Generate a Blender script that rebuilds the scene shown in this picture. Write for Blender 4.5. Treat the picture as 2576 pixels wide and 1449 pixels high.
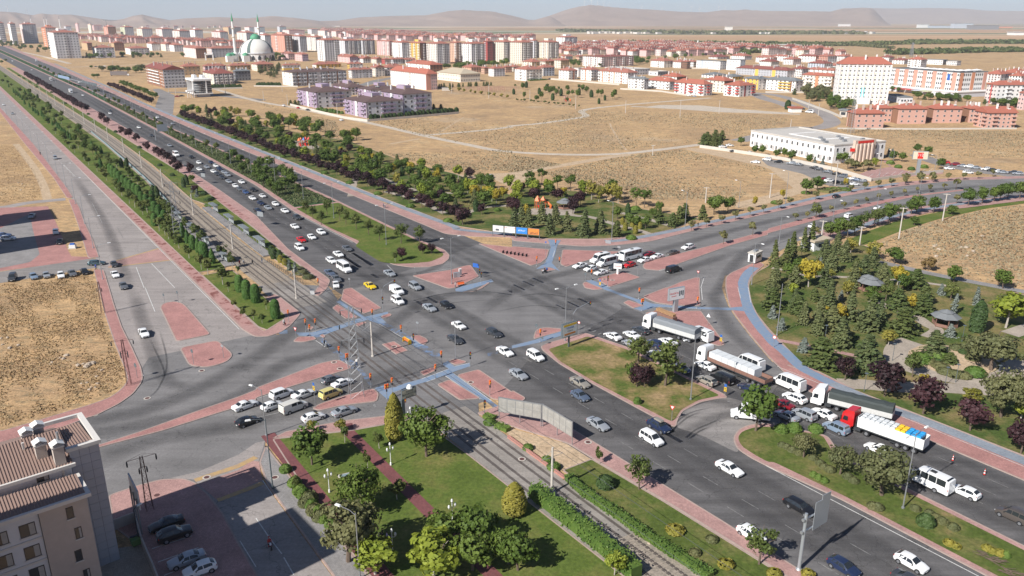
import bpy,math,random
import numpy as np
from mathutils import Vector,Matrix
from math import radians as R,sin,cos,tan,pi,sqrt,atan2,degrees
random.seed(7);np.random.seed(7)
D=bpy.data
SC=bpy.context.scene
COL=SC.collection
for o in list(D.objects):D.objects.remove(o)
# -------- camera, sky, sun, exposure
CAM_H,FPX,W2,H2,YH=66.0,2003.0,1288.0,724.5,50.0
PITCH=math.atan((H2-YH)/FPX)
cam=D.objects.new('camera',D.cameras.new('camera'));COL.objects.link(cam)
cam.data.sensor_width=36.0;cam.data.lens=36.0*FPX/(2*W2)
cam.data.clip_start=1.0;cam.data.clip_end=80000.0
cam.location=(0,0,CAM_H);cam.rotation_euler=(pi/2-PITCH,0,0)
SC.camera=cam
SUN_AZ,SUN_EL=R(43.5+180),R(38.0)
w=D.worlds.new('World');SC.world=w;w.use_nodes=True
_nt=w.node_tree;_bg=_nt.nodes['Background']
_sky=_nt.nodes.new('ShaderNodeTexSky');_sky.sky_type='NISHITA';_sky.sun_disc=False
_sky.sun_elevation=SUN_EL;_sky.sun_rotation=pi/2-SUN_AZ
_sky.altitude=1000.0;_sky.air_density=0.6;_sky.dust_density=0.8;_sky.ozone_density=3.0
_nt.links.new(_sky.outputs[0],_bg.inputs[0]);_bg.inputs[1].default_value=0.078
sun=D.objects.new('sun',D.lights.new('sun','SUN'));COL.objects.link(sun)
sun.data.energy=5.0;sun.data.angle=R(0.53);sun.data.color=(1.0,0.965,0.915)
sun.rotation_euler=Vector((-cos(SUN_EL)*cos(SUN_AZ),-cos(SUN_EL)*sin(SUN_AZ),-sin(SUN_EL))).to_track_quat('-Z','Y').to_euler()
VS=SC.view_settings
VS.view_transform='Standard';VS.look='None';VS.gamma=1.0;VS.use_curve_mapping=False
VS.exposure=0.5
SC.render.engine='CYCLES'
SC.cycles.max_bounces=5;SC.cycles.diffuse_bounces=3;SC.cycles.glossy_bounces=3
SC.cycles.transparent_max_bounces=6;SC.cycles.transmission_bounces=4;SC.cycles.volume_bounces=1
SC.cycles.use_denoising=True
# -------- survey: plan positions read off the photograph
_c,_s=cos(PITCH),sin(PITCH)
def G(u,v,h=0.0):
 a,b=(u-W2)/FPX,-(v-H2)/FPX
 k=(CAM_H-h)/(_s-b*_c)
 return (a*k,(_c+b*_s)*k)
def PJ(x,y,z=0.0):
 dy,dz=y,z-CAM_H
 dep=dy*_c-dz*_s
 return (W2+FPX*x/dep,H2-FPX*(dy*_s+dz*_c)/dep)
def UV(tile,x,y):
 if tile[0]=='b':k=int(tile[1]);return (429.333*k+x/6.0,26.833+y/6.0)
 if tile=='c':return (2146.66+x*.294872,107.33+y*.294872)
 if tile=='u':return (x,y)
 return (644.0*int(tile[1])+x/4.0,362.25*int(tile[0])+y/4.0)
DA=R(-55.3);DV=Vector((cos(DA),sin(DA)));NV=Vector((-sin(DA),cos(DA)))
def ST(s,t):
 p=DV*s+NV*t;return (p.x,p.y)
def Q(spec,h=0.0):
 out=[]
 for part in spec.split('/'):
  k=part.split();tile=k[0];n=[float(z) for z in k[1:]]
  for i in range(0,len(n)-1,2):
   out.append(ST(n[i],n[i+1]) if tile=='st' else G(*UV(tile,n[i],n[i+1]),h))
 return out
def Q1(tile,x,y,h=0.0):return G(*UV(tile,x,y),h)
# -------- mesh helpers
class MB:
 def __init__(s):s.v=[];s.f=[];s.m=[];s.cur=0
 def mat(s,i):s.cur=i;return s
 def add(s,vs,fs):
  b=len(s.v);s.v+=[tuple(p) for p in vs]
  for f in fs:s.f.append(tuple(b+i for i in f));s.m.append(s.cur)
  return s
 def box(s,cx,cy,cz,sx,sy,sz,rz=0.0,taper=1.0):
  c,n=cos(rz),sin(rz);vs=[]
  for z,k in ((-.5,1),(.5,taper)):
   for x,y in ((-.5,-.5),(.5,-.5),(.5,.5),(-.5,.5)):
    X,Y=x*sx*k,y*sy*k
    vs.append((cx+X*c-Y*n,cy+X*n+Y*c,cz+z*sz))
  return s.add(vs,[(0,3,2,1),(4,5,6,7),(0,1,5,4),(1,2,6,5),(2,3,7,6),(3,0,4,7)])
 def b2(s,x0,x1,y0,y1,z0,z1):return s.box((x0+x1)/2,(y0+y1)/2,(z0+z1)/2,abs(x1-x0),abs(y1-y0),abs(z1-z0))
 def tube(s,pts,r,n=6,cap=True):
  rs=r if isinstance(r,(list,tuple)) else [r]*len(pts)
  b=len(s.v);P=[Vector(p) for p in pts]
  for i,p in enumerate(P):
   t=(P[min(i+1,len(P)-1)]-P[max(i-1,0)]).normalized()
   a=t.cross(Vector((0,0,1)) if abs(t.z)<.95 else Vector((1,0,0))).normalized();c=t.cross(a)
   for k in range(n):
    q=p+(a*cos(2*pi*k/n)+c*sin(2*pi*k/n))*rs[i];s.v.append(tuple(q))
  for i in range(len(P)-1):
   for k in range(n):
    k2=(k+1)%n;s.f.append((b+i*n+k,b+i*n+k2,b+(i+1)*n+k2,b+(i+1)*n+k));s.m.append(s.cur)
  if cap:
   s.f.append(tuple(b+k for k in range(n))[::-1]);s.m.append(s.cur)
   s.f.append(tuple(b+(len(P)-1)*n+k for k in range(n)));s.m.append(s.cur)
  return s
 def lathe(s,prof,n=12,cx=0,cy=0):
  b=len(s.v)
  for r,z in prof:
   for k in range(n):s.v.append((cx+r*cos(2*pi*k/n),cy+r*sin(2*pi*k/n),z))
  for i in range(len(prof)-1):
   for k in range(n):
    k2=(k+1)%n;s.f.append((b+i*n+k,b+i*n+k2,b+(i+1)*n+k2,b+(i+1)*n+k));s.m.append(s.cur)
  s.f.append(tuple(b+(len(prof)-1)*n+k for k in range(n)));s.m.append(s.cur)
  return s
 def disc(s,c,ax,r,th,n=10):
  b=len(s.v)
  for e in (-.5,.5):
   for k in range(n):
    a,z=r*cos(2*pi*k/n),r*sin(2*pi*k/n)
    s.v.append((c[0]+(e*th if ax=='x' else a),c[1]+(e*th if ax=='y' else (a if ax=='x' else 0)),c[2]+z))
  s.f.append(tuple(b+k for k in range(n)));s.f.append(tuple(b+n+k for k in range(n)));s.m+=[s.cur]*2
  for k in range(n):
   k2=(k+1)%n;s.f.append((b+k,b+k2,b+n+k2,b+n+k));s.m.append(s.cur)
  return s
 def quad(s,a,b,c,d):return s.add([a,b,c,d],[(0,1,2,3)])
 def prism(s,poly,z0,z1):
  n=len(poly);vs=[(p[0],p[1],z0) for p in poly]+[(p[0],p[1],z1) for p in poly]
  return s.add(vs,[tuple(range(n,2*n))]+[(i,(i+1)%n,n+(i+1)%n,n+i) for i in range(n)])
 def mesh(s,name,mats,smooth=None):
  me=D.meshes.new(name);me.from_pydata(s.v,[],s.f)
  for m in (mats if isinstance(mats,(list,tuple)) else [mats]):me.materials.append(m)
  if any(s.m):me.polygons.foreach_set('material_index',s.m)
  if smooth is not None:
   me.polygons.foreach_set('use_smooth',[True]*len(s.f));me.set_sharp_from_angle(angle=R(smooth))
  me.update();return me
 def obj(s,name,mats,parent=None,smooth=None,**k):return O(name,s.mesh(name,mats,smooth),parent,**k)
def O(name,data,parent=None,loc=None,rz=None,scale=None,**props):
 o=D.objects.new(name,data);COL.objects.link(o)
 if parent:o.parent=parent
 if loc is not None:o.location=loc if len(loc)==3 else (loc[0],loc[1],0)
 if rz is not None:o.rotation_euler=(0,0,rz)
 if scale is not None:o.scale=scale if isinstance(scale,(tuple,list)) else (scale,)*3
 for k,v in props.items():
  if v is not None:o[k]=v
 return o
def root(name,loc,rz=0,label=None,category=None,group=None):
 return O(name,None,None,loc,rz,label=label,category=category,group=group)
def copy_tree(o,parent=None):
 c=o.copy();COL.objects.link(c);c.parent=parent
 for ch in o.children:copy_tree(ch,c)
 return c
_ONES='first second third fourth fifth sixth seventh eighth ninth tenth eleventh twelfth thirteenth fourteenth fifteenth sixteenth seventeenth eighteenth nineteenth'.split()
_TENS={2:('twentieth','twenty'),3:('thirtieth','thirty'),4:('fortieth','forty'),5:('fiftieth','fifty'),6:('sixtieth','sixty'),7:('seventieth','seventy'),8:('eightieth','eighty'),9:('ninetieth','ninety')}
def nth(i):
 if i>100:return 'hundred and '+nth(i-100)
 if i==100:return 'hundredth'
 if i<20:return _ONES[i-1]
 t,o_=divmod(i,10)
 return _TENS[t][0] if o_==0 else _TENS[t][1]+'-'+_ONES[o_-1]
# -------- materials
def nodes(name):
 m=D.materials.new(name);m.use_nodes=True
 return m,m.node_tree.nodes,m.node_tree.links,m.node_tree.nodes['Principled BSDF']
def M(name,col,rough=.7,metal=0.,spec=.4,var=.12,vs=3.0,bump=0.,coat=0.,em=0.):
 m,n,l,b=nodes(name)
 b.inputs['Roughness'].default_value=rough;b.inputs['Metallic'].default_value=metal
 b.inputs['Specular IOR Level'].default_value=spec;b.inputs['Coat Weight'].default_value=coat
 if var>0:
  tc=n.new('ShaderNodeTexCoord');t=n.new('ShaderNodeTexNoise');t.inputs['Scale'].default_value=vs;t.inputs['Detail'].default_value=4
  mx=n.new('ShaderNodeMix');mx.data_type='RGBA'
  mx.inputs[6].default_value=(*[c*(1-var) for c in col],1);mx.inputs[7].default_value=(*[min(1,c*(1+var)) for c in col],1)
  l.new(tc.outputs['Object'],t.inputs['Vector']);l.new(t.outputs[0],mx.inputs[0]);l.new(mx.outputs[2],b.inputs['Base Color'])
  if bump:
   bp=n.new('ShaderNodeBump');bp.inputs['Strength'].default_value=bump;l.new(t.outputs[0],bp.inputs['Height']);l.new(bp.outputs[0],b.inputs['Normal'])
 else:b.inputs['Base Color'].default_value=(*col,1)
 if em:b.inputs['Emission Color'].default_value=(*col,1);b.inputs['Emission Strength'].default_value=em
 return m
def ramp(n,stops):
 r=n.new('ShaderNodeValToRGB');e=r.color_ramp.elements
 while len(e)<len(stops):e.new(.5)
 for k,(p,c) in enumerate(stops):e[k].position=p;e[k].color=(*c,1) if len(c)==3 else c
 return r
def pos_noise(n,l,scale,detail=6,rough=.6,mapping=None):
 g=n.new('ShaderNodeNewGeometry');src=g.outputs['Position']
 if mapping:
  mp=n.new('ShaderNodeMapping');mp.inputs['Rotation'].default_value=(0,0,mapping[0]);mp.inputs['Scale'].default_value=(mapping[1],mapping[2],1)
  l.new(src,mp.inputs['Vector']);src=mp.outputs[0]
 t=n.new('ShaderNodeTexNoise');t.inputs['Scale'].default_value=scale;t.inputs['Detail'].default_value=detail;t.inputs['Roughness'].default_value=rough
 l.new(src,t.inputs['Vector']);return t
def mixc(n,l,fac,a,b,blend='MIX'):
 m=n.new('ShaderNodeMix');m.data_type='RGBA';m.blend_type=blend
 for k,x in ((0,fac),(6,a),(7,b)):
  if isinstance(x,(float,int)):m.inputs[k].default_value=x
  elif isinstance(x,tuple):m.inputs[k].default_value=(*x,1) if len(x)==3 else x
  else:l.new(x,m.inputs[k])
 return m.outputs[2]
def asphalt(name,col,ang=None,streak=.35,patch=.3):
 m,n,l,b=nodes(name);ang=DA if ang is None else ang
 a=pos_noise(n,l,1.0,5,.6,(-ang,.03,.55));r=ramp(n,[(.33,tuple(c*(1-streak) for c in col)),(.66,tuple(c*(1+streak) for c in col))])
 l.new(a.outputs[0],r.inputs[0])
 p=pos_noise(n,l,.09,6,.65);r2=ramp(n,[(.35,(1-patch,)*3),(.65,(1+patch,)*3)]);l.new(p.outputs[0],r2.inputs[0])
 c1=mixc(n,l,1.0,r.outputs[0],r2.outputs[0],'MULTIPLY')
 f=pos_noise(n,l,2.6,3,.7);r3=ramp(n,[(.3,(.86,)*3),(.7,(1.14,)*3)]);l.new(f.outputs[0],r3.inputs[0])
 c2=mixc(n,l,1.0,c1,r3.outputs[0],'MULTIPLY')
 v=n.new('ShaderNodeTexVoronoi');v.feature='DISTANCE_TO_EDGE';v.inputs['Scale'].default_value=.085
 g=n.new('ShaderNodeNewGeometry');w_=pos_noise(n,l,.35,3);ad=n.new('ShaderNodeVectorMath');ad.operation='ADD'
 sc=n.new('ShaderNodeVectorMath');sc.operation='SCALE';sc.inputs[3].default_value=5.0
 l.new(w_.outputs[1],sc.inputs[0]);l.new(g.outputs['Position'],ad.inputs[0]);l.new(sc.outputs[0],ad.inputs[1]);l.new(ad.outputs[0],v.inputs['Vector'])
 r4=ramp(n,[(0,(.55,)*3),(.006,(1,1,1))]);l.new(v.outputs[0],r4.inputs[0])
 c3=mixc(n,l,1.0,c2,r4.outputs[0],'MULTIPLY')
 l.new(c3,b.inputs['Base Color']);b.inputs['Roughness'].default_value=.82;b.inputs['Specular IOR Level'].default_value=.3
 return m
def pavers(name,col,fade=(.75,1.15),ang=None,joint=.8):
 m,n,l,b=nodes(name);ang=DA if ang is None else ang
 a=pos_noise(n,l,.22,6,.65);r=ramp(n,[(.3,tuple(c*fade[0] for c in col)),(.72,tuple(min(1,c*fade[1]) for c in col))]);l.new(a.outputs[0],r.inputs[0])
 f=pos_noise(n,l,3.4,2,.6);r3=ramp(n,[(.3,(.84,)*3),(.7,(1.14,)*3)]);l.new(f.outputs[0],r3.inputs[0])
 c=mixc(n,l,1.0,r.outputs[0],r3.outputs[0],'MULTIPLY')
 bt=n.new('ShaderNodeTexBrick');bt.inputs['Scale'].default_value=1.0;bt.inputs['Brick Width'].default_value=.42;bt.inputs['Row Height'].default_value=.21
 bt.inputs['Mortar Size'].default_value=.02;bt.inputs['Color1'].default_value=(1,1,1,1);bt.inputs['Color2'].default_value=(.86,.86,.88,1);bt.inputs['Mortar'].default_value=(joint,)*3+(1,)
 g=n.new('ShaderNodeNewGeometry');mp=n.new('ShaderNodeMapping');mp.inputs['Rotation'].default_value=(0,0,-ang);l.new(g.outputs['Position'],mp.inputs['Vector']);l.new(mp.outputs[0],bt.inputs['Vector'])
 c=mixc(n,l,1.0,c,bt.outputs[0],'MULTIPLY')
 l.new(c,b.inputs['Base Color']);b.inputs['Roughness'].default_value=.85;return m
def lawn(name,green,dry,bare,lo=.42,hi=.62,sc=.11):
 m,n,l,b=nodes(name)
 a=pos_noise(n,l,sc,8,.68);r=ramp(n,[(.30,tuple(c*.8 for c in green)),(lo,green),(hi,dry),(min(.95,hi+.14),bare)]);l.new(a.outputs[0],r.inputs[0])
 f=pos_noise(n,l,1.7,5,.75);r3=ramp(n,[(.28,(.6,.62,.6)),(.72,(1.35,1.3,1.25))]);l.new(f.outputs[0],r3.inputs[0])
 c=mixc(n,l,1.0,r.outputs[0],r3.outputs[0],'MULTIPLY')
 l.new(c,b.inputs['Base Color']);b.inputs['Roughness'].default_value=.95;b.inputs['Specular IOR Level'].default_value=.1
 bp=n.new('ShaderNodeBump');bp.inputs['Strength'].default_value=.6;bp.inputs['Distance'].default_value=.15;l.new(f.outputs[0],bp.inputs['Height']);l.new(bp.outputs[0],b.inputs['Normal'])
 return m
# -------- ground materials
def ground_mat():
 m,n,l,b=nodes('dry_steppe')
 a=pos_noise(n,l,.03,10,.7);r=ramp(n,[(.30,(.33,.235,.15)),(.43,(.445,.305,.185)),(.57,(.525,.36,.205)),(.72,(.56,.44,.30))]);l.new(a.outputs[0],r.inputs[0])
 s=pos_noise(n,l,.42,7,.75,(.5,.7,1.5));rs=ramp(n,[(.48,(0,0,0)),(.60,(.62,.62,.62))]);l.new(s.outputs[0],rs.inputs[0])
 c=mixc(n,l,rs.outputs[0],r.outputs[0],(.215,.185,.125))
 f=pos_noise(n,l,1.5,5,.8);r3=ramp(n,[(.32,(.60,.58,.56)),(.68,(1.3,1.28,1.24))]);l.new(f.outputs[0],r3.inputs[0])
 c=mixc(n,l,1.0,c,r3.outputs[0],'MULTIPLY')
 t2=pos_noise(n,l,.16,4,.8,(.3,.6,1.6));r6=ramp(n,[(.3,(.72,.70,.68)),(.68,(1.22,1.2,1.12))]);l.new(t2.outputs[0],r6.inputs[0]);c=mixc(n,l,1.0,c,r6.outputs[0],'MULTIPLY')
 st=pos_noise(n,l,.012,6,.6);r5=ramp(n,[(.60,(0,0,0)),(.72,(.7,.7,.7))]);l.new(st.outputs[0],r5.inputs[0])
 c=mixc(n,l,r5.outputs[0],c,(.42,.34,.25))
 g=n.new('ShaderNodeNewGeometry');mp=n.new('ShaderNodeMapping');mp.inputs['Rotation'].default_value=(0,0,.12);mp.inputs['Scale'].default_value=(.0006,.0034,1)
 l.new(g.outputs['Position'],mp.inputs['Vector'])
 v=n.new('ShaderNodeTexVoronoi');v.inputs['Scale'].default_value=1.0;v.distance='CHEBYCHEV';l.new(mp.outputs[0],v.inputs['Vector'])
 sp=n.new('ShaderNodeSeparateColor');l.new(v.outputs['Color'],sp.inputs[0])
 rf=ramp(n,[(.0,(.42,.26,.15)),(.2,(.48,.33,.19)),(.40,(.38,.23,.13)),(.52,(.10,.12,.055)),(.64,(.50,.38,.25)),(.74,(.17,.18,.09)),(.86,(.52,.46,.37)),(.95,(.13,.145,.07))]);rf.color_ramp.interpolation='CONSTANT';l.new(sp.outputs[0],rf.inputs[0])
 sx=n.new('ShaderNodeSeparateXYZ');l.new(g.outputs['Position'],sx.inputs[0])
 mr=n.new('ShaderNodeMapRange');mr.inputs[1].default_value=2600;mr.inputs[2].default_value=3300;l.new(sx.outputs[1],mr.inputs[0])
 mr2=n.new('ShaderNodeMapRange');mr2.inputs[1].default_value=3700;mr2.inputs[2].default_value=4000;l.new(sx.outputs[1],mr2.inputs[0])
 wv=pos_noise(n,l,.0012,4,.6,(.1,.5,3));rw=ramp(n,[(.4,(.40,.24,.135)),(.6,(.50,.34,.20))]);l.new(wv.outputs[0],rw.inputs[0])
 far=mixc(n,l,mr2.outputs[0],rw.outputs[0],rf.outputs[0])
 c=mixc(n,l,mr.outputs[0],c,far)
 l.new(c,b.inputs['Base Color']);b.inputs['Roughness'].default_value=.95;b.inputs['Specular IOR Level'].default_value=.1
 bp=n.new('ShaderNodeBump');bp.inputs['Strength'].default_value=.7;bp.inputs['Distance'].default_value=.25;l.new(f.outputs[0],bp.inputs['Height']);l.new(bp.outputs[0],b.inputs['Normal'])
 return m
MAT={}
MAT['ground']=ground_mat()
MAT['asph_dark']=asphalt('asphalt_dark',(.112,.107,.106),streak=.22,patch=.12)
MAT['asph_low']=asphalt('asphalt_carriageway',(.105,.101,.100),streak=.22,patch=.14)
MAT['asph_mid']=asphalt('asphalt_worn',(.165,.158,.155),ang=R(-48),streak=.10,patch=.16)
MAT['asph_arm']=asphalt('asphalt_cross_street',(.178,.170,.166),ang=R(40),streak=.12,patch=.14)
MAT['asph_light']=asphalt('asphalt_pale',(.285,.255,.238),streak=.10,patch=.10)
MAT['asph_turn']=asphalt('asphalt_turn',(.225,.208,.196),ang=R(20),streak=.15,patch=.12)
MAT['concrete']=asphalt('concrete_track_bed',(.26,.235,.21),streak=.12,patch=.15)
MAT['red']=pavers('red_block_paving',(.43,.215,.19))
MAT['pink']=pavers('faded_block_paving',(.44,.26,.23))
MAT['redpath']=pavers('dark_red_running_path',(.19,.065,.065),joint=.95)
MAT['greypave']=pavers('grey_paving',(.27,.255,.245))
MAT['beigepave']=pavers('beige_paving',(.40,.34,.275))
MAT['bluegrey']=pavers('faded_blue_cycle_paving',(.255,.285,.325),joint=.92)
MAT['kerb']=M('kerb_concrete',(.36,.27,.235),.85,var=.25,vs=1.5)
MAT['redkerb']=M('kerb_painted',(.36,.19,.165),.85,var=.3,vs=1.2)
MAT['grass']=lawn('watered_lawn',(.096,.136,.030),(.150,.155,.048),(.27,.21,.10),.47,.62)
MAT['grass_dry']=lawn('patchy_lawn',(.085,.118,.028),(.155,.15,.055),(.33,.225,.125),.45,.60,.16)
MAT['grass_bare']=lawn('worn_lawn',(.085,.122,.028),(.20,.165,.07),(.36,.25,.145),.42,.53,.13)
MAT['grass_park']=lawn('park_lawn',(.07,.105,.028),(.18,.155,.065),(.28,.20,.11),.44,.57,.09)
MAT['shrubbed']=lawn('ground_cover_bed',(.035,.075,.030),(.055,.10,.045),(.10,.11,.05),.45,.65,.5)
MAT['dirt']=lawn('bare_earth',(.44,.33,.225),(.50,.385,.27),(.55,.44,.32),.42,.6,.3)
MAT['track']=lawn('gravel_track',(.46,.40,.335),(.53,.465,.395),(.58,.52,.45),.42,.6,.2)
MAT['ballast']=lawn('track_ballast',(.27,.235,.20),(.33,.285,.24),(.38,.33,.275),.42,.6,2.2)
def worn(name,col,under,lo,hi,sc=.9):
 m,n,l,b=nodes(name)
 a=pos_noise(n,l,sc,7,.7);r=ramp(n,[(lo,(0,0,0)),(hi,(1,1,1))]);l.new(a.outputs[0],r.inputs[0])
 l.new(mixc(n,l,r.outputs[0],col,under),b.inputs['Base Color']);b.inputs['Roughness'].default_value=.7;return m
MAT['blue']=worn('blue_cycle_paint',(.15,.235,.36),(.23,.26,.31),.34,.66)
MAT['blueworn']=worn('worn_blue_cycle_paint',(.14,.21,.34),(.145,.14,.138),.38,.54,.7)
MAT['white']=worn('white_road_paint',(.62,.61,.58),(.24,.235,.23),.50,.74,1.4)
MAT['whiteworn']=worn('faded_road_paint',(.26,.255,.245),(.12,.117,.115),.36,.60,1.2)
MAT['yellow']=worn('yellow_road_paint',(.46,.30,.12),(.36,.25,.16),.40,.62,1.2)
MAT['steel']=M('galvanised_steel',(.36,.37,.38),.45,.6,var=.1)
MAT['rail']=M('rail_steel',(.16,.13,.115),.5,.5,var=.2)
MAT['rusty']=M('brown_painted_iron',(.115,.055,.05),.7,.1)
MAT['darkmetal']=M('dark_metal',(.05,.055,.06),.6,.2)
MAT['black']=M('black_rubber',(.018,.018,.02),.8,var=.1)
MAT['conc']=M('precast_concrete',(.50,.455,.40),.85,var=.12,vs=1.2)
MAT['trunk']=M('bark',(.13,.095,.07),.95,var=.3,vs=4)
MAT['trunk_white']=M('limewashed_bark',(.36,.32,.28),.9,var=.2,vs=3)
MAT['signwhite']=M('sign_white',(.72,.72,.70),.5,var=.03)
MAT['signback']=M('sign_back_aluminium',(.40,.43,.45),.4,.5,var=.05)
MAT['orange']=M('signal_orange',(.72,.16,.035),.5,var=.05)
MAT['redlamp']=M('red_plastic',(.60,.03,.02),.4,var=.05)
MAT['bluesign']=M('sign_blue',(.03,.12,.42),.4,var=.03)
MAT['yellowsign']=M('sign_yellow',(.75,.48,.03),.45,var=.03)
MAT['signgrey']=M('sign_grey',(.10,.12,.13),.6,var=.05)
MAT['glass']=M('dark_window_glass',(.035,.042,.052),.08,spec=.6,var=0)
# -------- plan-shape helpers
def rnd(P,r,n=4):
 if r<=0:return P
 out=[];N=len(P)
 for i in range(N):
  p,a,b=Vector(P[i]),Vector(P[i-1]),Vector(P[(i+1)%N])
  va,vb=a-p,b-p;ra,rb=min(r,va.length*.45),min(r,vb.length*.45)
  if ra<1e-3 or rb<1e-3:out.append(tuple(p));continue
  A,B=p+va.normalized()*ra,p+vb.normalized()*rb
  for k in range(n+1):
   t=k/n;q=A*(1-t)**2+p*2*t*(1-t)+B*t*t;out.append((q.x,q.y))
 return out
def ccw(P):
 a=sum(P[i-1][0]*P[i][1]-P[i][0]*P[i-1][1] for i in range(len(P)))
 return P if a>0 else P[::-1]
def inset(P,w):
 out=[];N=len(P)
 for i in range(N):
  p,a,b=Vector(P[i]),Vector(P[i-1]),Vector(P[(i+1)%N])
  e1,e2=(p-a),(b-p)
  if e1.length<1e-6 or e2.length<1e-6:out.append(tuple(p));continue
  n1,n2=Vector((-e1.y,e1.x)).normalized(),Vector((-e2.y,e2.x)).normalized()
  m=n1+n2
  if m.length<.3:m=n1
  m=m.normalized();k=w/max(.4,m.dot(n1));out.append((p.x+m.x*k,p.y+m.y*k))
 return out
def flat(name,P,mat,z,parent=None,kind='structure',r=0,**k):
 P=rnd(ccw(P),r);mb=MB();mb.add([(x,y,z) for x,y in P],[tuple(range(len(P)))])
 if parent is None:k['kind']=kind
 return mb.obj(name,MAT[mat],parent,**k)
def slab(name,P,mat,z=.12,kerb='kerb',r=.6,kw=.22,kind='structure',**k):
 P=rnd(ccw(dedupe(P,.7)),r);mb=MB();mb.add([(x,y,z) for x,y in P],[tuple(range(len(P)))]);n=len(P)
 mb.add([(x,y,0) for x,y in P]+[(x,y,z) for x,y in P],[(i,(i+1)%n,n+(i+1)%n,n+i) for i in range(n)])
 o=mb.obj(name,MAT[mat],kind=kind,**k)
 if kerb:
  Oo,I=inset(P,-.015),inset(P,kw);mk=MB();zt=z+.018
  vs=[(x,y,0) for x,y in Oo]+[(x,y,zt) for x,y in Oo]+[(x,y,zt) for x,y in I]+[(x,y,z-.01) for x,y in I]
  fs=[]
  for i in range(n):
   j=(i+1)%n;fs+=[(i,j,n+j,n+i),(n+i,n+j,2*n+j,2*n+i),(2*n+i,2*n+j,3*n+j,3*n+i)]
  mk.add(vs,fs);mk.obj('kerb',MAT[kerb],o)
 return o
def dedupe(P,d=.4):
 out=[P[0]]
 for p in P[1:]:
  if (Vector(p)-Vector(out[-1])).length>d:out.append(p)
 return out
def smooth_line(P,n=5):
 P=[Vector(p) for p in dedupe(P,1.2)]
 if len(P)<3:return [tuple(p) for p in P]
 E=[P[0]*2-P[1]]+P+[P[-1]*2-P[-2]];out=[]
 for i in range(1,len(E)-2):
  a,b,c,d=E[i-1:i+3]
  for k in range(n):
   t=k/n;q=.5*((2*b)+(c-a)*t+(2*a-5*b+4*c-d)*t*t+(3*b-a-3*c+d)*t**3);out.append((q.x,q.y))
 out.append(tuple(P[-1]));return out
def offs(L,w):
 out=[]
 for i,p in enumerate(L):
  a,b=Vector(L[max(0,i-1)]),Vector(L[min(len(L)-1,i+1)]);t=(b-a).normalized();out.append((p[0]-t.y*w,p[1]+t.x*w))
 return out
def ribbon(name,P,w,mat,z,parent=None,sm=True,**k):
 L=smooth_line(P) if sm else P
 a,b=offs(L,w/2),offs(L,-w/2);mb=MB();n=len(L)
 mb.add([(x,y,z) for x,y in a]+[(x,y,z) for x,y in b],[(n+i,n+i+1,i+1,i) for i in range(n-1)])
 if parent is None:k.setdefault('kind','structure')
 return mb.obj(name,MAT[mat],parent,**k)
def dashes(mb,P,w,dash,gap,z,start=0.0):
 P=[Vector(p) for p in P];acc=-start
 for i in range(len(P)-1):
  a,b=P[i],P[i+1];L=(b-a).length
  if L<1e-6:continue
  t=(b-a)/L;nn=Vector((-t.y,t.x))*w/2;s=-acc if acc>0 else -acc
  s=start if i==0 else s
  while s<L:
   e=min(L,s+dash)
   if e>max(s,0):
    p,q=a+t*max(s,0),a+t*e
    mb.add([(*(p-nn),z),(*(q-nn),z),(*(q+nn),z),(*(p+nn),z)],[(0,1,2,3)])
   s+=dash+gap
  acc=L-s
# -------- ground sheet, roads
gm=MB();gm.add([(-26000,-3000,0),(26000,-3000,0),(26000,22000,0),(-26000,22000,0)],[(0,1,2,3)])
gm.obj('ground',MAT['ground'],kind='structure')
flat('main_road',Q('st -2600 93 -704 91.5 -458 88 -376 83 -279 79 -230 73 -20 73 -20 128 -700 131 -1036 136 -1369 142 -2600 160'),'asph_dark',.020)
flat('service_road',Q('st -1400 31 -764 32 -522 34 -377 33 -343 32.5 -278 29 -221 24.5 -188 22 -162 21 -140 14 -140 47 -172 47 -1400 47'),'asph_light',.024)
flat('cross_street',Q('20 2576 470 1500 700 1300 1000 900 1240 / 30 300 -20 0 400 900 760 1640 500 2000 545 / 31 70 330 / 31 95 90 / 21 300 1449 870 1350 1330 1300 1300 880 560 470'),'asph_arm',.028)
flat('street_bay',Q('30 1720 465 2000 400 2400 230 / 31 0 110 95 90 20 310 70 500 / st -50 28.8 -50 20.8 -96 20.8 / 30 2150 700 1950 480'),'asph_light',.040)
flat('east_road',Q('12 0 960 700 1025 1040 1015 1400 975 1800 875 2576 695 / 13 400 605 800 515 1300 425 1900 360 2576 335 3000 325 3000 475 2576 510 2000 580 1500 650 900 790 500 920 270 990 / 12 2480 1200 2140 1330 / 22 2110 0 2170 170 2230 270 2390 480 2576 700 / 23 180 880 0 1100 / 22 1300 250 700 0 / 12 300 1280 0 1150'),'asph_arm',.032)
flat('junction',Q('21 540 420 / 21 900 40 / 11 1900 1140 / 11 2250 1000 / 12 0 1150 / 12 300 1280 / 12 760 1400 / 22 1130 200 / 22 730 440 / 22 290 590 / 22 -60 980 / 21 2300 1160 / 21 1500 1290 / 21 1180 1180 / 21 700 900 / 21 590 520'),'asph_mid',.036,r=3)
flat('turning_gap',Q('22 1620 1400 1720 1225 2150 1090 2700 1260 2700 1400 2250 1440 / 32 2230 80 2300 230 1900 30'),'asph_turn',.044,r=2)
flat('side_street',Q('10 -700 1400 0 1285 940 1150 1050 1190 1050 1260 940 1250 0 1400 -700 1520'),'asph_turn',.016)
flat('paved_yard',Q('10 -900 690 0 642 480 626 560 780 690 1080 720 1130 905 1135 905 1160 0 1280 -900 1400'),'red',.012)
flat('yard_strip',Q('10 -900 860 0 850 300 700 330 860 400 1110 300 1190 0 1250 -900 1350'),'greypave',.0165,r=1)
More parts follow.
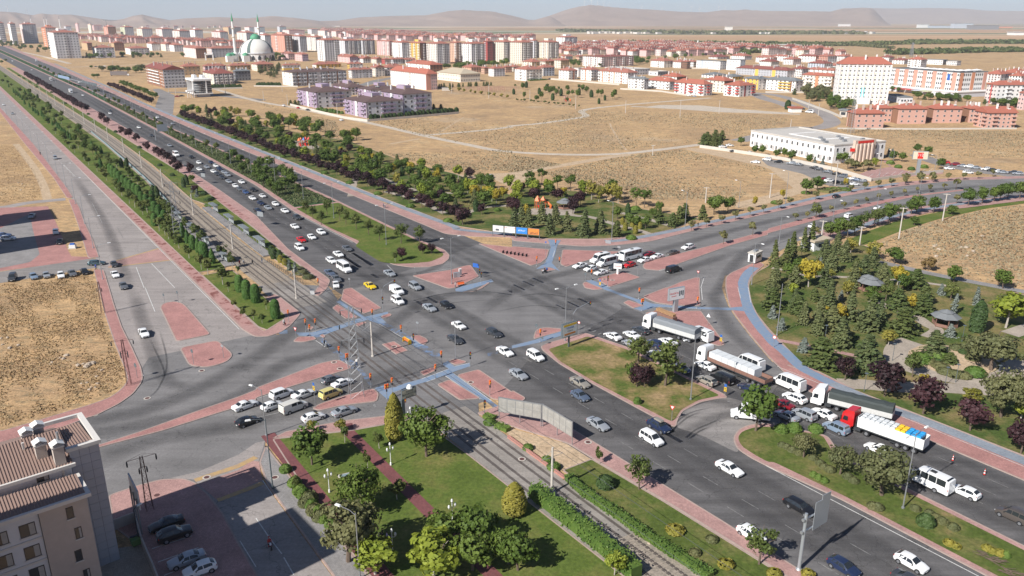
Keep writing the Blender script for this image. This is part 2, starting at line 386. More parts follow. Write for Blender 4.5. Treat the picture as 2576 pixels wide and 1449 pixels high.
for nm,spec,wd,mt in (
 ('estate_street','01 -400 900 0 1015 430 1090 700 1150 1130 1235 1680 1362 2100 1449 / 12 -100 70 500 105 1050 100 1500 55 1900 5',5.5,'track'),
 ('dirt_track','02 -40 1270 300 1240 640 1190 745 1165 700 1120 / 02 820 1090 1200 1050 1700 1010 2000 985',5.5,'track'),
 ('dirt_track','12 -560 320 -200 330 0 300 500 215 1000 130 1200 105',6,'dirt'),
 ('dirt_track','02 1200 1070 1700 1095 2200 1125 2900 1150',6,'track'),
 ('dirt_track','01 1680 1362 1900 1345 2300 1310 2576 1275 / 02 0 1275',5,'track'),
 ('dirt_track','01 1650 1395 1350 1449',3,'dirt'),
 ('footpath_trace','02 985 1240 1010 1300 1100 1449 / 12 1150 60',1.2,'dirt'),
 ('footpath_trace','01 2090 1180 1960 1260 1840 1340',1.2,'dirt'),
 ('dirt_track','00 600 680 1000 665 1400 650 1900 610 2500 600',6,'track'),
 ('estate_street','01 930 880 1100 850 1230 810 1400 780',14,'asph_turn'),
 ('estate_street','02 1750 905 2300 930 / 03 0 945 250 1000 450 1080 600 1170 640 1240 480 1290 250 1290 / 13 -300 -30',11,'asph_light'),
 ('estate_street','00 1560 960 1700 930 1900 935 2576 1000 / 01 0 1010',9,'asph_turn'),
 ('estate_street','00 100 500 400 560 700 640',8,'track'),
 ('dirt_track','10 160 0 330 220 430 400 480 560',3.2,'dirt'),
 ('dirt_track','10 -500 660 0 640 300 590 660 555',5.5,'asph_light'),
 ('service_lane','13 1500 110 1750 200 2100 270 2576 330 2900 380',9,'asph_turn'),
 ('town_street','b4 1050 1240 1250 1330 1500 1400 1700 1480',12,'asph_light')):
 ribbon(nm,Q(spec),wd,MAT and mt,.010+.004*(hash(spec[:4])%1)+random.random()*.006)
flat('service_lane',Q('00 1560 1075 1605 960 1530 900 1600 890 1760 960 1740 1150 1690 1160'),'asph_turn',.018,r=4)
flat('earth_lot',Q('12 1700 45 1890 40 2576 145 / 13 100 190 420 320 600 420 300 480 / 12 2576 240 2100 130'),'dirt',.010,r=6)
flat('earth_lot',Q('11 2290 300 2576 290 2800 255 2750 350 2560 430 2420 370'),'dirt',.0085,r=4)
flat('earth_lot',Q('12 2250 590 2576 515 / 13 400 400 420 470 0 600 / 12 2400 640 2230 640'),'dirt',.006,r=4)
flat('parking_lot',Q('12 2500 150 / 13 0 150 450 210 700 300 1030 390 1000 440 900 445 600 420 350 300 0 220'),'asph_turn',.018,r=3)
flat('paved_forecourt',Q('13 880 320 1000 270 1230 230 1150 165 1000 150 930 170 1080 150 1240 170 1230 225 1500 300 1760 280 1760 300 1040 360'),'pink',.030)
flat('white_limestone_patch',Q('02 1300 1080 1700 1100 2100 1130 2576 1140 / 03 300 1140 / 02 2300 1100 1900 1060 1500 1055'),'track',.007,r=5)
# -------- pavements, verges, islands (raised)
slab('pavement',Q('st -1400 27 -764 30.5 -526 31 -401 32 -350 31.2 -350 33.4 -377 34 -522 35 -764 33 -1400 31'),'red',r=2)
slab('pavement',Q('10 690 560 780 800 880 1130 900 1150 / 10 1000 1140 930 950 850 790 800 640 750 560'),'red')
slab('pavement',Q('10 940 1260 990 1449 / 20 1050 250 1150 550 1260 830 1280 920 1265 970 1200 1040 1100 1110 900 1180 340 1350 0 1449 / 30 -400 -60 / 30 -400 30 / 20 0 1660 880 1310 960 1290 1200 1170 1340 1070 1430 950 1440 890 1420 800 1330 600 1230 400 1150 170 / 10 1100 1449 1045 1270'),'red',r=1.2)
slab('pavement',Q('st -1400 44.6 -893 44.6 -516 44.6 -172 45 / 20 2540 480 / 21 0 492 130 490 250 450 350 380 445 270 435 240 240 90 180 60 / st -190 56.5 -173.7 56.3 -167.5 48.7 -172 48.3 -405 47.8 -1400 47'),'redpath' if 0 else 'pink',r=1)
lawnW=slab('lawn',Q('st -1400 47.2 -405 48 -221 48 -221 55.5 -239 57 -316 60.8 -371 64 -499 67.6 -1045 67.4 -1400 67'),'grass',.135,r=.5)
slab('lawn',Q('st -218 48.2 -171 48.4 -167.6 49.5 -172 54.6 -174 56.2 -192 56.4 -218 56.4'),'grass',.135,r=.8)
slab('pavement',Q('st -1400 82.5 -573 82 -370 81.4 -302 78 -260 76.3 -225 74 -199 73.2 -192 71.5 -186 67.3 -183 67.6 -188.4 72.2 -194 75.3 -198 75.6 -208 75.8 -230 76.7 -259 80.2 -279 82.6 -336 84.8 -376 85.8 -458 90 -704 92 -1400 92'),'pink',r=1.5)
slab('lawn',Q('st -1400 77 -526 77 -412 75 -321 70.5 -303 73.4 -292 72.4 -241 70.6 -222 69.5 -205 69.6 -197.5 71.8 -199 73 -225 73.9 -260 76.2 -302 77.9 -370 81.3 -1400 82'),'grass',.135,r=.5)
medA=slab('median_verge',Q('st -2600 108 -1197 109 -910 110 -642 106 -475 103.2 -335 100 -276 95.8 -226 96.5 -204 94.6 / 11 1400 1220 1560 1243 1750 1240 1880 1210 1940 1160 1948 1120 1900 1070 1800 1030 1640 965 / st -242 115 -296 116.5 -560 115 -883 118.5 -1483 121 -2600 124'),'pink',r=1.0)
flat('lawn',Q('st -282 98.3 -249 97.2 -226 98.2 / 11 1000 1030 1250 1190 1400 1210 1560 1205 1750 1190 1870 1140 1890 1110 1800 1050 1640 985 / st -242 113.8 -282 115'),'grass',.145,r=1.2)
flat('ground_cover_bed',Q('st -2600 110 -1197 111 -910 112 -642 108 -475 105 -335 102 -284 98.5 -284 115 -560 113.5 -883 117 -2600 122'),'shrubbed',.14)
slab('pavement',Q('st -2600 146 -1369 138 -1036 132.5 -700 126.5 -510 124.6 -232 125.2 / 11 1900 905 / 11 2200 935 / 11 2576 940 / 12 0 975 700 1032 1040 1022 1400 982 1800 882 2576 702 / 13 400 612 800 522 1300 432 1900 367 2576 347 3000 340 3000 320 2576 325 1900 340 1300 390 800 470 400 555 0 650 / 12 2576 650 1800 820 1660 855 1300 930 900 962 300 958 / st -205 141 -226 131.6 -269 129.3 -700 131 -930 137 -1496 148 -2600 156'),'pink',r=2)
ribbon('cycle_path',Q('st -1496 150 -930 139 -690 132.7 -400 131.3 -269 131.2 -228 132.3 / 11 2040 862 / 11 2400 900 / 11 2576 912'),2.6,'bluegrey',.146)
ribbon('cycle_path',Q('12 940 985 1100 972 1300 940 1660 868 1900 810 2300 722 2576 660 / 13 200 612 500 540 900 462 1300 398'),2.6,'bluegrey',.146)
NP=slab('park_lawn',Q('st -620 133 -269 132.8 -226 133.2 -205 142.5 / 12 300 955 900 958 1300 926 1660 850 1760 800 / 12 1900 750 1200 640 700 480 0 420 / 11 2576 520 2000 300 1500 180 / st -430 185 -560 160 -640 140'),'grass_park',.10,r=3)
for spec in ('11 950 530 1060 280 1400 400 1680 480 2100 500','12 30 720 300 650 620 720 800 740 1100 830 1300 880 1420 925','12 1020 680 1300 740 1640 840','11 2050 720 2300 640 2576 620','11 1900 700 1600 560 1300 480'):
 ribbon('park_path',Q(spec),2.6,'beigepave',.114+random.random()*.006)
flat('playground_surface',Q('11 330 10 600 60 640 30 560 -30 400 -40'),'beigepave',.122,r=3)
flat('playground_surface',Q('12 30 700 350 640 640 640 620 720 330 720'),'beigepave',.124,r=3)
def wear_mat(nm,col,k):
 m,n,l,b=nodes(nm);b.inputs['Base Color'].default_value=(*col,1);b.inputs['Roughness'].default_value=.75
 a=n.new('ShaderNodeAttribute');a.attribute_name='wear';t=pos_noise(n,l,.35,5,.7);r=ramp(n,[(.25,(.45,)*3),(.75,(1,)*3)]);l.new(t.outputs[0],r.inputs[0])
 x=n.new('ShaderNodeMath');x.operation='MULTIPLY';l.new(a.outputs['Fac'],x.inputs[0]);l.new(r.outputs[0],x.inputs[1]);y=n.new('ShaderNodeMath');y.operation='MULTIPLY';y.inputs[1].default_value=k;l.new(x.outputs[0],y.inputs[0])
 tr=n.new('ShaderNodeBsdfTransparent');mx=n.new('ShaderNodeMixShader');l.new(y.outputs[0],mx.inputs[0]);l.new(tr.outputs[0],mx.inputs[1]);l.new(b.outputs[0],mx.inputs[2]);l.new(mx.outputs[0],[q for q in n if q.type=='OUTPUT_MATERIAL'][0].inputs[0]);return m
MAT['wear']=wear_mat('tyre_wear',(.06,.058,.06),.42);MAT['skid']=wear_mat('skid_mark',(.035,.035,.038),.55)
wz=[.0625]
def wear(spec,w,mat='wear'):
 L=smooth_line(Q(spec));n=len(L);K=6;vs=[];al=[];wz[0]+=.0004
 for j in range(K+1):
  t=j/K*2-1;o_=offs(L,w/2*t)
  for i in range(n):vs.append((*o_[i],wz[0]));al.append((1-t*t)**1.2*min(1,i/3,(n-1-i)/3))
 me=D.meshes.new('tyre_wear');me.from_pydata(vs,[],[(j*n+i,j*n+i+1,(j+1)*n+i+1,(j+1)*n+i) for j in range(K) for i in range(n-1)]);at=me.attributes.new('wear','FLOAT','POINT');at.data.foreach_set('value',al);me.materials.append(MAT[mat]);O('tyre_wear',me,kind='structure')
for t0,t1,t2 in ((83.5,83.5,4.6),(87.2,87.2,4.6),(90.6,90.6,4.0)):wear('st -10 %s -60 %s -125 %s -175 %s -215 %s'%(t0,t0,t1+.5,t1+1,t1+2),t2)
for t0 in (109.8,113.6,117.4,121):wear('st -10 %s -60 %s -110 %s -150 %s -200 %s -260 %s'%(t0,t0,t0+.3,t0+1.4,t0+2.4,t0+3),4.4)
for dt in (2.2,5.8,9.4):wear('st -900 %s -642 %s -475 %s -335 %s -276 %s -230 %s -200 %s'%(111-dt,105.5-dt,102.5-dt,99.5-dt,95.5-dt,95.5-dt,94-dt),4.2)
for t0 in (118.4,122.4):wear('st -1000 %s -700 %s -400 %s -260 %s'%(t0+7,t0+3,t0,t0),4.4)
for sp_,w_ in (('20 300 1420 1200 1290 1900 1060 2576 700 / 21 250 520 700 230 830 60 / 11 780 1449',6),('30 300 120 1400 -60 / 20 2200 1180 / 20 2576 980 / 21 300 760 700 640 1200 430',5.5),('30 900 330 1500 90 / 20 2300 1400 / 20 2576 1340 / 21 500 1190 1100 960 1900 700',6.5),('12 2400 1050 1800 1240 1400 1400 / 22 1000 60 500 200',5),('13 1500 590 700 760 / 12 2500 1020 2250 1200 2100 1449 / 22 2040 120 2200 420 2500 700',4.6),('13 2500 400 1500 480 600 650 / 12 2300 850 1500 1060 700 1260 100 1430 / 22 -400 300',5),('20 1330 0 1420 300 1560 700 1650 900 1900 1050',4),('10 700 260 1000 700 1180 1100 / 20 1330 100',4),('22 1500 1430 1700 1200 2000 1130 2400 1230 2576 1320',4),('32 1500 120 1900 -60 / 22 2000 1330 / 22 2300 1250 / 22 2576 1280',3.5),('11 1950 1130 1700 1290 1200 1330 900 1300',3.5),('21 2576 60 2000 60 1600 200 1300 420 900 700',5)):wear(sp_,w_)
for sp_ in ('22 1560 1440 1720 1300 1850 1240 2000 1210','22 1600 1449 1760 1310 1900 1250','32 1750 60 1850 -20 / 22 1960 1380 2100 1320','32 1780 80 1880 0 / 22 2000 1400','21 1500 150 1900 60 2300 40 2576 70','21 1600 250 2000 150 2400 120','22 0 100 300 60 700 120','22 -200 250 200 180 600 220','20 1600 400 1680 750 1600 1000 1480 1120','20 1500 500 1640 800 1640 900'):wear(sp_,.5,'skid')
MAT['wetred']=worn('wet_red_paving',(.20,.075,.06),(.40,.225,.20),.42,.50,.35)
ribbon('wet_paving',Q('st -330 46.5 -260 46.6 -200 46.8 -173 46.9'),2.3,'wetred',.139);ribbon('wet_paving',Q('10 2080 430 2250 590 2480 760'),2.4,'wetred',.139)
IS={}
def isl(nm,spec,mat='red',r=.7,z=.12,kerb='kerb'):
 IS[nm]=slab('traffic_island',Q(spec),mat,z,kerb,r)
isl('left_a','20 1612 200 1630 168 1680 148 1760 138 1830 155 1872 185 2122 470 1775 542',r=1.2)
isl('left_b','20 1808 605 2188 530 2330 655 2338 690 2290 742 2180 782 2060 802 1950 790 1895 768',r=1.5)
isl('sw_median','30 900 185 1640 -10 / 20 2300 1230 2576 1150 / 21 0 1110 340 1000 945 818 965 795 850 732 800 728 640 762 0 1010 / 20 2576 1028 2400 1098 1990 1240 / 30 1410 0 900 165',r=.8)
isl('sw_low','21 560 1218 640 1170 930 1075 1180 1015 1225 1050 1235 1080 1218 1145 1000 1170 850 1190 640 1237')
isl('nw_a','21 880 15 960 0 1265 205 1085 262 855 122')
isl('nw_b','21 765 205 822 165 940 240 1030 300 900 312')
isl('small','21 515 415 560 388 582 400 560 420',r=.3);isl('small','21 640 482 672 468 702 490 680 505',r=.3)
isl('small','21 370 542 420 495 580 490 612 520 480 548');isl('small','21 1255 288 1340 258 1368 270 1355 287 1270 310')
isl('small','21 995 365 1085 342 1118 352 1030 392',r=.3)
isl('mid_a','21 1265 570 1390 540 1530 632 1410 672',r=.2);isl('mid_b','21 1550 490 1640 475 1720 515 1735 540 1690 578 1650 562')
isl('se_a','21 1640 850 1790 795 1822 830 1690 890');isl('se_b','21 1930 740 2010 713 2125 745 2090 765 2000 777')
isl('se_c','21 2035 875 2240 822 2576 1050 / 22 0 1030 142 1112 100 1148 0 1140 / 21 2576 1132 2380 1122 2033 893')
isl('se_d','21 1820 975 1945 925 2262 1115 2050 1132')
isl('n_a','11 1572 1328 1750 1300 1960 1270 2100 1228 2160 1222 2245 1335 2015 1449 / 21 1935 8')
isl('n_b','21 2080 44 2200 34 / 11 2330 1400 2360 1395 / 21 2270 8 2190 40',r=.3)
isl('bike_racks','11 2235 1003 2576 1042 / 12 0 1032 330 1060 372 1066 350 1150 290 1200 190 1226 0 1147')
isl('ne_a','12 508 1065 950 1082 1110 1085 790 1165 545 1238 490 1215 485 1190',r=1)
isl('ne_b','12 290 1272 370 1245 442 1266 330 1287',r=.3)
isl('ne_c','12 860 1352 1110 1285 1292 1345 980 1442 868 1372')
isl('ne_d','12 708 1405 740 1390 / 12 890 1449 / 22 920 12 830 22 730 0')
isl('ne_median','12 1312 1230 1340 1190 1500 1150 2100 1000 2576 868 / 13 0 853 600 690 1000 598 1340 530 1965 458 1978 470 1500 526 1200 592 800 682 330 812 0 902 / 12 2576 917 2200 1022 1720 1192 1560 1252 1480 1276 1335 1262',r=1)
isl('e_up','12 1560 1449 1700 1390 1850 1345 1892 1350 1887 1449 / 22 1897 182 1640 176 1450 151 1310 90 1540 0',r=1)
isl('e_small','22 1120 150 1170 125 1332 180 1220 206',r=.4)
isl('e_low','22 1335 255 1440 237 1900 233 1960 320 2060 450 2147 572 2085 588 1950 545 1800 470 1480 335',r=.8)
isl('w_tip','22 215 505 232 440 270 412 340 400 505 414 522 432 230 514',r=1)
med2=slab('median_verge',Q('22 285 592 360 556 740 455 1160 598 1640 838 2150 1078 2167 1112 2100 1112 1900 1152 1720 1242 1662 1340 1652 1402 1590 1392 800 962 470 762 310 632'),'pink',r=.9)
flat('lawn',Q('22 365 622 760 492 1150 622 1640 862 2095 1088 1880 1132 1700 1232 1640 1330 1600 1350 830 952 480 742'),'grass_bare',.145,r=.9)
med3=slab('median_verge',Q('22 2576 1364 2400 1376 2290 1420 / 32 2240 30 2226 80 2262 170 2400 262 2576 352 / st -67 95.2 -55 96 -20 96 -20 106 -51 106.7 -63 107.6 / 23 600 1490 / 23 180 1400'),'pink',r=1.2)
flat('lawn',Q('22 2576 1400 2420 1412 2320 1449 / 32 2282 40 2275 80 2310 150 2430 230 2576 310 / st -67 96.4 -55 97.1 -20 97.1 -20 104.9 -51 105.6 -63 106.3 / 23 550 1490 / 23 160 1425'),'grass_dry',.145,r=1)
slab('pavement',Q('12 2480 1180 2400 1210 2200 1300 2150 1345 2148 1449 / 22 2122 0 2180 170 2240 270 2400 480 2576 690 / 23 180 870 390 962 / st -80 122.6 -58 123.2 -20 123.2 -20 131 -58 130.4 -90 129.4 / 23 900 1042 640 912 330 762 130 552 0 412 / 22 2576 412 2460 272 2402 150 2374 0 / 12 2382 1449 2378 1400 2410 1340 2470 1280 2540 1220'),'red',r=1.2)
ribbon('cycle_path',Q('12 2440 1245 2370 1305 2325 1390 2328 1449 / 22 2325 0 2352 130 2400 260 2512 420 2576 490 / 23 0 482 60 560 160 640 330 800 480 885 680 985'),2.5,'blue',.146)
ribbon('cycle_path',Q('23 640 965 900 1080 1190 1210 / st -58 129 -20 129'),2.6,'bluegrey',.150)
ribbon('pavement_edge',Q('13 500 955 900 815 1500 675 2000 610 2576 540 2900 510'),8.0,'pink',.13)
ribbon('cycle_path',Q('13 780 905 1000 810 1300 720 1700 640 2100 585 2576 525'),2.6,'bluegrey',.146)
flat('green_verge',Q('13 820 960 1000 880 1300 775 1700 688 2200 608 2576 560 2900 530 2900 560 2576 600 2200 650 1700 760 1300 890 1000 1010 900 1030'),'grass',.05,r=3)
EP=slab('park_lawn',Q('12 2560 1240 / 13 240 1030 / 13 900 1010 1000 1030 1200 1190 / 13 1600 1280 2100 1400 2576 1520 / 13 3200 1700 / st -60 190 / st -20 190 -20 131.2 -58 130.6 -90 129.6 / 23 900 1040 640 910 330 760 130 550 0 410 / 22 2576 410 2462 270 2404 150 2376 0 / 12 2384 1449 2380 1400 2412 1342 2474 1282'),'grass_park',.10,r=2)
for spec,wd,mt in (('13 1110 1190 1250 1220 1600 1300 2000 1380 2576 1490 3000 1570',3.2,'greypave'),('23 110 530 320 570 480 605 620 630 900 690',1.6,'pink'),('23 720 965 980 975 1250 1000 1700 1005 2150 1030 2350 1010',4.5,'beigepave'),('23 1040 130 1230 200 1480 290 1600 370 1700 430 1600 500',3.0,'beigepave'),('23 1450 540 1330 590 1290 680 1340 760 1480 820 1700 880 2000 930 2280 920 2430 880 2490 800 2440 730 2300 700',5.0,'beigepave'),('13 40 1250 200 1280 400 1330 700 1340 1000 1355 1400 1380 1800 1430',1.6,'beigepave'),('23 2350 1010 2330 900',5,'beigepave'),('23 2430 470 2576 420 2700 380',4,'beigepave')):
 ribbon('park_path',Q(spec),wd,mt,.112+random.random()*.012)
flat('rock_garden_bed',Q('23 1400 640 1560 570 1900 590 2100 650 2250 720 2330 800 2250 860 2000 905 1750 870 1560 800 1430 740'),'dirt',.128,r=2)
slab('pavement',Q('21 300 1449 870 1340 1330 1288 1540 1284 / st -112.2 57.6 -112.2 54 -115 44 -119.2 34'),'pink',r=.3)
flat('tram_crossing_apron',Q('st -180 55.5 -196 66 -190 73 -175 70 -112 70 -106 66.4 -111 57 -117 50 -150 47'),'asph_mid',.0305,r=1)
slab('pavement',Q('22 0 1145 / st -107.5 66.8 -99 69.5 -90 73.5 -82 73.8 -69 74.7 -51 75.3 -20 75.6 -20 77.8 -61 77.8 -84 77.4 -100 77 -109 74.5'),'pink',r=.6)
slab('lawn',Q('st -84 67.6 -84 73.5 -69 74.5 -51 75.1 -20 75.4 -20 67.8'),'grass_dry',.13,r=.5)
flat('bare_bed',Q('st -105 67 -98 69.3 -90 73.2 -84 73.4 -84 67.4'),'dirt',.09)
SP=slab('park_lawn',Q('st -119 34 -114.4 45.5 -111.5 57.6 -96 58.2 -60 58.7 -20 58.7 -20 32.5 -95 32.5'),'grass',.12,r=.6)
slab('pavement',Q('31 34 310 98 140 / st -115.5 32.42 -95 32.42 -20 32.42 -20 28.8 -81 28.8 -106 28.8'),'greypave',r=.3)
ribbon('running_path',Q('st -121 33.9 -100 33.9 -60 33.9 -20 33.9'),2.3,'redpath',.134,sm=False)
ribbon('running_path',Q('21 910 1372 / st -114 45.4 -84 45.3 -60 45.2 -20 45.2'),2.0,'redpath',.136,sm=False)
slab('parking_court',Q('30 1090 640 1390 540 1620 480 1850 472 1975 515 2105 640 2250 832 / st -95 21.1 -50 21.1 -50 10 / 30 1560 1449 1440 1180 1140 960'),'pink',.09,r=.8)
flat('yard_floor',Q('30 1180 1170 1440 1130 1560 1440 1620 1600 1000 1600 1000 1300'),'beigepave',.012)
for spec in ('30 1990 525 2400 385 / 31 -45 290 / 31 30 300 / 31 62 485 / 31 -30 525 / 30 2300 645 2190 690','10 1180 1175 1600 1055 1730 1165 1080 1240'):
 flat('raised_crossing',Q(spec),'pink',.052)
for spec,wd in (('30 1960 490 2400 345 / 31 0 255',1.1),('30 2190 690 2300 650 / 31 -40 560 / 31 70 515',1.0),('10 1170 1175 1600 1052',.8),('10 1090 1243 1730 1168',.8)):
 ribbon('yellow_band',Q(spec),wd,'yellow',.058,sm=False)
TC='st -1500 71 -1120 71 -836 71.5 -608 72.4 -500 71.6 -407 69.4 -293 64.6 -240 63 -185 62.6 -141 62.6 -80 62.5 -20 62.5'
tramL=smooth_line(Q(TC),8)
ribbon('tram_bed',Q('st -1500 71 -836 71.5 -608 72.4 -500 71.6 -407 69.4 -293 64.6 -240 63 -194 62.7'),9.0,'ballast',.050)
ribbon('tram_bed',Q('st -200 62.6 -178 62.6'),10.5,'concrete',.056,sm=False)
ribbon('tram_bed',Q('st -111 62.5 -66 62.5'),8.4,'concrete',.056,sm=False)
ribbon('tram_bed',Q('st -66 62.5 -20 62.5'),8.2,'ballast',.050,sm=False)
MAT['grime']=asphalt('rail_grime',(.115,.10,.09),streak=.3,patch=.2)
for k in (-1,1):
 for g_ in (-.72,.72):
  ribbon('rail_groove',offs(tramL,k*1.9+g_)[::3],.52,'grime',.0595,sm=False)
  L=offs(tramL,k*1.9+g_);mb=MB();n_=len(L)
  for i in range(n_-1):
   a,b=Vector(L[i]),Vector(L[i+1]);e=b-a
   if e.length<.01:continue
   nn=Vector((-e.y,e.x)).normalized()*.055
   z0,z1=.03,.13 if a.dot(DV)<-196 or a.dot(DV)>-66 else .064
   mb.add([(*(a-nn),z0),(*(b-nn),z0),(*(b+nn),z0),(*(a+nn),z0),(*(a-nn),z1),(*(b-nn),z1),(*(b+nn),z1),(*(a+nn),z1)],[(4,5,6,7),(0,1,5,4),(2,3,7,6)])
  mb.obj('tram_rail',MAT['rail'],label='steel tram rail, number %s of four counted from the park side, running the whole line'%['one','two','three','four'][(3-(0 if k<0 else 2)-(0 if g_<0 else 1))],category='rail',group='rails of the two tram tracks')
slp=MB()
for s0,s1 in ((-420,-196),(-66,-38)):
 s=s0
 while s<s1:
  i=min(range(len(tramL)),key=lambda j:abs(Vector(tramL[j]).dot(DV)-s));p=Vector(tramL[i]);p=p+DV*(s-p.dot(DV))
  for k in (-1.9,1.9):q=p+NV*k;slp.box(q.x,q.y,.058,.24,2.4,.05,DA)
  s+=.75
slp.obj('sleepers',MAT['ballast'],kind='stuff',label='concrete sleepers half buried in the tram ballast',category='sleepers')
# -------- painted markings and the blue cycle crossings
for spec,mt in (
 ('21 808 142 850 124 1095 292 1330 240 1330 262 1150 318 1250 292 1312 350 1238 362 1120 322 900 395 720 462 640 482 590 492 430 482 400 450 560 450 720 405 860 370 1060 300','blue'),
 ('21 595 492 650 478 740 570 1000 750 1050 815 950 812 720 600','blueworn'),
 ('21 225 458 262 430 318 424 318 460 240 464','blue'),
 ('21 1240 360 1310 350 1560 490 1470 495','blueworn'),('21 1470 492 1560 486 1700 578 1600 603','blue'),('21 1600 600 1700 575 1890 690 1800 700','blueworn'),
 ('21 1885 757 1930 738 2000 792 2150 757 2152 790 1970 852 2372 1142 2350 1152 2262 1120 1900 880 1715 945 1668 915 1940 815 1880 775','blue'),
 ('21 1190 1010 1280 985 1330 1012 1400 1000 1500 962 1668 915 1715 945 1500 1010 1370 1062 1392 1092 1330 1130','blue'),
 ('21 1392 1092 1540 1284 1480 1284 1330 1130','blueworn'),('21 2280 1115 2372 1142 2576 1290 2480 1290','blueworn'),('21 1010 810 1080 830 1210 985 1160 1010','blueworn'),
 ('21 2005 12 / 11 2080 1430 2370 1365 2390 1386 2200 1449 / 21 2080 42 2010 36','blue'),
 ('12 360 970 492 980 452 1030 432 1110 402 1200 450 1250 482 1280 380 1240 240 1262 330 1200 368 1120 390 1040','blue'),
 ('12 740 1378 800 1370 1000 1449 / 22 950 0 1240 108 1330 130 1420 160 1600 180 1910 195 2190 200 2340 190 2342 240 2190 226 1900 214 1460 190 1300 236 1225 206 1320 184 1230 130 880 0','blue'),
 ('22 0 582 240 522 520 420 532 470 300 545 0 612','blue'),('22 -250 660 0 582 0 612 -240 690','blueworn')):
 flat('cycle_crossing',Q(spec),mt,.066 if mt=='blue' else .0615)
flat('cycle_crossing',Q('12 360 965 492 975 455 1022 388 1030'),'blue',.149);flat('cycle_crossing',Q('22 2200 203 2340 190 2342 240 2200 226'),'blue',.149)
mw,mf=MB(),MB()
def line(mb,spec,w=.14,z=.068,sm=False):
 L=smooth_line(Q(spec)) if sm else Q(spec);dashes(mb,L,w,1e9,1,z)
def dash(mb,spec,dl=3.0,gp=6.0,w=.14,z=.068,sm=False):
 L=smooth_line(Q(spec)) if sm else Q(spec);dashes(mb,L,w,dl,gp,z)
for t in (84.2,87.9):dash(mf,'st -30 %s -125 %s'%(t,t),3,4.5)
for t in (81.0,):dash(mf,'st -30 %s -88 %s'%(t,t),3,4.5)
line(mw,'st -67 94.6 -20 95.4');line(mw,'st -66 108.2 -51 107.4 -20 107',.14)
for t in (111.8,115.6,119.2):dash(mf,'st -20 %s -112 %s'%(t,t),3,4.5)
for dt in (4.0,7.8):dash(mf,'st -1000 %s -642 %s -475 %s -335 %s -276 %s -204 %s'%(112-dt,106-dt,103-dt,100-dt,95-dt,94-dt),3,6)
line(mw,'st -276 95.2 -226 95.9 -204 94.1',.14);line(mw,'st -198 94 -190 92.5 -181 94.5',.12)
for t in (118.6,121.8):dash(mf,'st -560 %s -200 %s'%(t,t),3,6)
line(mw,'st -900 45.1 -172 44.5',.15,sm=True);line(mw,'st -764 33.6 -522 35.5 -377 34.5 -278 30.6 -221 26.5 -188 24 -162 23',.15,sm=True)
dash(mw,'st -764 39 -400 39.8',4,6);line(mw,'10 640 210 760 330 970 540 1200 860 1430 1100',.14);line(mw,'10 930 600 1030 800 1130 1060',.1);line(mf,'10 1180 840 1240 950',.1)
line(mw,'20 1462 0 1560 240 1700 520 1868 822',.16);line(mw,'10 1370 1240 1450 1449 / 20 1462 0',.16);line(mw,'10 1525 1205 1760 1449 / 20 1760 0 1850 100 2000 270 2190 450 2370 680',.16)
line(mw,'20 1425 830 1445 890 1450 960 1430 1060',.14);line(mf,'20 2000 1240 1400 1460',.12);line(mw,'21 340 1008 0 1118 / 20 2576 1160 2300 1240',.12)
line(mw,'21 0 1310 300 1240 640 1180',.12);line(mf,'21 300 1330 700 1290 1120 1170',.1)
line(mw,'31 68 490 170 640 440 1040 760 1449',.12);dash(mw,'31 0 870 130 1060 260 1230 380 1440',5,.3);line(mw,'31 -160 1100 0 1360',.1)
for t in ((12,1100,1060,1400,1020,1800,920,2576,750),):line(mf,'%d %s'%(t[0],' '.join(map(str,t[1:]))),.13)
dash(mf,'13 0 765 400 670 800 590 1300 500 1900 420 2576 400',3,6);dash(mf,'12 1750 1280 2200 1100 2576 980 / 13 0 970 400 850 900 720 1500 600',3,6)
line(mw,'12 1480 1278 1560 1256 1720 1196 2200 1026 2576 922 / 13 0 908 330 818 800 688 1200 598 1500 532 1975 478',.25);line(mw,'12 1900 1449 1935 1340 1975 1240',.14)
line(mw,'22 1905 0 1915 120 1950 240 2050 400 2160 540 2240 645',.15);line(mf,'22 2140 0 2165 110 2200 190 2230 270 2340 410 2500 600',.12)
line(mw,'22 2480 1335 2380 1330 / 32 2235 -20 / 32 2210 80 2260 190 2400 290 2576 375',.16,sm=True);line(mw,'22 2190 1142 2060 1148 1900 1180 1790 1260 1750 1340 1770 1420 1800 1449',.16,sm=True)
line(mw,'12 5 1022 200 1035 370 1058',.14);line(mw,'12 430 1075 410 1140 400 1190 440 1240 480 1280',.13,.072);line(mw,'12 372 1062 350 1150 300 1205',.13,.072)
line(mw,'11 1575 1310 1960 1255 2140 1195',.12);line(mw,'21 2090 44 2210 36 2290 0',.12)
for k in range(7):
 line(mf,'22 %d %d %d %d'%(700+k*55,395+k*25,735+k*55,380+k*25),.4)
for spec in ('21 1365 525 1440 505','21 1520 640 1600 610','21 1180 1162 1200 1200','21 520 548 600 528','21 680 75 790 5','12 860 1355 1080 1290','22 1240 100 1310 72','22 900 520 790 480'):line(mf,spec,.45)
for k in range(5):line(mw,'30 %d %d %d %d'%(1530+k*60,1180+k*135,1930+k*68,1050+k*118),.14,.098)
for k in range(9):line(mw,'13 %d %d %d %d'%(1010+k*75,335-k*7,1060+k*75,300-k*7),.15,.036)
for spec in ('21 600 530 720 610 950 790','21 1240 365 1470 500','21 950 815 900 735','21 2000 790 2150 757','21 1975 853 2370 1138','21 1900 885 2258 1122','21 1668 917 1940 817','21 1715 947 1900 882','21 1370 1060 1500 1012','21 640 488 720 466 900 400 1150 322','21 560 445 720 400 860 365 1060 295','22 1460 192 1900 216','22 1420 158 1600 178 1910 193'):line(mw,spec,.12,.072)
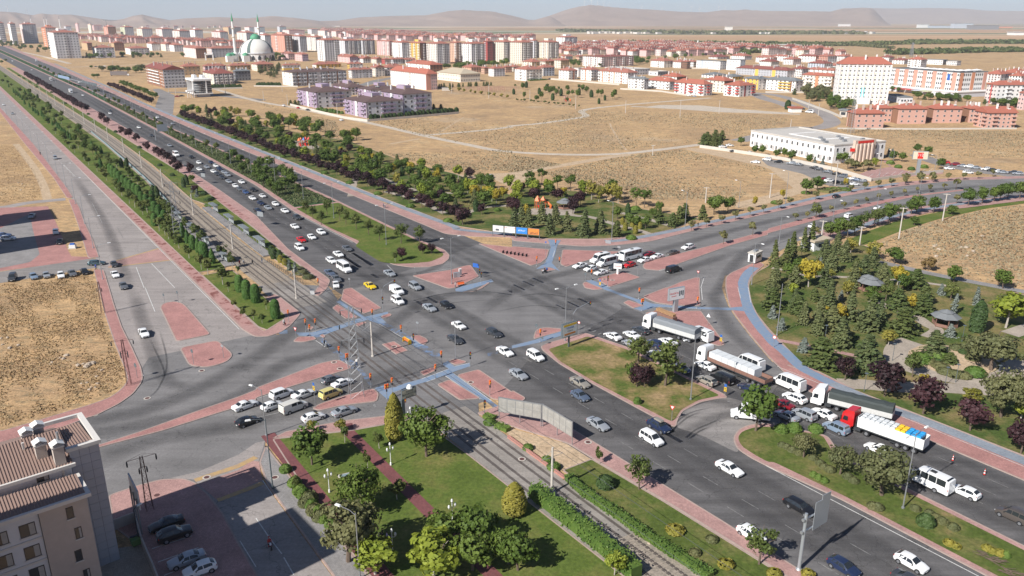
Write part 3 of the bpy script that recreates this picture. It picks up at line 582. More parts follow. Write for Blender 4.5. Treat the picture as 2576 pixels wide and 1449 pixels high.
for spec in ('22 2272 0 2300 110 2340 240 2450 420 2576 560 / 23 200 722 350 850 550 960 690 1022 950 1132 1200 1232','22 2376 0 2402 152 2462 282 2576 425'):line(mw,spec,.12,.156)
line(mw,'st -58 127.3 -20 127.3',.12,.156);line(mw,'st -90 127.0 -58 127.3',.12,.156)
mw.obj('white_markings',MAT['white'],kind='structure');mf.obj('faded_markings',MAT['whiteworn'],kind='structure')
# -------- vehicles
def paint(name,col,metal=0.0):return M('paint_'+name,col,.32,metal,.5,var=.03,coat=.55)
PAINT={k:paint(k,c,m) for k,c,m in (('white',(.78,.78,.765),0),('silver',(.40,.425,.45),.35),('grey',(.155,.165,.18),.3),('dark grey',(.055,.06,.068),.2),('black',(.012,.0125,.015),0),
 ('dark blue',(.018,.03,.075),.1),('blue',(.055,.10,.23),.2),('slate blue',(.12,.155,.22),.3),('pale blue',(.26,.34,.44),.3),('red',(.52,.018,.02),0),('dark red',(.22,.012,.02),0),('yellow',(.72,.50,.015),0),('pale yellow',(.60,.52,.19),0),
 ('brown',(.10,.085,.075),.2),('beige',(.36,.33,.28),.3),('teal',(.055,.10,.115),.2),('olive',(.06,.07,.045),.1),('cream',(.62,.60,.54),0))}
MAT['tyre']=MAT['black'];MAT['rim']=M('alloy_rim',(.42,.43,.45),.35,.7,var=0)
MAT['lamp']=M('headlamp_glass',(.72,.74,.76),.12,spec=.8,var=0);MAT['tail']=M('tail_lamp',(.42,.02,.02),.2,var=0)
MAT['autoglass']=M('car_glass',(.022,.027,.031),.06,spec=.75,var=0)
MAT['plastic']=M('black_plastic',(.03,.031,.033),.6,var=0)
BODY={
'sedan':[(0,.34,.60,.66,.63,.55),(.10,.22,.68,.80,.71,.66),(.85,.20,.84,.885,.90,.72),(1.32,.20,.90,.90,.97,.72),(2.02,.20,.92,.90,1.40,.57),(2.55,.20,.93,.90,1.45,.58),(3.15,.20,.94,.90,1.41,.56),(3.92,.20,.97,.89,1.06,.66),(4.45,.24,.93,.84,1.03,.66),(4.60,.36,.78,.74,.86,.60)],
'hatch':[(0,.34,.60,.64,.63,.55),(.10,.22,.69,.78,.73,.64),(.72,.20,.86,.86,.93,.70),(1.10,.20,.91,.87,1.00,.70),(1.82,.20,.93,.87,1.44,.56),(2.45,.20,.95,.87,1.49,.57),(3.25,.20,.99,.87,1.45,.54),(3.86,.22,1.0,.82,1.12,.60),(4.02,.34,.84,.74,.95,.60)],
'old':[(0,.34,.70,.72,.73,.62),(.10,.22,.76,.79,.79,.66),(.90,.20,.84,.81,.88,.68),(1.35,.20,.88,.81,.92,.66),(1.82,.20,.90,.81,1.36,.56),(2.45,.20,.90,.81,1.39,.57),(3.00,.20,.90,.81,1.36,.55),(3.38,.20,.91,.81,.96,.62),(4.15,.22,.88,.79,.92,.66),(4.25,.34,.78,.73,.82,.62)],
'wagon':[(0,.34,.60,.66,.63,.55),(.10,.22,.69,.80,.72,.66),(.82,.20,.85,.88,.91,.72),(1.25,.20,.91,.89,.98,.72),(1.98,.20,.93,.89,1.42,.58),(2.6,.20,.95,.89,1.49,.60),(3.9,.20,.98,.88,1.45,.57),(4.45,.24,.99,.84,1.10,.62),(4.62,.36,.84,.76,.92,.62)],
'suv':[(0,.42,.74,.70,.78,.60),(.10,.28,.84,.84,.88,.70),(.85,.26,.98,.91,1.04,.76),(1.22,.26,1.03,.92,1.10,.76),(1.90,.26,1.05,.92,1.60,.62),(2.6,.26,1.07,.92,1.67,.64),(3.7,.26,1.10,.91,1.62,.60),(4.30,.30,1.12,.86,1.22,.66),(4.48,.42,.95,.78,1.04,.66)],
'mpv':[(0,.36,.66,.66,.70,.56),(.10,.24,.78,.80,.82,.66),(.70,.22,.96,.88,1.03,.72),(1.0,.22,1.02,.89,1.10,.74),(1.75,.22,1.06,.89,1.72,.66),(2.4,.22,1.08,.89,1.80,.70),(4.05,.22,1.08,.88,1.78,.70),(4.30,.26,1.06,.86,1.20,.74),(4.38,.34,.9,.82,.98,.74)],
'van':[(0,.36,.82,.82,.86,.70),(.12,.26,.95,.94,1.00,.80),(.75,.24,1.12,.97,1.20,.82),(1.0,.24,1.17,.97,1.28,.84),(1.6,.24,1.2,.97,1.86,.80),(2.3,.24,1.22,.97,1.94,.84),(4.75,.24,1.22,.96,1.92,.84),(4.92,.28,1.2,.95,1.70,.86),(4.98,.36,1.0,.92,1.1,.86)],
'minibus':[(0,.38,.92,.86,.96,.74),(.15,.28,1.05,.98,1.10,.84),(.85,.26,1.25,1.02,1.36,.86),(1.15,.26,1.35,1.02,1.5,.88),(1.75,.26,1.42,1.02,2.45,.86),(2.3,.26,1.42,1.02,2.66,.90),(6.0,.26,1.42,1.02,2.66,.90),(6.55,.28,1.40,1.0,2.52,.90),(6.65,.4,1.1,.97,1.3,.92)],
'bus':[(0,.40,1.25,1.06,1.30,.98),(.10,.32,1.35,1.14,2.2,1.0),(.45,.30,1.38,1.16,2.88,1.0),(1.2,.30,1.40,1.16,3.0,1.02),(7.2,.30,1.40,1.16,3.0,1.02),(7.75,.32,1.40,1.14,2.85,1.02),(7.95,.42,1.2,1.08,1.4,1.0)],
'pickup':[(0,.45,.78,.74,.82,.64),(.10,.30,.90,.88,.94,.74),(.95,.28,1.04,.95,1.10,.78),(1.30,.28,1.08,.96,1.15,.78),(1.95,.28,1.10,.96,1.70,.64),(2.6,.28,1.10,.96,1.76,.66),(3.25,.28,1.10,.96,1.70,.64),(3.50,.28,1.08,.96,1.11,.90),(5.0,.30,1.08,.95,1.10,.90),(5.15,.45,1.0,.90,1.02,.86)],
}
WIND={'sedan':(3,4,6,7),'hatch':(3,4,6,7),'old':(3,4,6,7),'wagon':(3,4,6,7),'suv':(3,4,6,7),'mpv':(3,4,6,7),'van':(3,4,6,7),'minibus':(3,4,6,7),'bus':(1,2,4,5),'pickup':(3,4,6,7)}
SIDE={'sedan':((1.62,2.52),(2.60,3.55)),'hatch':((1.42,2.30),(2.38,3.45)),'old':((1.5,2.36),(2.44,3.2)),'wagon':((1.56,2.45),(2.52,3.3),(3.38,4.1)),'suv':((1.55,2.45),(2.52,3.3),(3.38,3.95)),'mpv':((1.32,2.2),(2.28,3.1),(3.18,4.0)),'van':((1.25,2.1),(2.3,3.3)),'minibus':((1.45,2.25),(2.4,3.5),(3.58,4.7),(4.78,6.1)),'bus':((.5,1.3),(1.38,2.9),(2.98,4.5),(4.58,6.1),(6.18,7.3)),'pickup':((1.6,2.45),(2.52,3.2))}
WHL={'sedan':(.82,3.52,.32),'hatch':(.74,3.25,.31),'old':(.72,3.18,.30),'wagon':(.82,3.52,.32),'suv':(.84,3.48,.36),'mpv':(.78,3.42,.32),'van':(.85,3.85,.33),'minibus':(.95,4.75,.36),'bus':(1.9,6.0,.46),'pickup':(.95,4.05,.38)}
KIND={'sedan':('saloon_car','saloon car','car'),'hatch':('hatchback_car','hatchback','car'),'old':('boxy_saloon_car','boxy saloon','car'),'wagon':('estate_car','estate car','car'),'suv':('suv','high-built SUV','car'),'mpv':('people_carrier','tall people carrier','car'),'van':('panel_van','panel van','van'),'minibus':('minibus','minibus','minibus'),'bus':('midibus','midibus','bus'),'pickup':('pickup_truck','pickup truck','pickup')}
def lerp_st(st,x):
 for a,b in zip(st,st[1:]):
  if a[0]<=x<=b[0]:
   t=(x-a[0])/(b[0]-a[0]);return [p+(q-p)*t for p,q in zip(a,b)]
 return list(st[-1])
CARM={}
def car_meshes(ty):
 if ty in CARM:return CARM[ty]
 st=BODY[ty];L=st[-1][0];mb=MB();half=lambda s:[(s[3]*.86,s[1]),(s[3]*.985,s[1]+.12),(s[3],(s[1]+s[2])*.52),(s[3]*.965,s[2]),(s[5]+(s[3]-s[5])*.10,s[4]-.045-(.0 if s[4]-s[2]>.25 else -.02)),(s[5]*.62,s[4])]
 rings=[]
 for s in st:
  h=half(s);ring=[(L/2-s[0],y,z) for y,z in h]+[(L/2-s[0],-y,z) for y,z in h[::-1]];rings.append(ring)
 n=len(rings[0]);mb.add([p for r_ in rings for p in r_],[(i*n+k,i*n+(k+1)%n,(i+1)*n+(k+1)%n,(i+1)*n+k) for i in range(len(rings)-1) for k in range(n)]+[tuple(range(n))[::-1],tuple((len(rings)-1)*n+k for k in range(n))])
 xa,xb,rw=WHL[ty];wmax=max(s[3] for s in st)
 mb.mat(1)
 for x in (xa,xb):
  for sg in (-1,1):mb.disc((L/2-x,sg*(wmax-.10),rw+.02),'y',rw+.06,.215,14)
 mb.box(L/2-.03,0,st[0][1]+.05,.12,st[0][3]*1.5,.16);mb.box(-L/2+.03,0,st[-1][1]+.04,.12,st[-1][3]*1.6,.16)
 mb.box(L/2+.005,0,(st[0][1]+st[0][2])/2+.02,.04,st[0][3]*.9,.10)
 if ty=='pickup':mb.box(-L/2+.90,0,1.085,1.42,1.62,.06)
 if ty=='minibus':mb.box(-.2,0,.34,L*.8,2.08,.16)
 mb.mat(2);mb.box(L/2+.03,0,st[0][1]+.10,.03,.5,.11);mb.box(-L/2-.035,0,st[-1][1]+.22,.03,.5,.11)
 out={'body':mb.mesh(ty+'_body',[PAINT['white'],MAT['plastic'],MAT['signwhite']],28)}
 a,b,c,d=WIND[ty]
 def pane(i,j,t0,t1,sh):
  si,sj=st[i],st[j];hi,hj=half(si),half(sj)
  def at(t):
   y=hi[4][0]+(hj[4][0]-hi[4][0])*t;z=hi[4][1]+(hj[4][1]-hi[4][1])*t;z2=hi[5][1]+(hj[5][1]-hi[5][1])*t;y2=hi[5][0]+(hj[5][0]-hi[5][0])*t;x=L/2-(si[0]+(sj[0]-si[0])*t);return x,y,z,y2,z2
  q=MB();A,B=at(t0),at(t1);e=.016;k=.93
  nx=(A[4]-B[4]);nz=(B[0]-A[0]);ln=sqrt(nx*nx+nz*nz) or 1;nx,nz=nx/ln*e,nz/ln*e
  if nz<0:nx,nz=-nx,-nz
  pts=[]
  for X in (A,B):
   for y,z in ((X[1]*k,X[2]+.004),(X[3],X[4]),(-X[3],X[4]),(-X[1]*k,X[2]+.004)):pts.append((X[0]+nx,y,z+nz))
  q.add(pts,[(0,1,5,4),(1,2,6,5),(2,3,7,6)]);return q
 out['windscreen']=pane(a,b,.06,.92,1).mesh('windscreen',MAT['autoglass'],40)
 out['rear_window']=pane(c,d,.10,.86 if ty not in ('mpv','van','minibus','bus') else .62,-1).mesh('rear_window',MAT['autoglass'],40)
 for k,(x0,x1) in enumerate(SIDE[ty]):
  for sg in (-1,1):
   q=MB();P0,P1=[],[];xs=[x0+(x1-x0)*i/4 for i in range(5)]
   for x in xs:
    h=half(lerp_st(st,x));(yb_,zb_),(yt_,zt_)=h[3],h[4]
    for t,LL in ((.08,P0),(.90,P1)):LL.append((L/2-x,sg*(yb_+(yt_-yb_)*t+.012),zb_+(zt_-zb_)*t))
   q.add(P0+P1,[(i,i+1,6+i,5+i) for i in range(4)]);out['side_window_%d_%d'%(k,sg)]=q.mesh('side_window',MAT['autoglass'])
 wm=MB();wm.disc((0,0,0),'y',rw,.21,14);wm.mat(1);wm.disc((0,0,0),'y',rw*.66,.235,10);out['wheel']=wm.mesh('wheel',[MAT['tyre'],MAT['rim']])
 hl=MB();hl.box(0,0,0,.10,.30,.13);out['headlight']=hl.mesh('headlight',MAT['lamp'])
 tl=MB();tl.box(0,0,0,.08,.22 if ty not in ('mpv','van','minibus','bus') else .12,.16 if ty not in ('mpv','van','minibus','bus') else .36);out['tail_light']=tl.mesh('tail_light',MAT['tail'])
 mi=MB();mi.box(0,0,0,.10,.20,.14 if ty not in ('minibus','bus') else .3);out['mirror']=mi.mesh('mirror',MAT['plastic'])
 rr=MB();z=st[4 if ty !='bus' else 3][4]
 CARM[ty]=out;return out
CARPROTO={}
def car_proto(ty,colr,full):
 key=(ty,colr,full)
 if key in CARPROTO:return CARPROTO[key]
 ms=car_meshes(ty);st=BODY[ty];L=st[-1][0]
 bm=ms['body'].copy();bm.materials[0]=PAINT[colr];parts=[]
 parts+=[('windscreen',ms['windscreen'],(0,0,0)),('rear_window',ms['rear_window'],(0,0,0))]
 for k,m in ms.items():
  if k.startswith('side_window'):
   if ty=='van' and k.startswith('side_window_1') and colr in ('white',):continue
   parts.append(('side_window',m,(0,0,0)))
 xa,xb,rw=WHL[ty];w_=max(s[3] for s in st)-.095
 for x in (xa,xb):
  for sg in (-1,1):parts.append(('wheel',ms['wheel'],(L/2-x,sg*w_,rw)))
 if full:
  for sg in (-1,1):
   s1=st[1];parts.append(('headlight',ms['headlight'],(L/2-.10,sg*(s1[3]-.17),s1[2]-.10)))
   s2=st[-2];parts.append(('tail_light',ms['tail_light'],(-L/2+.10,sg*(st[-1][3]-.02),s2[2]-.10 if ty not in ('mpv','van','minibus','bus') else s2[2]-.22)))
   sm=lerp_st(st,SIDE[ty][0][0]+.05);parts.append(('mirror',ms['mirror'],(L/2-SIDE[ty][0][0],sg*(sm[3]+.09),sm[2]+.06)))
 CARPROTO[key]=(bm,parts);return CARPROTO[key]
HD={'D':-55.3,'U':124.7,'E':46,'W':-134,'X':-142,'Y':38,'d':-56.5,'u':123.5}
PLACES={
'A':'in the traffic coming down the far carriageway','B':'crossing the open middle of the junction','C':'on the lower carriageway leaving the junction','Q':'in the queue beside the lorries','N':'waiting in the queue on the eastern arm','Y':'on the eastern arm driving away from the junction',
'S':'queueing on the south-western cross street','L':'on the pale service road','P':'parked nose-out along the side street','K':'standing in the paved yard','c':'parked in the court by the grey-clad building','F':'far up the main road','G':'on the far half of the dual carriageway',
'm':'parked in front of the white public building','o':'parked on the lane behind the billboard','e':'on the lane past the lilac apartment blocks','h':'parked by the houses beyond the dry field','g':'outside the glass-fronted corner building'}
CARS = """A 10 1770 100 minibus white D;A 10 1925 127 sedan black D;A 10 2000 185 hatch white D;A 10 2005 250 sedan white D;A 10 2080 228 sedan silver D;A 10 2125 182 sedan dark_blue D;A 10 2170 217 hatch white D;A 10 2210 247 sedan dark_blue D;A 10 2148 272 sedan white D;A 10 2183 298 wagon dark_grey D;A 10 2255 280 sedan silver D;A 10 2290 308 wagon silver D;A 10 2235 333 sedan dark_grey D;A 10 2302 373 sedan silver D;A 10 2430 378 sedan white D;A 10 2368 418 hatch white D;A 10 2415 450 sedan grey D;A 10 2472 482 hatch blue D;A 10 2545 455 sedan black D;A 10 2540 540 sedan white D;A 10 1705 12 sedan silver D;A 10 2590 665 sedan black D
A 11 65 518 old white D;A 11 45 590 sedan dark_blue D;A 11 120 637 sedan silver D;A 11 20 668 hatch dark_blue D;A 11 195 600 hatch white D;A 11 290 668 sedan white D;A 11 410 735 pickup dark_grey D;A 11 390 825 sedan white D;A 11 655 885 suv white D;A 11 560 932 hatch white D;A 11 455 957 sedan red D;A 11 437 1040 mpv white D;A 11 915 1047 sedan grey D;A 11 828 1103 sedan white D;A 11 757 1167 wagon white D;A 11 885 1235 minibus white D;A 11 740 1290 sedan slate_blue D;A 11 807 1350 sedan grey -62;A 11 803 1410 old white -75;B 11 1343 1295 sedan silver D;B 11 1147 1420 sedan yellow D;B 21 1415 10 van white D;B 11 1600 1432 mpv silver D
B 21 1425 125 mpv white D;B 21 1745 192 sedan silver D;B 21 1915 165 hatch black D;B 21 2040 370 old white D;B 21 2005 510 sedan dark_grey D;B 21 2395 445 wagon dark_grey D;B 21 2505 632 sedan white D;C 22 65 860 sedan silver D;C 22 237 682 mpv white D;C 22 685 942 sedan beige D;C 22 685 1077 hatch slate_blue D;C 22 865 1360 sedan silver D;C 22 1478 1385 suv dark_blue D;C 32 1405 62 mpv white D;C 32 2190 357 sedan white D;C 33 318 742 wagon black D;C 33 765 1347 hatch dark_blue D;C 33 1445 1302 hatch white D;C 32 2410 1015 hatch white D;C 33 1440 1500 sedan dark_grey D
Q 22 1015 477 sedan white U;Q 22 1205 464 old white U;Q 22 1295 417 wagon dark_grey U;Q 22 1200 552 sedan silver U;Q 22 1435 557 suv dark_blue U;Q 22 1570 532 sedan white U;Q 22 1460 670 suv white U;Q 22 1690 800 sedan blue U;Q 22 1945 772 sedan white U;Q 22 1955 922 wagon beige U;Q 22 2120 885 van black U;Q 22 2390 1000 sedan dark_blue U;Q 22 1888 460 minibus white U;Q 22 2385 745 minibus white U;Q 23 205 945 minibus white U;Q 23 270 1102 suv white U;Q 23 150 1157 old dark_red U;Q 23 190 1277 sedan silver U;Q 23 365 1267 mpv silver U;Q 23 560 1257 sedan white U;Q 23 685 1402 mpv pale_blue U;Q 22 2400 1250 minibus white 168;Q 33 1120 165 sedan white U;Q 33 1625 475 minibus white U;Q 33 1985 592 hatch white U;Q 33 2470 832 mpv brown U
N 12 683 1219 sedan white X;N 12 788 1250 hatch white X;N 12 895 1287 old white X;N 12 888 1148 minibus white X;N 12 955 1182 minibus white X;N 12 1040 1237 mpv dark_grey X;N 12 1085 1112 sedan white X;N 12 1195 1120 bus white X;N 12 1375 1102 old dark_red X;N 12 1180 1212 hatch red X;N 12 1335 1162 sedan white X;N 12 1460 1124 old white X;N 12 1620 1087 old brown X;N 12 1770 1035 suv white X;Y 12 1628 1245 van black Y;Y 13 690 522 hatch black Y;Y 13 455 822 hatch white Y;Y 13 818 722 mpv white Y;Y 13 1118 642 sedan white 32
S 21 258 1060 mpv white E;S 21 480 1060 sedan white E;S 21 165 1177 hatch white E;S 21 375 1172 van cream E;S 21 755 912 hatch grey E;S 21 868 947 old white E;S 21 752 1057 mpv pale_yellow E;S 21 577 1292 hatch white 38;S 21 888 1232 sedan silver 40;S 20 2465 1172 sedan white E;S 20 2490 1332 hatch black E
L 00 33 1052 sedan white d;L 00 127 1140 sedan silver d;L 10 555 137 mpv silver d;L 10 970 1192 wagon teal 12;L 10 1147 1202 old dark_grey d;L 10 1157 1307 sedan white d;L 10 1242 1420 sedan grey d;L 20 1445 445 sedan white d
P 10 125 1342 mpv dark_grey -68;P 10 337 1327 hatch pale_blue -50;P 10 465 1312 old silver -55;P 10 612 1314 hatch white -58;P 10 725 1294 sedan grey -52;P 10 850 1277 old black -52;K 10 320 720 sedan silver -70;K 10 560 882 mpv white 120;K 10 600 977 sedan black -65;K 10 78 947 suv white 15;K 10 30 912 sedan blue 15
c 30 1675 917 sedan black 215;c 30 1755 1022 suv black 35;c 30 1878 1275 sedan silver 213;c 30 2008 1372 hatch white 213
F 00 125 612 van white D;F 00 318 702 sedan white D;F 00 833 957 sedan white D;F 00 1110 1112 sedan dark_grey D;F 00 1105 1138 sedan white D;F 00 1395 1280 sedan white D;F 00 1525 1362 sedan dark_grey D;G 00 795 826 van white U;G 00 1582 1182 mpv white U;G 00 1735 1242 sedan silver U;G 00 1000 864 sedan black U;G 00 940 922 hatch silver U
m 13 105 174 hatch black 170;m 13 235 190 suv silver 160;m 13 303 202 sedan grey 150;m 13 465 234 hatch black 150;m 13 510 249 hatch dark_grey 150;m 13 598 272 sedan grey 145;m 13 680 294 sedan black 145;m 13 750 320 mpv grey 145;m 13 850 344 sedan white 145;m 13 893 356 sedan slate_blue 145;m 13 948 369 hatch grey 145;m 13 620 367 suv white 10;m 13 572 349 sedan dark_red 10;m 13 695 380 hatch black 10;m 13 780 390 wagon olive 10;m 13 875 400 hatch white 10;m 12 2450 177 sedan white 150;m 12 2565 152 mpv white 140;m 12 2120 24 sedan white 10;m 12 2190 10 sedan white 10;m 12 2400 85 hatch white 10;m 12 2150 50 sedan black 10;m 12 2235 68 sedan dark_grey 10
o 13 1780 184 suv red 165;o 13 1880 202 suv dark_red 165;o 13 1955 215 sedan silver 165;o 13 2020 222 suv white 165;o 13 2090 234 sedan silver 165;o 13 2195 250 suv white 165;o 13 2250 259 hatch black 165;o 13 2310 270 sedan white 165;o 13 2360 280 sedan silver 165;o 13 2475 280 sedan dark_grey 165;o 13 2512 294 suv silver 165;o 13 2015 284 mpv white 0;o 13 1825 242 sedan white 0
e 01 278 1062 mpv white 125;e 01 423 1083 hatch red 125;e 01 518 1102 sedan dark_grey 125;e 01 857 1205 hatch white 125;e 11 2350 320 hatch silver 150;h 02 1775 960 sedan white 160;h 02 1832 966 sedan silver 160;h 03 345 1092 sedan dark_grey 120;h 03 420 1120 minibus white 130;g 00 1490 912 hatch white 10;g 00 1785 967 sedan dark_red 10;g 00 1830 962 sedan black 10;g 00 1055 664 sedan white 5;g 00 965 668 sedan black 5;g 00 1002 667 sedan grey 5"""
car_rows=[]
for ln in CARS.replace('\n',';').split(';'):
 g_,tl,x,y,ty,colr,hd=ln.split();colr=colr.replace('_',' ')
 P_=Q1(tl,float(x),float(y),.75 if ty not in ('minibus','bus','van') else 1.2);car_rows.append([g_,P_,ty,colr,R(HD[hd]) if hd in HD else R(float(hd))])
cnt={}
for r_ in car_rows:cnt.setdefault((r_[0],r_[2],r_[3]),[]).append(r_)
for (g_,ty,colr),rs in cnt.items():
 rs.sort(key=lambda r_:PJ(*r_[1])[0])
 for i,(_,P_,_,_,hd) in enumerate(rs):
  nm,wd,cat=KIND[ty];full=P_[1]<330
  lab='%s %s %s'%(colr,wd,PLACES[g_])
  if len(rs)>1:lab='%s %s %s %s'%(nth(i+1),colr,wd,PLACES[g_])+', from the left'
  bm,parts=car_proto(ty,colr,full)
  b=O(nm,bm,None,(P_[0],P_[1],.03 if g_ !='c' else .092),hd,label=lab,category=cat,group='vehicles '+PLACES[g_])
  for pn,pm,pl in parts:O(pn,pm,b,pl)
  if ty=='suv' and colr=='dark blue' and g_=='C':
   rb=MB();rb.box(-.1,0,1.84,1.7,.8,.26,taper=.9);rb.obj('roof_box',PAINT['beige'],b)
  if ty in ('minibus','bus') and full:
   rb=MB();rb.box(-.4,0,2.72 if ty=='minibus' else 3.06,.9,.7,.12,taper=.85);rb.obj('roof_hatch',PAINT['white'] if i%2 else MAT['plastic'],b)
  if ty=='sedan' and colr=='yellow':
   rb=MB();rb.box(.1,0,1.52,.2,.7,.12);rb.obj('taxi_sign',MAT['signwhite'],b)
# ---- articulated lorries
MAT['tarp_grey']=M('grey_tarpaulin',(.21,.225,.24),.7,var=.12,vs=1.0,bump=.3);MAT['tarp_green']=M('dark_tarpaulin',(.055,.065,.062),.6,var=.2,vs=.8,bump=.4)
MAT['alu']=M('white_aluminium_side',(.55,.55,.53),.5,var=.08,vs=2);MAT['wood_side']=M('rusty_dropside',(.22,.12,.09),.8,var=.3,vs=2);MAT['wrap']=M('white_wrapped_load',(.60,.62,.62),.5,var=.12,vs=1.5)
MAT['firewood']=M('stacked_timber',(.42,.25,.13),.9,var=.4,vs=6)
def lorry(front,rear,cabcol,kind,label):
 A,B=Vector(front),Vector(rear);d=(A-B).normalized();hd=atan2(d.y,d.x);L=(A-B).length;L=max(13.5,min(17.0,L))
 r_=root('articulated_lorry',(A.x,A.y,.03),hd,label,'lorry','lorries in the queue')
 X=lambda m:-m
 c=MB();W_=1.24
 prof=[(0,.45),(0,1.5),(-.10,2.1),(-.28,3.0),(-.75,3.55),(-2.15,3.75),(-2.25,3.4),(-2.25,1.0),(-1.95,.9),(-1.9,.45)]
 n=len(prof);c.add([(x,-W_,z) for x,z in prof]+[(x,W_,z) for x,z in prof],[tuple(range(n))[::-1],tuple(range(n,2*n))]+[(i,(i+1)%n,n+(i+1)%n,n+i) for i in range(n)])
 cab=c.obj('cab',PAINT[cabcol],r_,smooth=30)
 q=MB();q.quad((-.075,-1.12,1.62),(-.075,1.12,1.62),(-.265,1.08,2.72),(-.265,-1.08,2.72));q.obj('windscreen',MAT['autoglass'],cab)
 for sg in (-1,1):
  q=MB();y=sg*1.255;q.quad((-.35,y,1.65),(-1.25,y,1.65),(-1.25,y,2.45),(-.55,y,2.45));q.obj('side_window',MAT['autoglass'],cab)
  q=MB();q.box(-.10,sg*1.42,2.05,.16,.12,.75);q.obj('mirror',MAT['plastic'],cab);q=MB();q.box(.0,sg*.92,.82,.10,.42,.24);q.obj('headlight',MAT['lamp'],cab)
 q=MB();q.box(-.02,0,1.10,.08,1.4,.42);q.box(.02,0,.55,.14,2.4,.3);q.obj('grille',MAT['plastic'],cab)
 q=MB();q.box(-3.1,0,.85,4.2,.9,.28);q.box(-3.0,1.0,.75,1.1,.5,.55);q.box(-3.0,-1.0,.75,1.1,.5,.55);q.box(-2.55,0,2.0,.12,1.8,1.6);q.obj('chassis',MAT['darkmetal'],r_)
 wm=MB();wm.disc((0,0,0),'y',.50,.32,16);wm.mat(1);wm.disc((0,0,0),'y',.28,.35,10);wm=wm.mesh('wheel',[MAT['tyre'],MAT['rim']])
 for x in (-1.35,-4.55,-L+1.3,-L+2.6,-L+3.9):
  for sg in (-1,1):O('wheel',wm,r_,(x,sg*1.05,.5))
 x0,x1=-2.95,-L;xc,ln=(x0+x1)/2,x0-x1
 q=MB();q.box(xc,0,1.12,ln,2.46,.22);q.box(xc-1.5,0,.62,3.0,2.3,.1);t=q.obj('trailer_bed',MAT['darkmetal'],r_)
 side={'tarp_grey':MAT['alu'],'tarp_green':MAT['alu'],'wrap':MAT['wood_side'],'sacks':MAT['signwhite']}[kind]
 hs={'tarp_grey':.95,'tarp_green':.9,'wrap':.75,'sacks':1.75}[kind]
 for sg in (-1,1):
  q=MB();q.box(xc,sg*1.25,1.24+hs/2,ln,.05,hs)
  for k in range(int(ln/1.3)):q.box(x0-.65-k*1.3,sg*1.29,1.24+hs/2,.09,.05,hs)
  for zz in (.3,.6) if hs<1.2 else (.4,.8,1.2,1.6):q.box(xc,sg*1.285,1.24+hs*zz/(1 if hs<1.2 else 1.75),ln,.02,.04)
  q.obj('drop_side',side,t)
 q=MB();q.box(x1-.02,0,1.24+hs/2,.06,2.5,hs);q.obj('tailboard',side,t)
 q=MB();q.box(x0+.02,0,1.24+max(hs,1.9)/2,.08,2.5,max(hs,1.9));q.obj('headboard',side,t)
 if kind.startswith('tarp'):
  q=MB();z0,z1=1.24+hs,3.35;e=.35
  pr=[(-1.24,z0),(-1.24,z1-.25),(-.9,z1-.02),(0,z1+.06),(.9,z1-.02),(1.24,z1-.25),(1.24,z0)];N=12;n=len(pr)
  for i in range(N+1):
   x=x0-ln*i/N;dz=.05*sin(i*2.1)+(-.06 if i%2 else 0)
   q.v+=[(x,y,z+(dz if 0<k<n-1 else 0)) for k,(y,z) in enumerate(pr)]
  for i in range(N):
   for k in range(n-1):q.f.append((i*n+k,i*n+k+1,(i+1)*n+k+1,(i+1)*n+k));q.m.append(0)
  q.f+=[tuple(range(n)),tuple(N*n+k for k in range(n))];q.m+=[0,0]
  q.obj('tarpaulin',MAT[kind],t)
 if kind=='wrap':
  for k in range(7):
   for sg in (-1,1):
    q=MB();q.box(x0-1.0-k*1.58,sg*.6,2.2,1.52,1.17,1.85);q.obj('wrapped_bale',MAT['wrap'],t)
 if kind=='sacks':
  for k in range(12):
   for j in range(3):
    q=MB();q.box(x0-.6-k*.82,(j-1)*.78,3.02+.05*((k+j)%2),.78,.74,.34,taper=.82)
    q.obj('sack',MAT['wrap'] if k<7 else (MAT['yellowsign'] if k<9 else MAT['sackblue']),t)
 return r_
MAT['sackblue']=M('bright_blue_bag',(.03,.30,.62),.5,var=.1)
def gz(tl,x,y):return Q1(tl,x,y,0)
lorry(gz('22',1338,395),gz('22',1825,545),'white','tarp_grey','white lorry with grey tarpaulin trailer, first of the lorries in the queue')
lorry(gz('22',1890,720),gz('22',2575,1010),'white','wrap','white lorry carrying white wrapped bales on a rusty dropside trailer')
lorry(gz('23',440,1150),gz('23',1150,1330),'white','tarp_green','white lorry with dark green tarpaulin trailer beside the cycle path')
lorry(gz('23',750,1375),gz('33',1545,215),'red','sacks','red cab lorry loaded with white, yellow and blue sacks')
fw=root('timber_stack',(*gz('22',1540,345),.13),DA,'stack of cut timber on the island behind the grey tarpaulin lorry','timber')
for k in range(26):
 q=MB();q.tube([((k%13)*.42-2.5,-.5,2.2+.3*(k//13)),((k%13)*.42-2.5,.6,2.2+.3*(k//13))],.17,7);q.obj('log',MAT['firewood'],fw)
q=MB();q.box(0,0,1.02,6.0,1.4,2.0);q.obj('crate',MAT['wood_side'],fw)
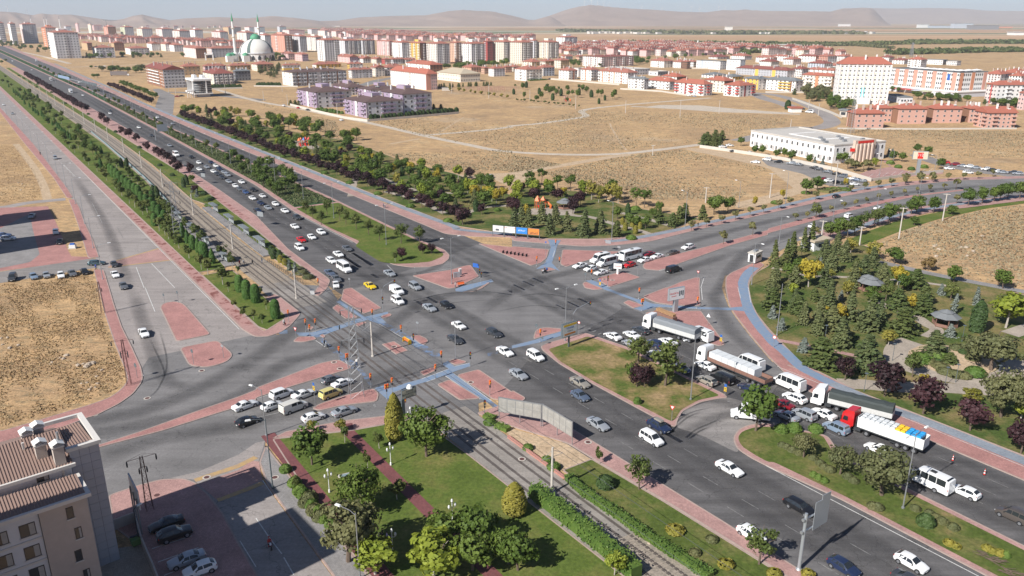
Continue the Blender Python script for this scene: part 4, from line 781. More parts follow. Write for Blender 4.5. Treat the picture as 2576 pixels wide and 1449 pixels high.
def boxtruck(P_,hd,col,label,L=7.0,h=3.2,nm='box_truck',cat='lorry',cabcol='white'):
 r_=root(nm,(P_[0],P_[1],.03),hd,label,cat)
 q=MB();q.box(-.9,0,.55+h/2,L-2.0,2.4,h-.5);q.obj('cargo_box',col,r_)
 q=MB();q.box(L/2-.95,0,1.35,1.8,2.2,2.0,taper=.92);c=q.obj('cab',PAINT[cabcol],r_)
 q=MB();q.quad((L/2-.02,-.9,1.5),(L/2-.02,.9,1.5),(L/2-.07,.85,2.2),(L/2-.07,-.85,2.2));q.obj('windscreen',MAT['autoglass'],c)
 q=MB();q.disc((0,0,0),'y',.46,.3,12);wm=q.mesh('wheel',MAT['tyre'])
 for x in (L/2-1.1,-L/2+1.4):
  for sg in (-1,1):O('wheel',wm,r_,(x,sg*1.05,.46))
boxtruck(Q1('00',1205,750,1.5),R(8),M('brown_trailer',(.20,.17,.16),.7),'long brown trailer lorry parked in the dry field below the far houses',22,5,cabcol='white')
boxtruck(Q1('00',365,612,1.5),R(124.7),PAINT['white'],'white box truck on the far end of the dual carriageway',8,4)
boxtruck(Q1('00',712,920,1.5),R(-55.3),PAINT['white'],'long white box truck behind the far dark-leaved trees',10,3.4)
boxtruck(Q1('00',512,800,1.5),R(-55.3),PAINT['cream'],'cream box truck between the dark-leaved trees up the road',8,3.4)
# -------- planting
def leafmat(name,a,b,trans=.25):
 m,n,l,bs=nodes(name)
 oi=n.new('ShaderNodeObjectInfo');t=pos_noise(n,l,.9,3,.6);ad=n.new('ShaderNodeMath');ad.operation='MULTIPLY_ADD';ad.inputs[1].default_value=.45
 l.new(oi.outputs['Random'],ad.inputs[0]);l.new(t.outputs[0],ad.inputs[2])
 r=ramp(n,[(.35,a),(1.0,b)]);l.new(ad.outputs[0],r.inputs[0]);l.new(r.outputs[0],bs.inputs['Base Color'])
 bs.inputs['Roughness'].default_value=.6;bs.inputs['Specular IOR Level'].default_value=.25
 tr=n.new('ShaderNodeBsdfTranslucent');l.new(r.outputs[0],tr.inputs['Color']);mx=n.new('ShaderNodeMixShader');mx.inputs[0].default_value=trans
 out=[k for k in n if k.type=='OUTPUT_MATERIAL'][0];l.new(bs.outputs[0],mx.inputs[1]);l.new(tr.outputs[0],mx.inputs[2]);l.new(mx.outputs[0],out.inputs[0]);return m
LEAF={k:leafmat('leaves_'+k,a,b,t) for k,a,b,t in (
 ('plum',(.018,.010,.012),(.060,.024,.028),.12),('maple',(0.066,0.114,0.020),(0.139,0.192,0.036),.28),('ash',(0.073,0.112,0.027),(0.165,0.186,0.050),.28),('bright',(0.172,0.236,0.028),(0.304,0.335,0.045),.3),('yellow',(0.396,0.322,0.034),(.42,.33,.05),.3),
 ('olive',(0.132,0.143,0.050),(0.264,0.236,0.095),.25),('dusty',(0.099,0.118,0.050),(0.165,0.161,0.067),.2),('pine',(0.059,0.093,0.027),(0.132,0.149,0.047),.15),('cedar',(0.073,0.105,0.040),(0.158,0.167,0.067),.15),('blue',(0.112,0.143,0.118),(0.198,0.223,0.190),.1),
 ('topiary',(0.042,0.105,0.020),(0.086,0.167,0.034),.12),('cypress',(0.037,0.068,0.022),(0.066,0.105,0.031),.1),('golden',(0.158,0.161,0.028),(0.290,0.248,0.045),.15),('hedge',(0.066,0.130,0.025),(0.145,0.211,0.043),.2),('rust',(.16,.10,.04),(.24,.17,.06),.2))}
rng=np.random.default_rng(3)
def quads(c,nrm,size,asp=1.0,rand=.6):
 n=len(c);d=nrm+rng.normal(0,rand,(n,3));d/=np.linalg.norm(d,axis=1)[:,None]+1e-9
 a=np.cross(d,rng.normal(0,1,(n,3)));a/=np.linalg.norm(a,axis=1)[:,None]+1e-9;b=np.cross(d,a)
 s=(size*rng.uniform(.65,1.35,n))[:,None];a=a*s*asp;b=b*s
 return np.stack([c-a-b*.5,c+a*.3-b,c+a+b*.4,c-a*.2+b],1)
def qmesh(name,Qs,mats,extra=None,midx=None):
 v=Qs.reshape(-1,3);me=D.meshes.new(name);nf=len(Qs)
 me.from_pydata(v.tolist(),[],np.arange(nf*4).reshape(-1,4).tolist())
 me.materials.append(mats);return me
def crown(seed,n=1100,h=6.0,r=2.4,base=.30,leaf=.22,cl=26,flat_=1.0,gap=.33):
 global rng;rng=np.random.default_rng(seed)
 zc,hz=h*(base+1)/2,h*(1-base)/2
 cc=[]
 while len(cc)<cl:
  p=rng.uniform(-1,1,3)
  if .35<np.linalg.norm(p)<1:cc.append(p)
 cc=np.array(cc)*rng.uniform(.72,1.16,(cl,1));k=rng.choice(cl,n,p=(lambda q:q/q.sum())(rng.uniform(.3,1.6,cl)));off=rng.normal(0,1,(n,3));off/=np.linalg.norm(off,axis=1)[:,None]
 p=cc[k]*.84+off*gap*rng.uniform(.55,1.0,(n,1));nr=off*.6+p;c=p*np.array([r,r,hz]);c[:,2]+=zc
 return quads(c,nr,leaf)
def conifer(seed,n=1000,h=9.0,r=2.6,droop=.25,base=.08,leaf=.26,pw=.85,tiers=13):
 global rng;rng=np.random.default_rng(seed);out=[]
 t=(rng.integers(0,tiers,n)+rng.uniform(0,.35,n))/tiers;R_=r*(1-t)**pw*(.82+.3*rng.random(n))+.12
 br=rng.integers(0,9,n);R_=R_*rng.uniform(.55,1.2,(tiers+1,9))[np.floor(t*tiers).astype(int),br];ang=br*2*pi/9+np.floor(t*tiers)*1.3+rng.normal(0,.16,n);rr=R_*np.sqrt(rng.uniform(.08,1,n))
 z=h*(base+(1-base)*t)-droop*rr+rng.normal(0,.07,n)
 c=np.stack([rr*np.cos(ang),rr*np.sin(ang),z],1);nr=np.stack([np.cos(ang)*.5,np.sin(ang)*.5,np.full(n,.9)],1)
 return quads(c,nr,leaf,1.3,.35)
def column(seed,n=900,h=4.0,r=1.0,prof=((0,.75),(.15,1),(.7,.92),(.9,.65),(1,.2)),leaf=.13):
 global rng;rng=np.random.default_rng(seed);t=rng.uniform(0.02,1,n);a=rng.uniform(0,2*pi,n)
 R_=np.interp(t,[p[0] for p in prof],[p[1] for p in prof])*r*rng.uniform(.93,1.03,n)
 c=np.stack([R_*np.cos(a),R_*np.sin(a),t*h],1);nr=np.stack([np.cos(a),np.sin(a),.25+1.4*(t>.88)],1);return quads(c,nr,leaf,1,.4)
def colcore(h,r,prof,k=.9):
 m=MB();m.lathe([(p[1]*r*k,p[0]*h*.985) for p in prof],10);return m
def trunkmesh(h,r0,lean=0.0,limbs=5,rc=1.6,mat='trunk',seed=0):
 m=MB();rs=random.Random(seed);top=(lean*.6,lean*.3,h*.62)
 m.tube([(0,0,-.05),(lean*.2,.05,h*.22),(lean*.4,-.04,h*.42),top],[r0*1.25,r0,r0*.85,r0*.5],6)
 for k in range(limbs):
  a=k*2*pi/limbs+rs.random();z=h*(.34+.05*k);m.tube([(lean*.35,0,z),(cos(a)*rc*.5,sin(a)*rc*.5,z+h*.16),(cos(a)*rc*.85,sin(a)*rc*.85,z+h*.27)],[r0*.5,r0*.32,r0*.12],4,False)
 return m.mesh('trunk',MAT[mat])
PR_T=((0,.7),(.12,.95),(.45,1),(.8,.86),(.94,.6),(1,.15));PR_C=((0,.8),(.2,1),(.6,.72),(.85,.36),(1,.04));PR_S=((0,.8),(.3,1),(.65,.92),(.88,.6),(1,.12))
SPEC={}
def spec(key,builder,nvar,leafk,th,tr,trunk=None,core=None):
 vs=[]
 for i in range(nvar):
  cm=qmesh('crown',builder(100*len(SPEC)+i),LEAF[leafk])
  if core:
   k=core();me=k.mesh('core',LEAF[leafk]);
   v0=len(cm.vertices);vv=[tuple(v.co) for v in cm.vertices]+[tuple(v.co) for v in me.vertices];ff=[tuple(p.vertices) for p in cm.polygons]+[tuple(v0+q for q in p.vertices) for p in me.polygons]
   cm=D.meshes.new('crown');cm.from_pydata(vv,[],ff);cm.materials.append(LEAF[leafk])
  vs.append((cm,trunk(i) if trunk else None))
 SPEC[key]=(vs,th,tr)
spec('plum',lambda s:crown(s,1300,5.4,2.3,.26,.19,30,gap=.36),5,'plum',5.4,2.3,lambda i:trunkmesh(5.4,.11,.2*(i-1),5,1.5,'trunk',i))
spec('maple',lambda s:crown(s,1500,6.5,2.8,.28,.22,34),5,'maple',6.5,2.8,lambda i:trunkmesh(6.5,.14,.2*(i-1),6,1.8,'trunk',i))
spec('sparse',lambda s:crown(s,1000,7.0,2.9,.30,.19,30,gap=.30),4,'ash',7.0,2.9,lambda i:trunkmesh(7.0,.15,.3*(i-1),7,2.2,'trunk',i))
spec('street',lambda s:crown(s,900,5.5,1.7,.34,.18,20),5,'ash',5.5,1.7,lambda i:trunkmesh(5.5,.09,.1,4,1.0,'trunk_white',i))
spec('big',lambda s:crown(s,3200,9.0,4.6,.22,.24,60,gap=.27),3,'maple',9.0,4.6,lambda i:trunkmesh(9,.24,.3,8,3.0,'trunk',i))
spec('dusty',lambda s:crown(s,3000,7.5,4.4,.24,.21,55,gap=.27),3,'dusty',7.5,4.4,lambda i:trunkmesh(7.5,.24,.5,8,2.8,'trunk',i))
spec('bright',lambda s:crown(s,1200,6.5,2.2,.22,.22,26),4,'bright',6.5,2.2,lambda i:trunkmesh(6.5,.11,.1,5,1.3,'trunk_white',i))
spec('yellow',lambda s:crown(s,1300,6.5,2.6,.24,.22,28),4,'yellow',6.5,2.6,lambda i:trunkmesh(6.5,.12,.1,5,1.5,'trunk_white',i))
spec('golden',lambda s:crown(s,1000,6.5,2.2,.24,.2,24),3,'golden',6.5,2.2,lambda i:trunkmesh(6.5,.10,.1,5,1.3,'trunk_white',i))
spec('olive',lambda s:crown(s,650,3.6,1.25,.38,.15,16),4,'olive',3.6,1.25,lambda i:trunkmesh(3.6,.06,.05,4,.7,'trunk',i))
spec('rust',lambda s:crown(s,800,4.0,1.7,.2,.18,20),2,'rust',4.0,1.7,lambda i:trunkmesh(4,.08,.05,4,.9,'trunk',i))
spec('cedar',lambda s:conifer(s,1500,9,2.8,.28,.06,.25,.8,13),4,'cedar',9,2.8,lambda i:trunkmesh(9,.15,0,3,.8,'trunk',i))
spec('pine',lambda s:conifer(s,1300,7,2.4,.10,.10,.25,.62,9),4,'pine',7,2.4,lambda i:trunkmesh(7,.14,0,3,.8,'trunk',i))
spec('spruce',lambda s:conifer(s,1300,11,2.5,.32,.04,.25,.95,16),3,'pine',11,2.5,lambda i:trunkmesh(11,.16,0,3,.6,'trunk',i))
spec('blue',lambda s:conifer(s,800,3.2,1.2,.2,.05,.14,.85,9),3,'blue',3.2,1.2,lambda i:trunkmesh(3.2,.06,0,3,.3,'trunk',i))
spec('topiary',lambda s:column(s,1500,4.2,1.05,PR_T,.10),2,'topiary',4.2,1.05,lambda i:trunkmesh(1.0,.10,0,0),lambda:colcore(4.2,1.05,PR_T,.94))
spec('cone',lambda s:column(s,1100,3.4,.7,PR_C,.09),2,'topiary',3.4,.7,lambda i:trunkmesh(1.0,.08,0,0),lambda:colcore(3.4,.7,PR_C))
spec('goldcone',lambda s:column(s,900,1.9,.5,PR_S,.09),2,'golden',1.9,.5,lambda i:trunkmesh(.6,.05,0,0),lambda:colcore(1.9,.5,PR_S))
spec('cypress',lambda s:column(s,1100,4.6,.85,PR_S,.14),2,'cypress',4.6,.85,lambda i:trunkmesh(1.0,.08,0,0),lambda:colcore(4.6,.85,PR_S,.8))
spec('columnar',lambda s:column(s,2200,9.0,1.7,((0,.5),(.15,.95),(.45,1),(.75,.7),(.92,.32),(1,.05)),.2),2,'golden',9.0,1.7,lambda i:trunkmesh(3.0,.14,0,0),lambda:colcore(9.0,1.7,((0,.5),(.15,.9),(.45,.9),(.75,.6),(1,.05)),.75))
spec('shrub',lambda s:column(s,700,1.5,1.1,((0,.85),(.4,1),(.8,.7),(1,.15)),.15),3,'hedge',1.5,1.1,None,lambda:colcore(1.5,1.1,((0,.85),(.4,1),(.8,.7),(1,.15)),.82))
spec('darkshrub',lambda s:column(s,600,1.5,1.1,((0,.85),(.4,1),(.8,.7),(1,.15)),.14),2,'cypress',1.5,1.1,None,lambda:colcore(1.5,1.1,((0,.85),(.4,1),(.8,.7),(1,.15)),.85))
spec('greyshrub',lambda s:column(s,600,1.1,1.3,((0,.85),(.4,1),(.8,.75),(1,.2)),.14),2,'dusty',1.1,1.3,None,lambda:colcore(1.1,1.3,((0,.85),(.4,1),(.8,.75),(1,.2)),.8))
spec('rose',lambda s:column(s,420,.8,.7,((0,.8),(.5,1),(1,.3)),.12),2,'golden',.8,.7)
spec('locust',lambda s:crown(s,1000,7.5,2.9,.42,.2,30,gap=.26),3,'maple',7.5,2.9,lambda i:trunkmesh(7.5,.13,.3,6,1.8,'trunk',i))
NAMES={'plum':('purple_plum_tree','dark purple-leaved tree'),'maple':('maple_tree','round green tree'),'sparse':('sparse_tree','thinly leaved green tree'),'street':('street_tree','slender green street tree'),'big':('spreading_tree','big spreading green tree'),'dusty':('dusty_tree','wide dusty grey-green tree'),'bright':('lime_green_tree','lime-green tree'),'yellow':('yellow_tree','yellow-leaved tree'),'golden':('golden_green_tree','golden-green tree'),'olive':('small_olive_tree','small olive-coloured tree'),'rust':('russet_tree','small russet tree'),'cedar':('cedar_tree','cedar'),'pine':('pine_tree','broad pine'),'spruce':('spruce_tree','tall pointed spruce'),'blue':('blue_spruce','small blue spruce'),'topiary':('clipped_column_tree','clipped rounded evergreen column'),'cone':('clipped_cone_tree','slim clipped evergreen cone'),'goldcone':('golden_dwarf_conifer','small golden-green conifer'),'cypress':('cypress_tree','dark narrow cypress'),'columnar':('columnar_conifer','tall golden-green columnar conifer'),'shrub':('shrub','rounded green shrub'),'darkshrub':('dark_shrub','dark rounded shrub'),'greyshrub':('grey_shrub','low grey-green shrub'),'rose':('rose_bush','small orange-flowered bush'),'locust':('feathery_tree','feathery light-crowned tree')}
AREA={'pr':'in the row along the park edge','sr':'along the tram-side pavement','wl':'in the clipped strip beside the tram line','md':'on the upper median','np':'in the park behind the advertising boards','nr':'along the eastern arm far pavement','nm':'on the narrow eastern median','ns':'along the eastern arm near pavement','ep':'in the large eastern park','sp':'in the lawn park below the junction','lo':'on the strip beside the lower tram track','m2':'on the brown triangular median','m3':'on the lower right median','fp':'in the far playground park','ft':'among the far apartment towers','ff':'along the far side road','st':'beside the tram stop','hb':'around the lilac apartment blocks','pb':'around the white public building','wt':'below the tall white tower'}
planted=[]
def plant(area,sp,P_,h=None,r=None,z=.12):planted.append((area,sp,P_,h,r,z))
def row(area,sp,a,b,n,h,r,jit=.6,hv=.15,z=.12):
 A,B=Vector(a),Vector(b)
 for i in range(n):
  p=A.lerp(B,(i+.5)/n)+Vector((random.uniform(-jit,jit),random.uniform(-jit,jit)));k=1+random.uniform(-hv,hv);plant(area,sp,(p.x,p.y),h*k,r*k*random.uniform(.92,1.08),z)
def inside(p,poly):
 c=False;n=len(poly)
 for i in range(n):
  (x1,y1),(x2,y2)=poly[i-1],poly[i]
  if (y1>p[1]) !=(y2>p[1]) and p[0]<(x2-x1)*(p[1]-y1)/(y2-y1)+x1:c=not c
 return c
def fill(area,poly,n,mix,mind=3.0,z=.1):
 P_=Q(poly);xs,ys=[p[0] for p in P_],[p[1] for p in P_];tries=0;ks=[]
 have=[q[2] for q in planted]
 while len(ks)<n and tries<n*60:
  tries+=1;p=(random.uniform(min(xs),max(xs)),random.uniform(min(ys),max(ys)))
  if not inside(p,P_) or any((p[0]-q[0])**2+(p[1]-q[1])**2<mind*mind for q in have+ks):continue
  ks.append(p);sp,h,r=random.choices([m_[:3] for m_ in mix],[m_[3] for m_ in mix])[0];k=random.uniform(.8,1.2);plant(area,sp,p,h*k,r*k,z)
def many(area,sp,h,r,spec_,z=.12,v=.1):
 for p in Q(spec_):k=1+random.uniform(-v,v);plant(area,sp,p,h*k,r*k,z)
row('pr','plum',ST(-612,134.8),ST(-222,136.8),50,5.6,2.6,.7)
for i in range(14):plant('pr','shrub',ST(-590+i*27.5,134.4-.3),1.2,1.7,.1)
row('sr','plum',ST(-1180,84.5),ST(-700,84),46,6.0,2.9,.8)
many('sr','plum',5.6,2.4,'00 820 1100 872 1128 1022 1218 1080 1265 1225 1358 1300 1390 1380 1440 / 10 1490 75 1575 120 1625 155 1680 185 1800 298 1910 302 1740 235')
row('ff','plum',Q1('00',1100,872),Q1('00',1545,1055),22,5.6,2.6,.8,z=.02);row('ff','maple',Q1('00',1200,850),Q1('00',1590,1005),14,6,2.8,.8,z=.02)
many('wl','topiary',5.0,1.2,'10 1115 308 1145 338 1178 365 1210 400 1250 432 1320 495 1365 530 1285 458 1400 545 1430 597 1480 645 1530 672 1565 722 1608 757 1660 802 1945 1065 2065 1172 / u 604 735 622 752 644 762 694 802',.13)
many('wl','cone',4.4,.9,'00 140 935 165 952 185 968 205 988 225 1008 250 1052 300 1082 335 1122 360 1142 385 1162 425 1172 445 1202 470 1222 490 1242 555 1252 580 1292 600 1302 620 1332 640 1352 660 1362 690 1382 715 1412 90 880 / 10 1890 1000 2000 1092 2140 1205 1840 920',.13)
many('wl','cypress',4.8,.95,'10 1225 240 1275 242 1550 532 1590 537 1850 440 1885 415 / 00 380 1010 510 1100',.13)
many('wl','street',4.8,1.65,'10 755 92 850 172 895 217 980 282 1040 332 1075 372 1160 457 1195 492 1230 532 1305 602 1360 642 1440 717 1525 802 1605 882 1665 922 1700 962 1805 1055 1905 1155 2030 1268 2095 1322 2245 1420 1290 332 1330 380 1390 430 1440 480 1500 560 1620 650 1720 760 1870 880 1960 960 2030 1030 2250 1180 2340 1250 700 40 620 -60 1000 200 1110 230 1180 250',.13)
many('wl','street',5.0,1.8,'00 30 840 80 850 120 880 60 790 200 930 260 980 320 1030 500 1160 570 1210 620 1250 700 1330 770 1380 820 1449 560 1350 660 1440',.13)
many('wl','street',2.6,.8,'u 560 700 575 735 590 780 612 800 638 805 660 815 600 690 655 750 670 780',.13)
fill('wl','st -900 50 -560 51 -330 52 -330 57 -560 64 -900 64',46,[('street',5,1.8,3),('maple',5,2.0,2),('cone',4,.9,2)],4,.13)
fill('wl','st -330 49.5 -225 49.5 -225 54 -330 58',16,[('street',4.6,1.6,3),('topiary',4,1.0,1)],3.4,.13)
many('st','cypress',3.0,.9,'11 180 1155 235 1160 160 1120',.13);many('st','goldcone',2.2,.9,'11 250 1195 290 1220 165 1090',.13);many('st','blue',3.2,1.0,'11 335 1270 400 1310',.13);many('st','greyshrub',1.0,1.7,'11 460 1310 530 1350 430 1280',.13)
many('st','darkshrub',1.4,1.2,'00 190 765 240 792 300 832 380 852 370 882 520 935 660 1045 890 1155 1165 1335 / 10 1405 45 1610 225 1735 325',.13)
many('st','plum',3.2,1.6,'10 1960 490',.13);many('st','blue',3.0,.9,'10 1985 530 1935 490',.13);many('st','maple',3.5,1.5,'10 1935 390',.13);many('st','darkshrub',1.2,1.6,'10 2050 510 2120 560 2090 575',.13);many('st','shrub',.5,2.6,'10 2130 620',.13)
row('st','shrub',Q1('11',20,930),Q1('11',60,980),2,.8,.8,z=.13)
many('md','maple',5.5,2.4,'00 410 692 450 705 490 725 545 765 600 782 650 800 700 815 / 10 2300 195 2350 160 2420 205 2450 300',.14)
many('md','street',5.2,1.7,'00 890 912 965 955 1060 1002 1100 1055 1200 1062 1260 1112 1300 1132 1350 1172 1440 1202 1480 1222 1570 1255 1620 1305 1730 1345 1865 1420 1935 1450 1000 940 1160 1040 / 10 2500 255 2180 90 2080 60',.14)
many('md','sparse',5.6,1.9,'11 430 540 505 712 575 762 660 817 715 717 845 778 905 812 1010 862 1135 917 1240 977 1645 1002',.14);many('md','sparse',6.3,2.7,'11 1460 1005',.14)
many('md','maple',6.0,2.4,'11 30 380 75 440 155 480 220 520 300 470 370 450 110 330 190 360 260 330 330 380 20 300 60 250 140 260',.14)
many('md','plum',3.6,1.5,'11 1470 1170 1675 1112 1765 1112',.14);many('md','street',3.0,1.0,'11 1402 1190',.14)
many('np','cedar',7.5,2.5,'12 385 915 555 878 895 897 165 862 20 852 300 795 440 805 100 790',.1);many('np','cedar',9.5,3.0,'12 725 932',.1);many('np','pine',5.8,2.0,'12 1045 937 1605 837 1490 805 1690 792 1920 762 1740 760',.1)
many('np','maple',4.6,1.8,'12 1340 857 1250 842 1420 752 1190 832 1060 760 1480 700',.1);many('np','goldcone',2.6,.8,'12 1110 812 1140 872 1240 902 1285 857 1210 832',.1)
many('np','golden',7.5,2.6,'12 800 562 870 592 950 562 1070 602 1010 570',.1);many('np','bright',7.0,2.5,'12 60 545 230 525 360 505 710 525 / 11 2130 500 2200 525',.1);many('np','yellow',6.0,2.0,'11 2330 555 2420 605 2490 565 2200 560 1560 290 1830 390 / 12 150 760',.1)
many('np','plum',5.4,2.4,'12 230 585 460 585 620 645 690 625 40 705 610 705 / 11 2576 690 880 160',.1);many('np','maple',6.5,2.9,'12 2030 712 2170 692',.1);many('np','locust',7.0,2.8,'12 170 425 460 465 590 475 1250 620 1330 640 300 400 1000 520',.1)
many('np','maple',6.0,2.6,'11 1600 455 1720 535 1760 605 1850 565 1430 285 1340 335 1690 345 1840 330 1540 345 1250 205 2000 520 2040 600 1900 640 700 160 770 220',.1);many('np','cypress',4.5,1.0,'11 1475 320 1645 370 2215 680 1210 210 1145 200 / 12 1165 720',.1);many('np','shrub',1.4,1.8,'11 1115 240 1125 330 1515 440 / 12 1200 960 1240 665',.1)
fill('np','11 100 60 900 330 1800 700 2250 780 2576 660 / 12 300 560 1000 620 / 12 1000 560 300 470 / 11 2400 420 1900 300 1300 190 800 60',88,[('maple',6.4,2.7,4),('bright',6,2.3,2.4),('cedar',6,2.0,2),('golden',5.5,1.9,1),('yellow',4.5,1.7,.8),('locust',6.5,2.4,1.5),('plum',4.5,1.9,1),('shrub',1.3,1.3,1)],4.2)
fill('np','00 1780 1130 2300 1120 / 01 500 1250 1050 1420 / 11 900 120 300 40 / 00 2560 1430',84,[('maple',6.8,3.0,5),('bright',6,2.3,2),('golden',6,2.2,1),('plum',5,2.2,1),('cedar',6,2.0,1),('yellow',5,2,.5)],5)
many('nr','olive',3.6,1.35,'12 1805 878 1955 838 2105 803 2245 768 2390 732 2530 698 / 13 100 658 220 628 475 567 835 492 970 467 1105 447 1240 432 1375 417 1530 397 1660 387 1810 372 1960 362 2110 352 2255 332',.13)
many('nr','olive',4.4,1.9,'13 1380 400 1650 375 1520 392',.13);many('nm','olive',3.2,1.0,'13 270 782 390 762 515 732 630 697 760 667 870 637 990 607 1110 577 1230 552 1370 527 1500 502 1625 487 1770 472',.13);many('nm','olive',4.6,1.7,'12 2125 1012 2420 922 / 13 1890 462',.13)
many('ns','maple',6.3,2.7,'13 620 962 720 932 870 922 1215 792 1440 712 1490 692 1660 692 2010 622 2150 602 2270 582 2330 575 2410 552 2530 552 2600 545',.1);many('ns','sparse',6.0,2.4,'13 960 862 1065 832 1100 822 1330 760 800 940',.1);many('ns','maple',3.6,1.9,'13 1850 712 1470 822',.1);many('ns','olive',3.4,1.5,'13 500 932 1895 602',.1)
many('nr','maple',6.0,2.6,'13 380 510 495 470',.05);many('nr','yellow',4.5,1.1,'12 2440 640 / 13 140 560 780 440',.05);many('nr','shrub',1.2,2.0,'13 600 470 660 460 720 465 780 470 380 500 80 600',.06)
many('ep','spruce',8.6,2.0,'13 60 1230 170 1232 230 1182 360 1082 420 1062',.1);many('ep','cedar',6.4,2.3,'13 570 1182 680 1102 1050 1242 1150 1449 560 1449 / 13 260 1449 640 1290 950 1340 760 1180',.1);many('ep','cedar',8.0,2.7,'13 850 1449 / 23 730 602 830 332 620 202',.1)
many('ep','pine',5.2,2.5,'23 40 205 300 262 1310 222 1560 272 1570 162 / 13 1490 1449',.1);many('ep','cedar',6.0,1.9,'23 355 372 490 475 1120 332',.1);many('ep','pine',6.2,3.2,'23 1350 462 525 795',.1);many('ep','cedar',7.6,3.9,'23 990 822',.1);many('ep','cedar',6.4,3.0,'23 1000 425 1670 702 640 420',.1)
many('ep','blue',3.2,1.25,'23 1830 492 350 645 40 302 130 422 1740 70',.1);many('ep','blue',5.2,1.2,'23 1860 262 2090 170',.1);many('ep','cypress',8.2,1.7,'23 2090 442',.1)
many('ep','yellow',9.0,3.8,'13 405 1440',.1);many('ep','bright',9.5,4.6,'23 2390 405',.1);many('ep','yellow',4.5,1.7,'23 720 360 1440 222',.1);many('ep','yellow',1.3,.9,'23 580 232 1570 932',.1);many('ep','yellow',6.0,2.5,'13 1300 1422',.1);many('ep','golden',5.0,2.4,'13 830 1102 1060 1162',.1)
many('ep','maple',4.8,2.7,'13 1270 1202 1870 1392 2360 1460',.1);many('ep','rust',4.2,2.3,'13 1610 1272',.1);many('ep','plum',4.6,1.9,'23 770 932',.1);many('ep','plum',7.0,3.9,'23 1170 1092 1560 1272',.1);many('ep','plum',6.0,2.9,'23 2030 1440',.1);many('ep','plum',5.5,2.6,'33 2540 220',.1)
many('ep','dusty',7.5,5.2,'23 2240 832',.1);many('ep','dusty',8.5,4.2,'23 2340 1302',.1);many('ep','golden',3.6,2.3,'23 2040 1182',.1);many('ep','bright',3.0,2.0,'23 2540 1330',.1)
many('ep','shrub',1.7,2.0,'23 1530 742 2080 882 1700 702',.1);many('ep','greyshrub',1.0,1.6,'23 1620 760 1780 860 1880 890 1960 900 2040 660 1960 620 2060 720 1900 620 1750 820 1460 780 1720 800',.13);many('ep','darkshrub',.9,.9,'23 1700 760 2080 680 1960 660',.13);many('ep','pine',2.6,1.7,'23 1830 760',.1)
many('ep','sparse',5.5,2.4,'23 1450 900 1180 130 1830 130 480 -700',.1)
fill('ep','13 80 1270 700 1200 1000 1300 1500 1440 / 23 1500 250 1200 700 700 560 300 300 / 22 2500 60',22,[('cedar',5.5,2.0,2),('pine',4.5,2.0,2),('blue',2.5,.9,1),('golden',4,1.8,2),('maple',4.5,2,3),('bright',4,1.7,1)],4.6)
many('sp','maple',6.0,3.0,'31 565 335',.12);many('sp','street',3.2,.9,'31 895 112 415 582 1420 682',.12);many('sp','street',3.4,1.0,'31 1125 367 1242 172',.12);many('sp','big',9.0,4.7,'31 1715 252',.12);many('sp','columnar',9.0,1.75,'31 1400 80',.12)
many('sp','big',7.0,3.3,'31 1060 810',.12);many('sp','dusty',8.0,4.3,'31 930 1310',.12);many('sp','bright',6.0,3.3,'31 1200 1440 1790 1470',.12);many('sp','maple',5.4,2.8,'31 1890 1172 2180 1400',.12);many('sp','maple',6.2,3.2,'31 2240 1152',.12);many('sp','street',3.4,1.5,'31 1420 684',.12);many('sp','maple',5.5,2.8,'31 2540 1330 / 32 60 1400',.12);many('sp','columnar',5.2,1.6,'32 20 832',.12);many('sp','bright',3.2,1.4,'32 1030 1445',.12)
many('sp','shrub',1.2,1.0,'31 300 400 390 540 440 620 470 650 510 690 560 760 620 830 680 900 760 960',.12);many('sp','greyshrub',1.3,1.2,'31 500 740 590 820 650 880 540 700',.12);many('sp','golden',2.2,1.0,'21 860 1449 560 1449 / 31 1420 40',.12)
many('lo','street',3.2,.9,'32 877 325',.12);many('lo','sparse',5.4,2.3,'32 1278 582 2485 1337',.12);many('lo','darkshrub',2.0,1.5,'32 940 555',.12);many('lo','rose',.9,1.2,'32 1640 1012 2150 1352',.12);many('lo','greyshrub',.7,.9,'32 1840 1232 2010 1100',.12);many('lo','shrub',.9,1.0,'32 420 370 160 175 350 300 / 21 2350 1370',.1);many('lo','rose',.8,.9,'33 400 1449 60 1449',.12)
many('m2','sparse',10.0,5.0,'22 1540 987',.14);many('m2','sparse',6.5,3.2,'22 1270 770',.14);many('m2','plum',4.2,1.6,'22 1330 1005 1255 1000 1380 960',.14);many('m2','maple',4.4,1.5,'22 1210 962',.14);many('m2','shrub',1.1,.7,'22 1262 1165',.14);many('m2','sparse',3.4,1.3,'22 1580 960',.14)
many('m3','maple',7.4,3.5,'22 2450 1442',.14);many('m3','dusty',4.8,2.4,'33 355 262',.14);many('m3','dusty',5.2,2.6,'33 722 432',.14);many('m3','dusty',7.6,5.4,'33 1140 642',.14);many('m3','greyshrub',.8,.8,'33 140 150 190 170 240 200 310 230 450 280 520 330 560 370 620 400 800 470 860 510 1050 770 1100 780 1480 790 1620 840 1690 880 1750 920 1860 980',.14);many('m3','shrub',.8,.6,'33 455 450 505 480 565 510 2390 1260',.14);many('m3','darkshrub',1.6,1.2,'33 1580 940',.14);many('m3','rose',.7,.7,'33 1820 1140 1890 1170 2200 1190 2260 1220 2330 1240',.14);many('m3','shrub',1.3,1.2,'23 130 1449 260 1440 480 1449',.14)
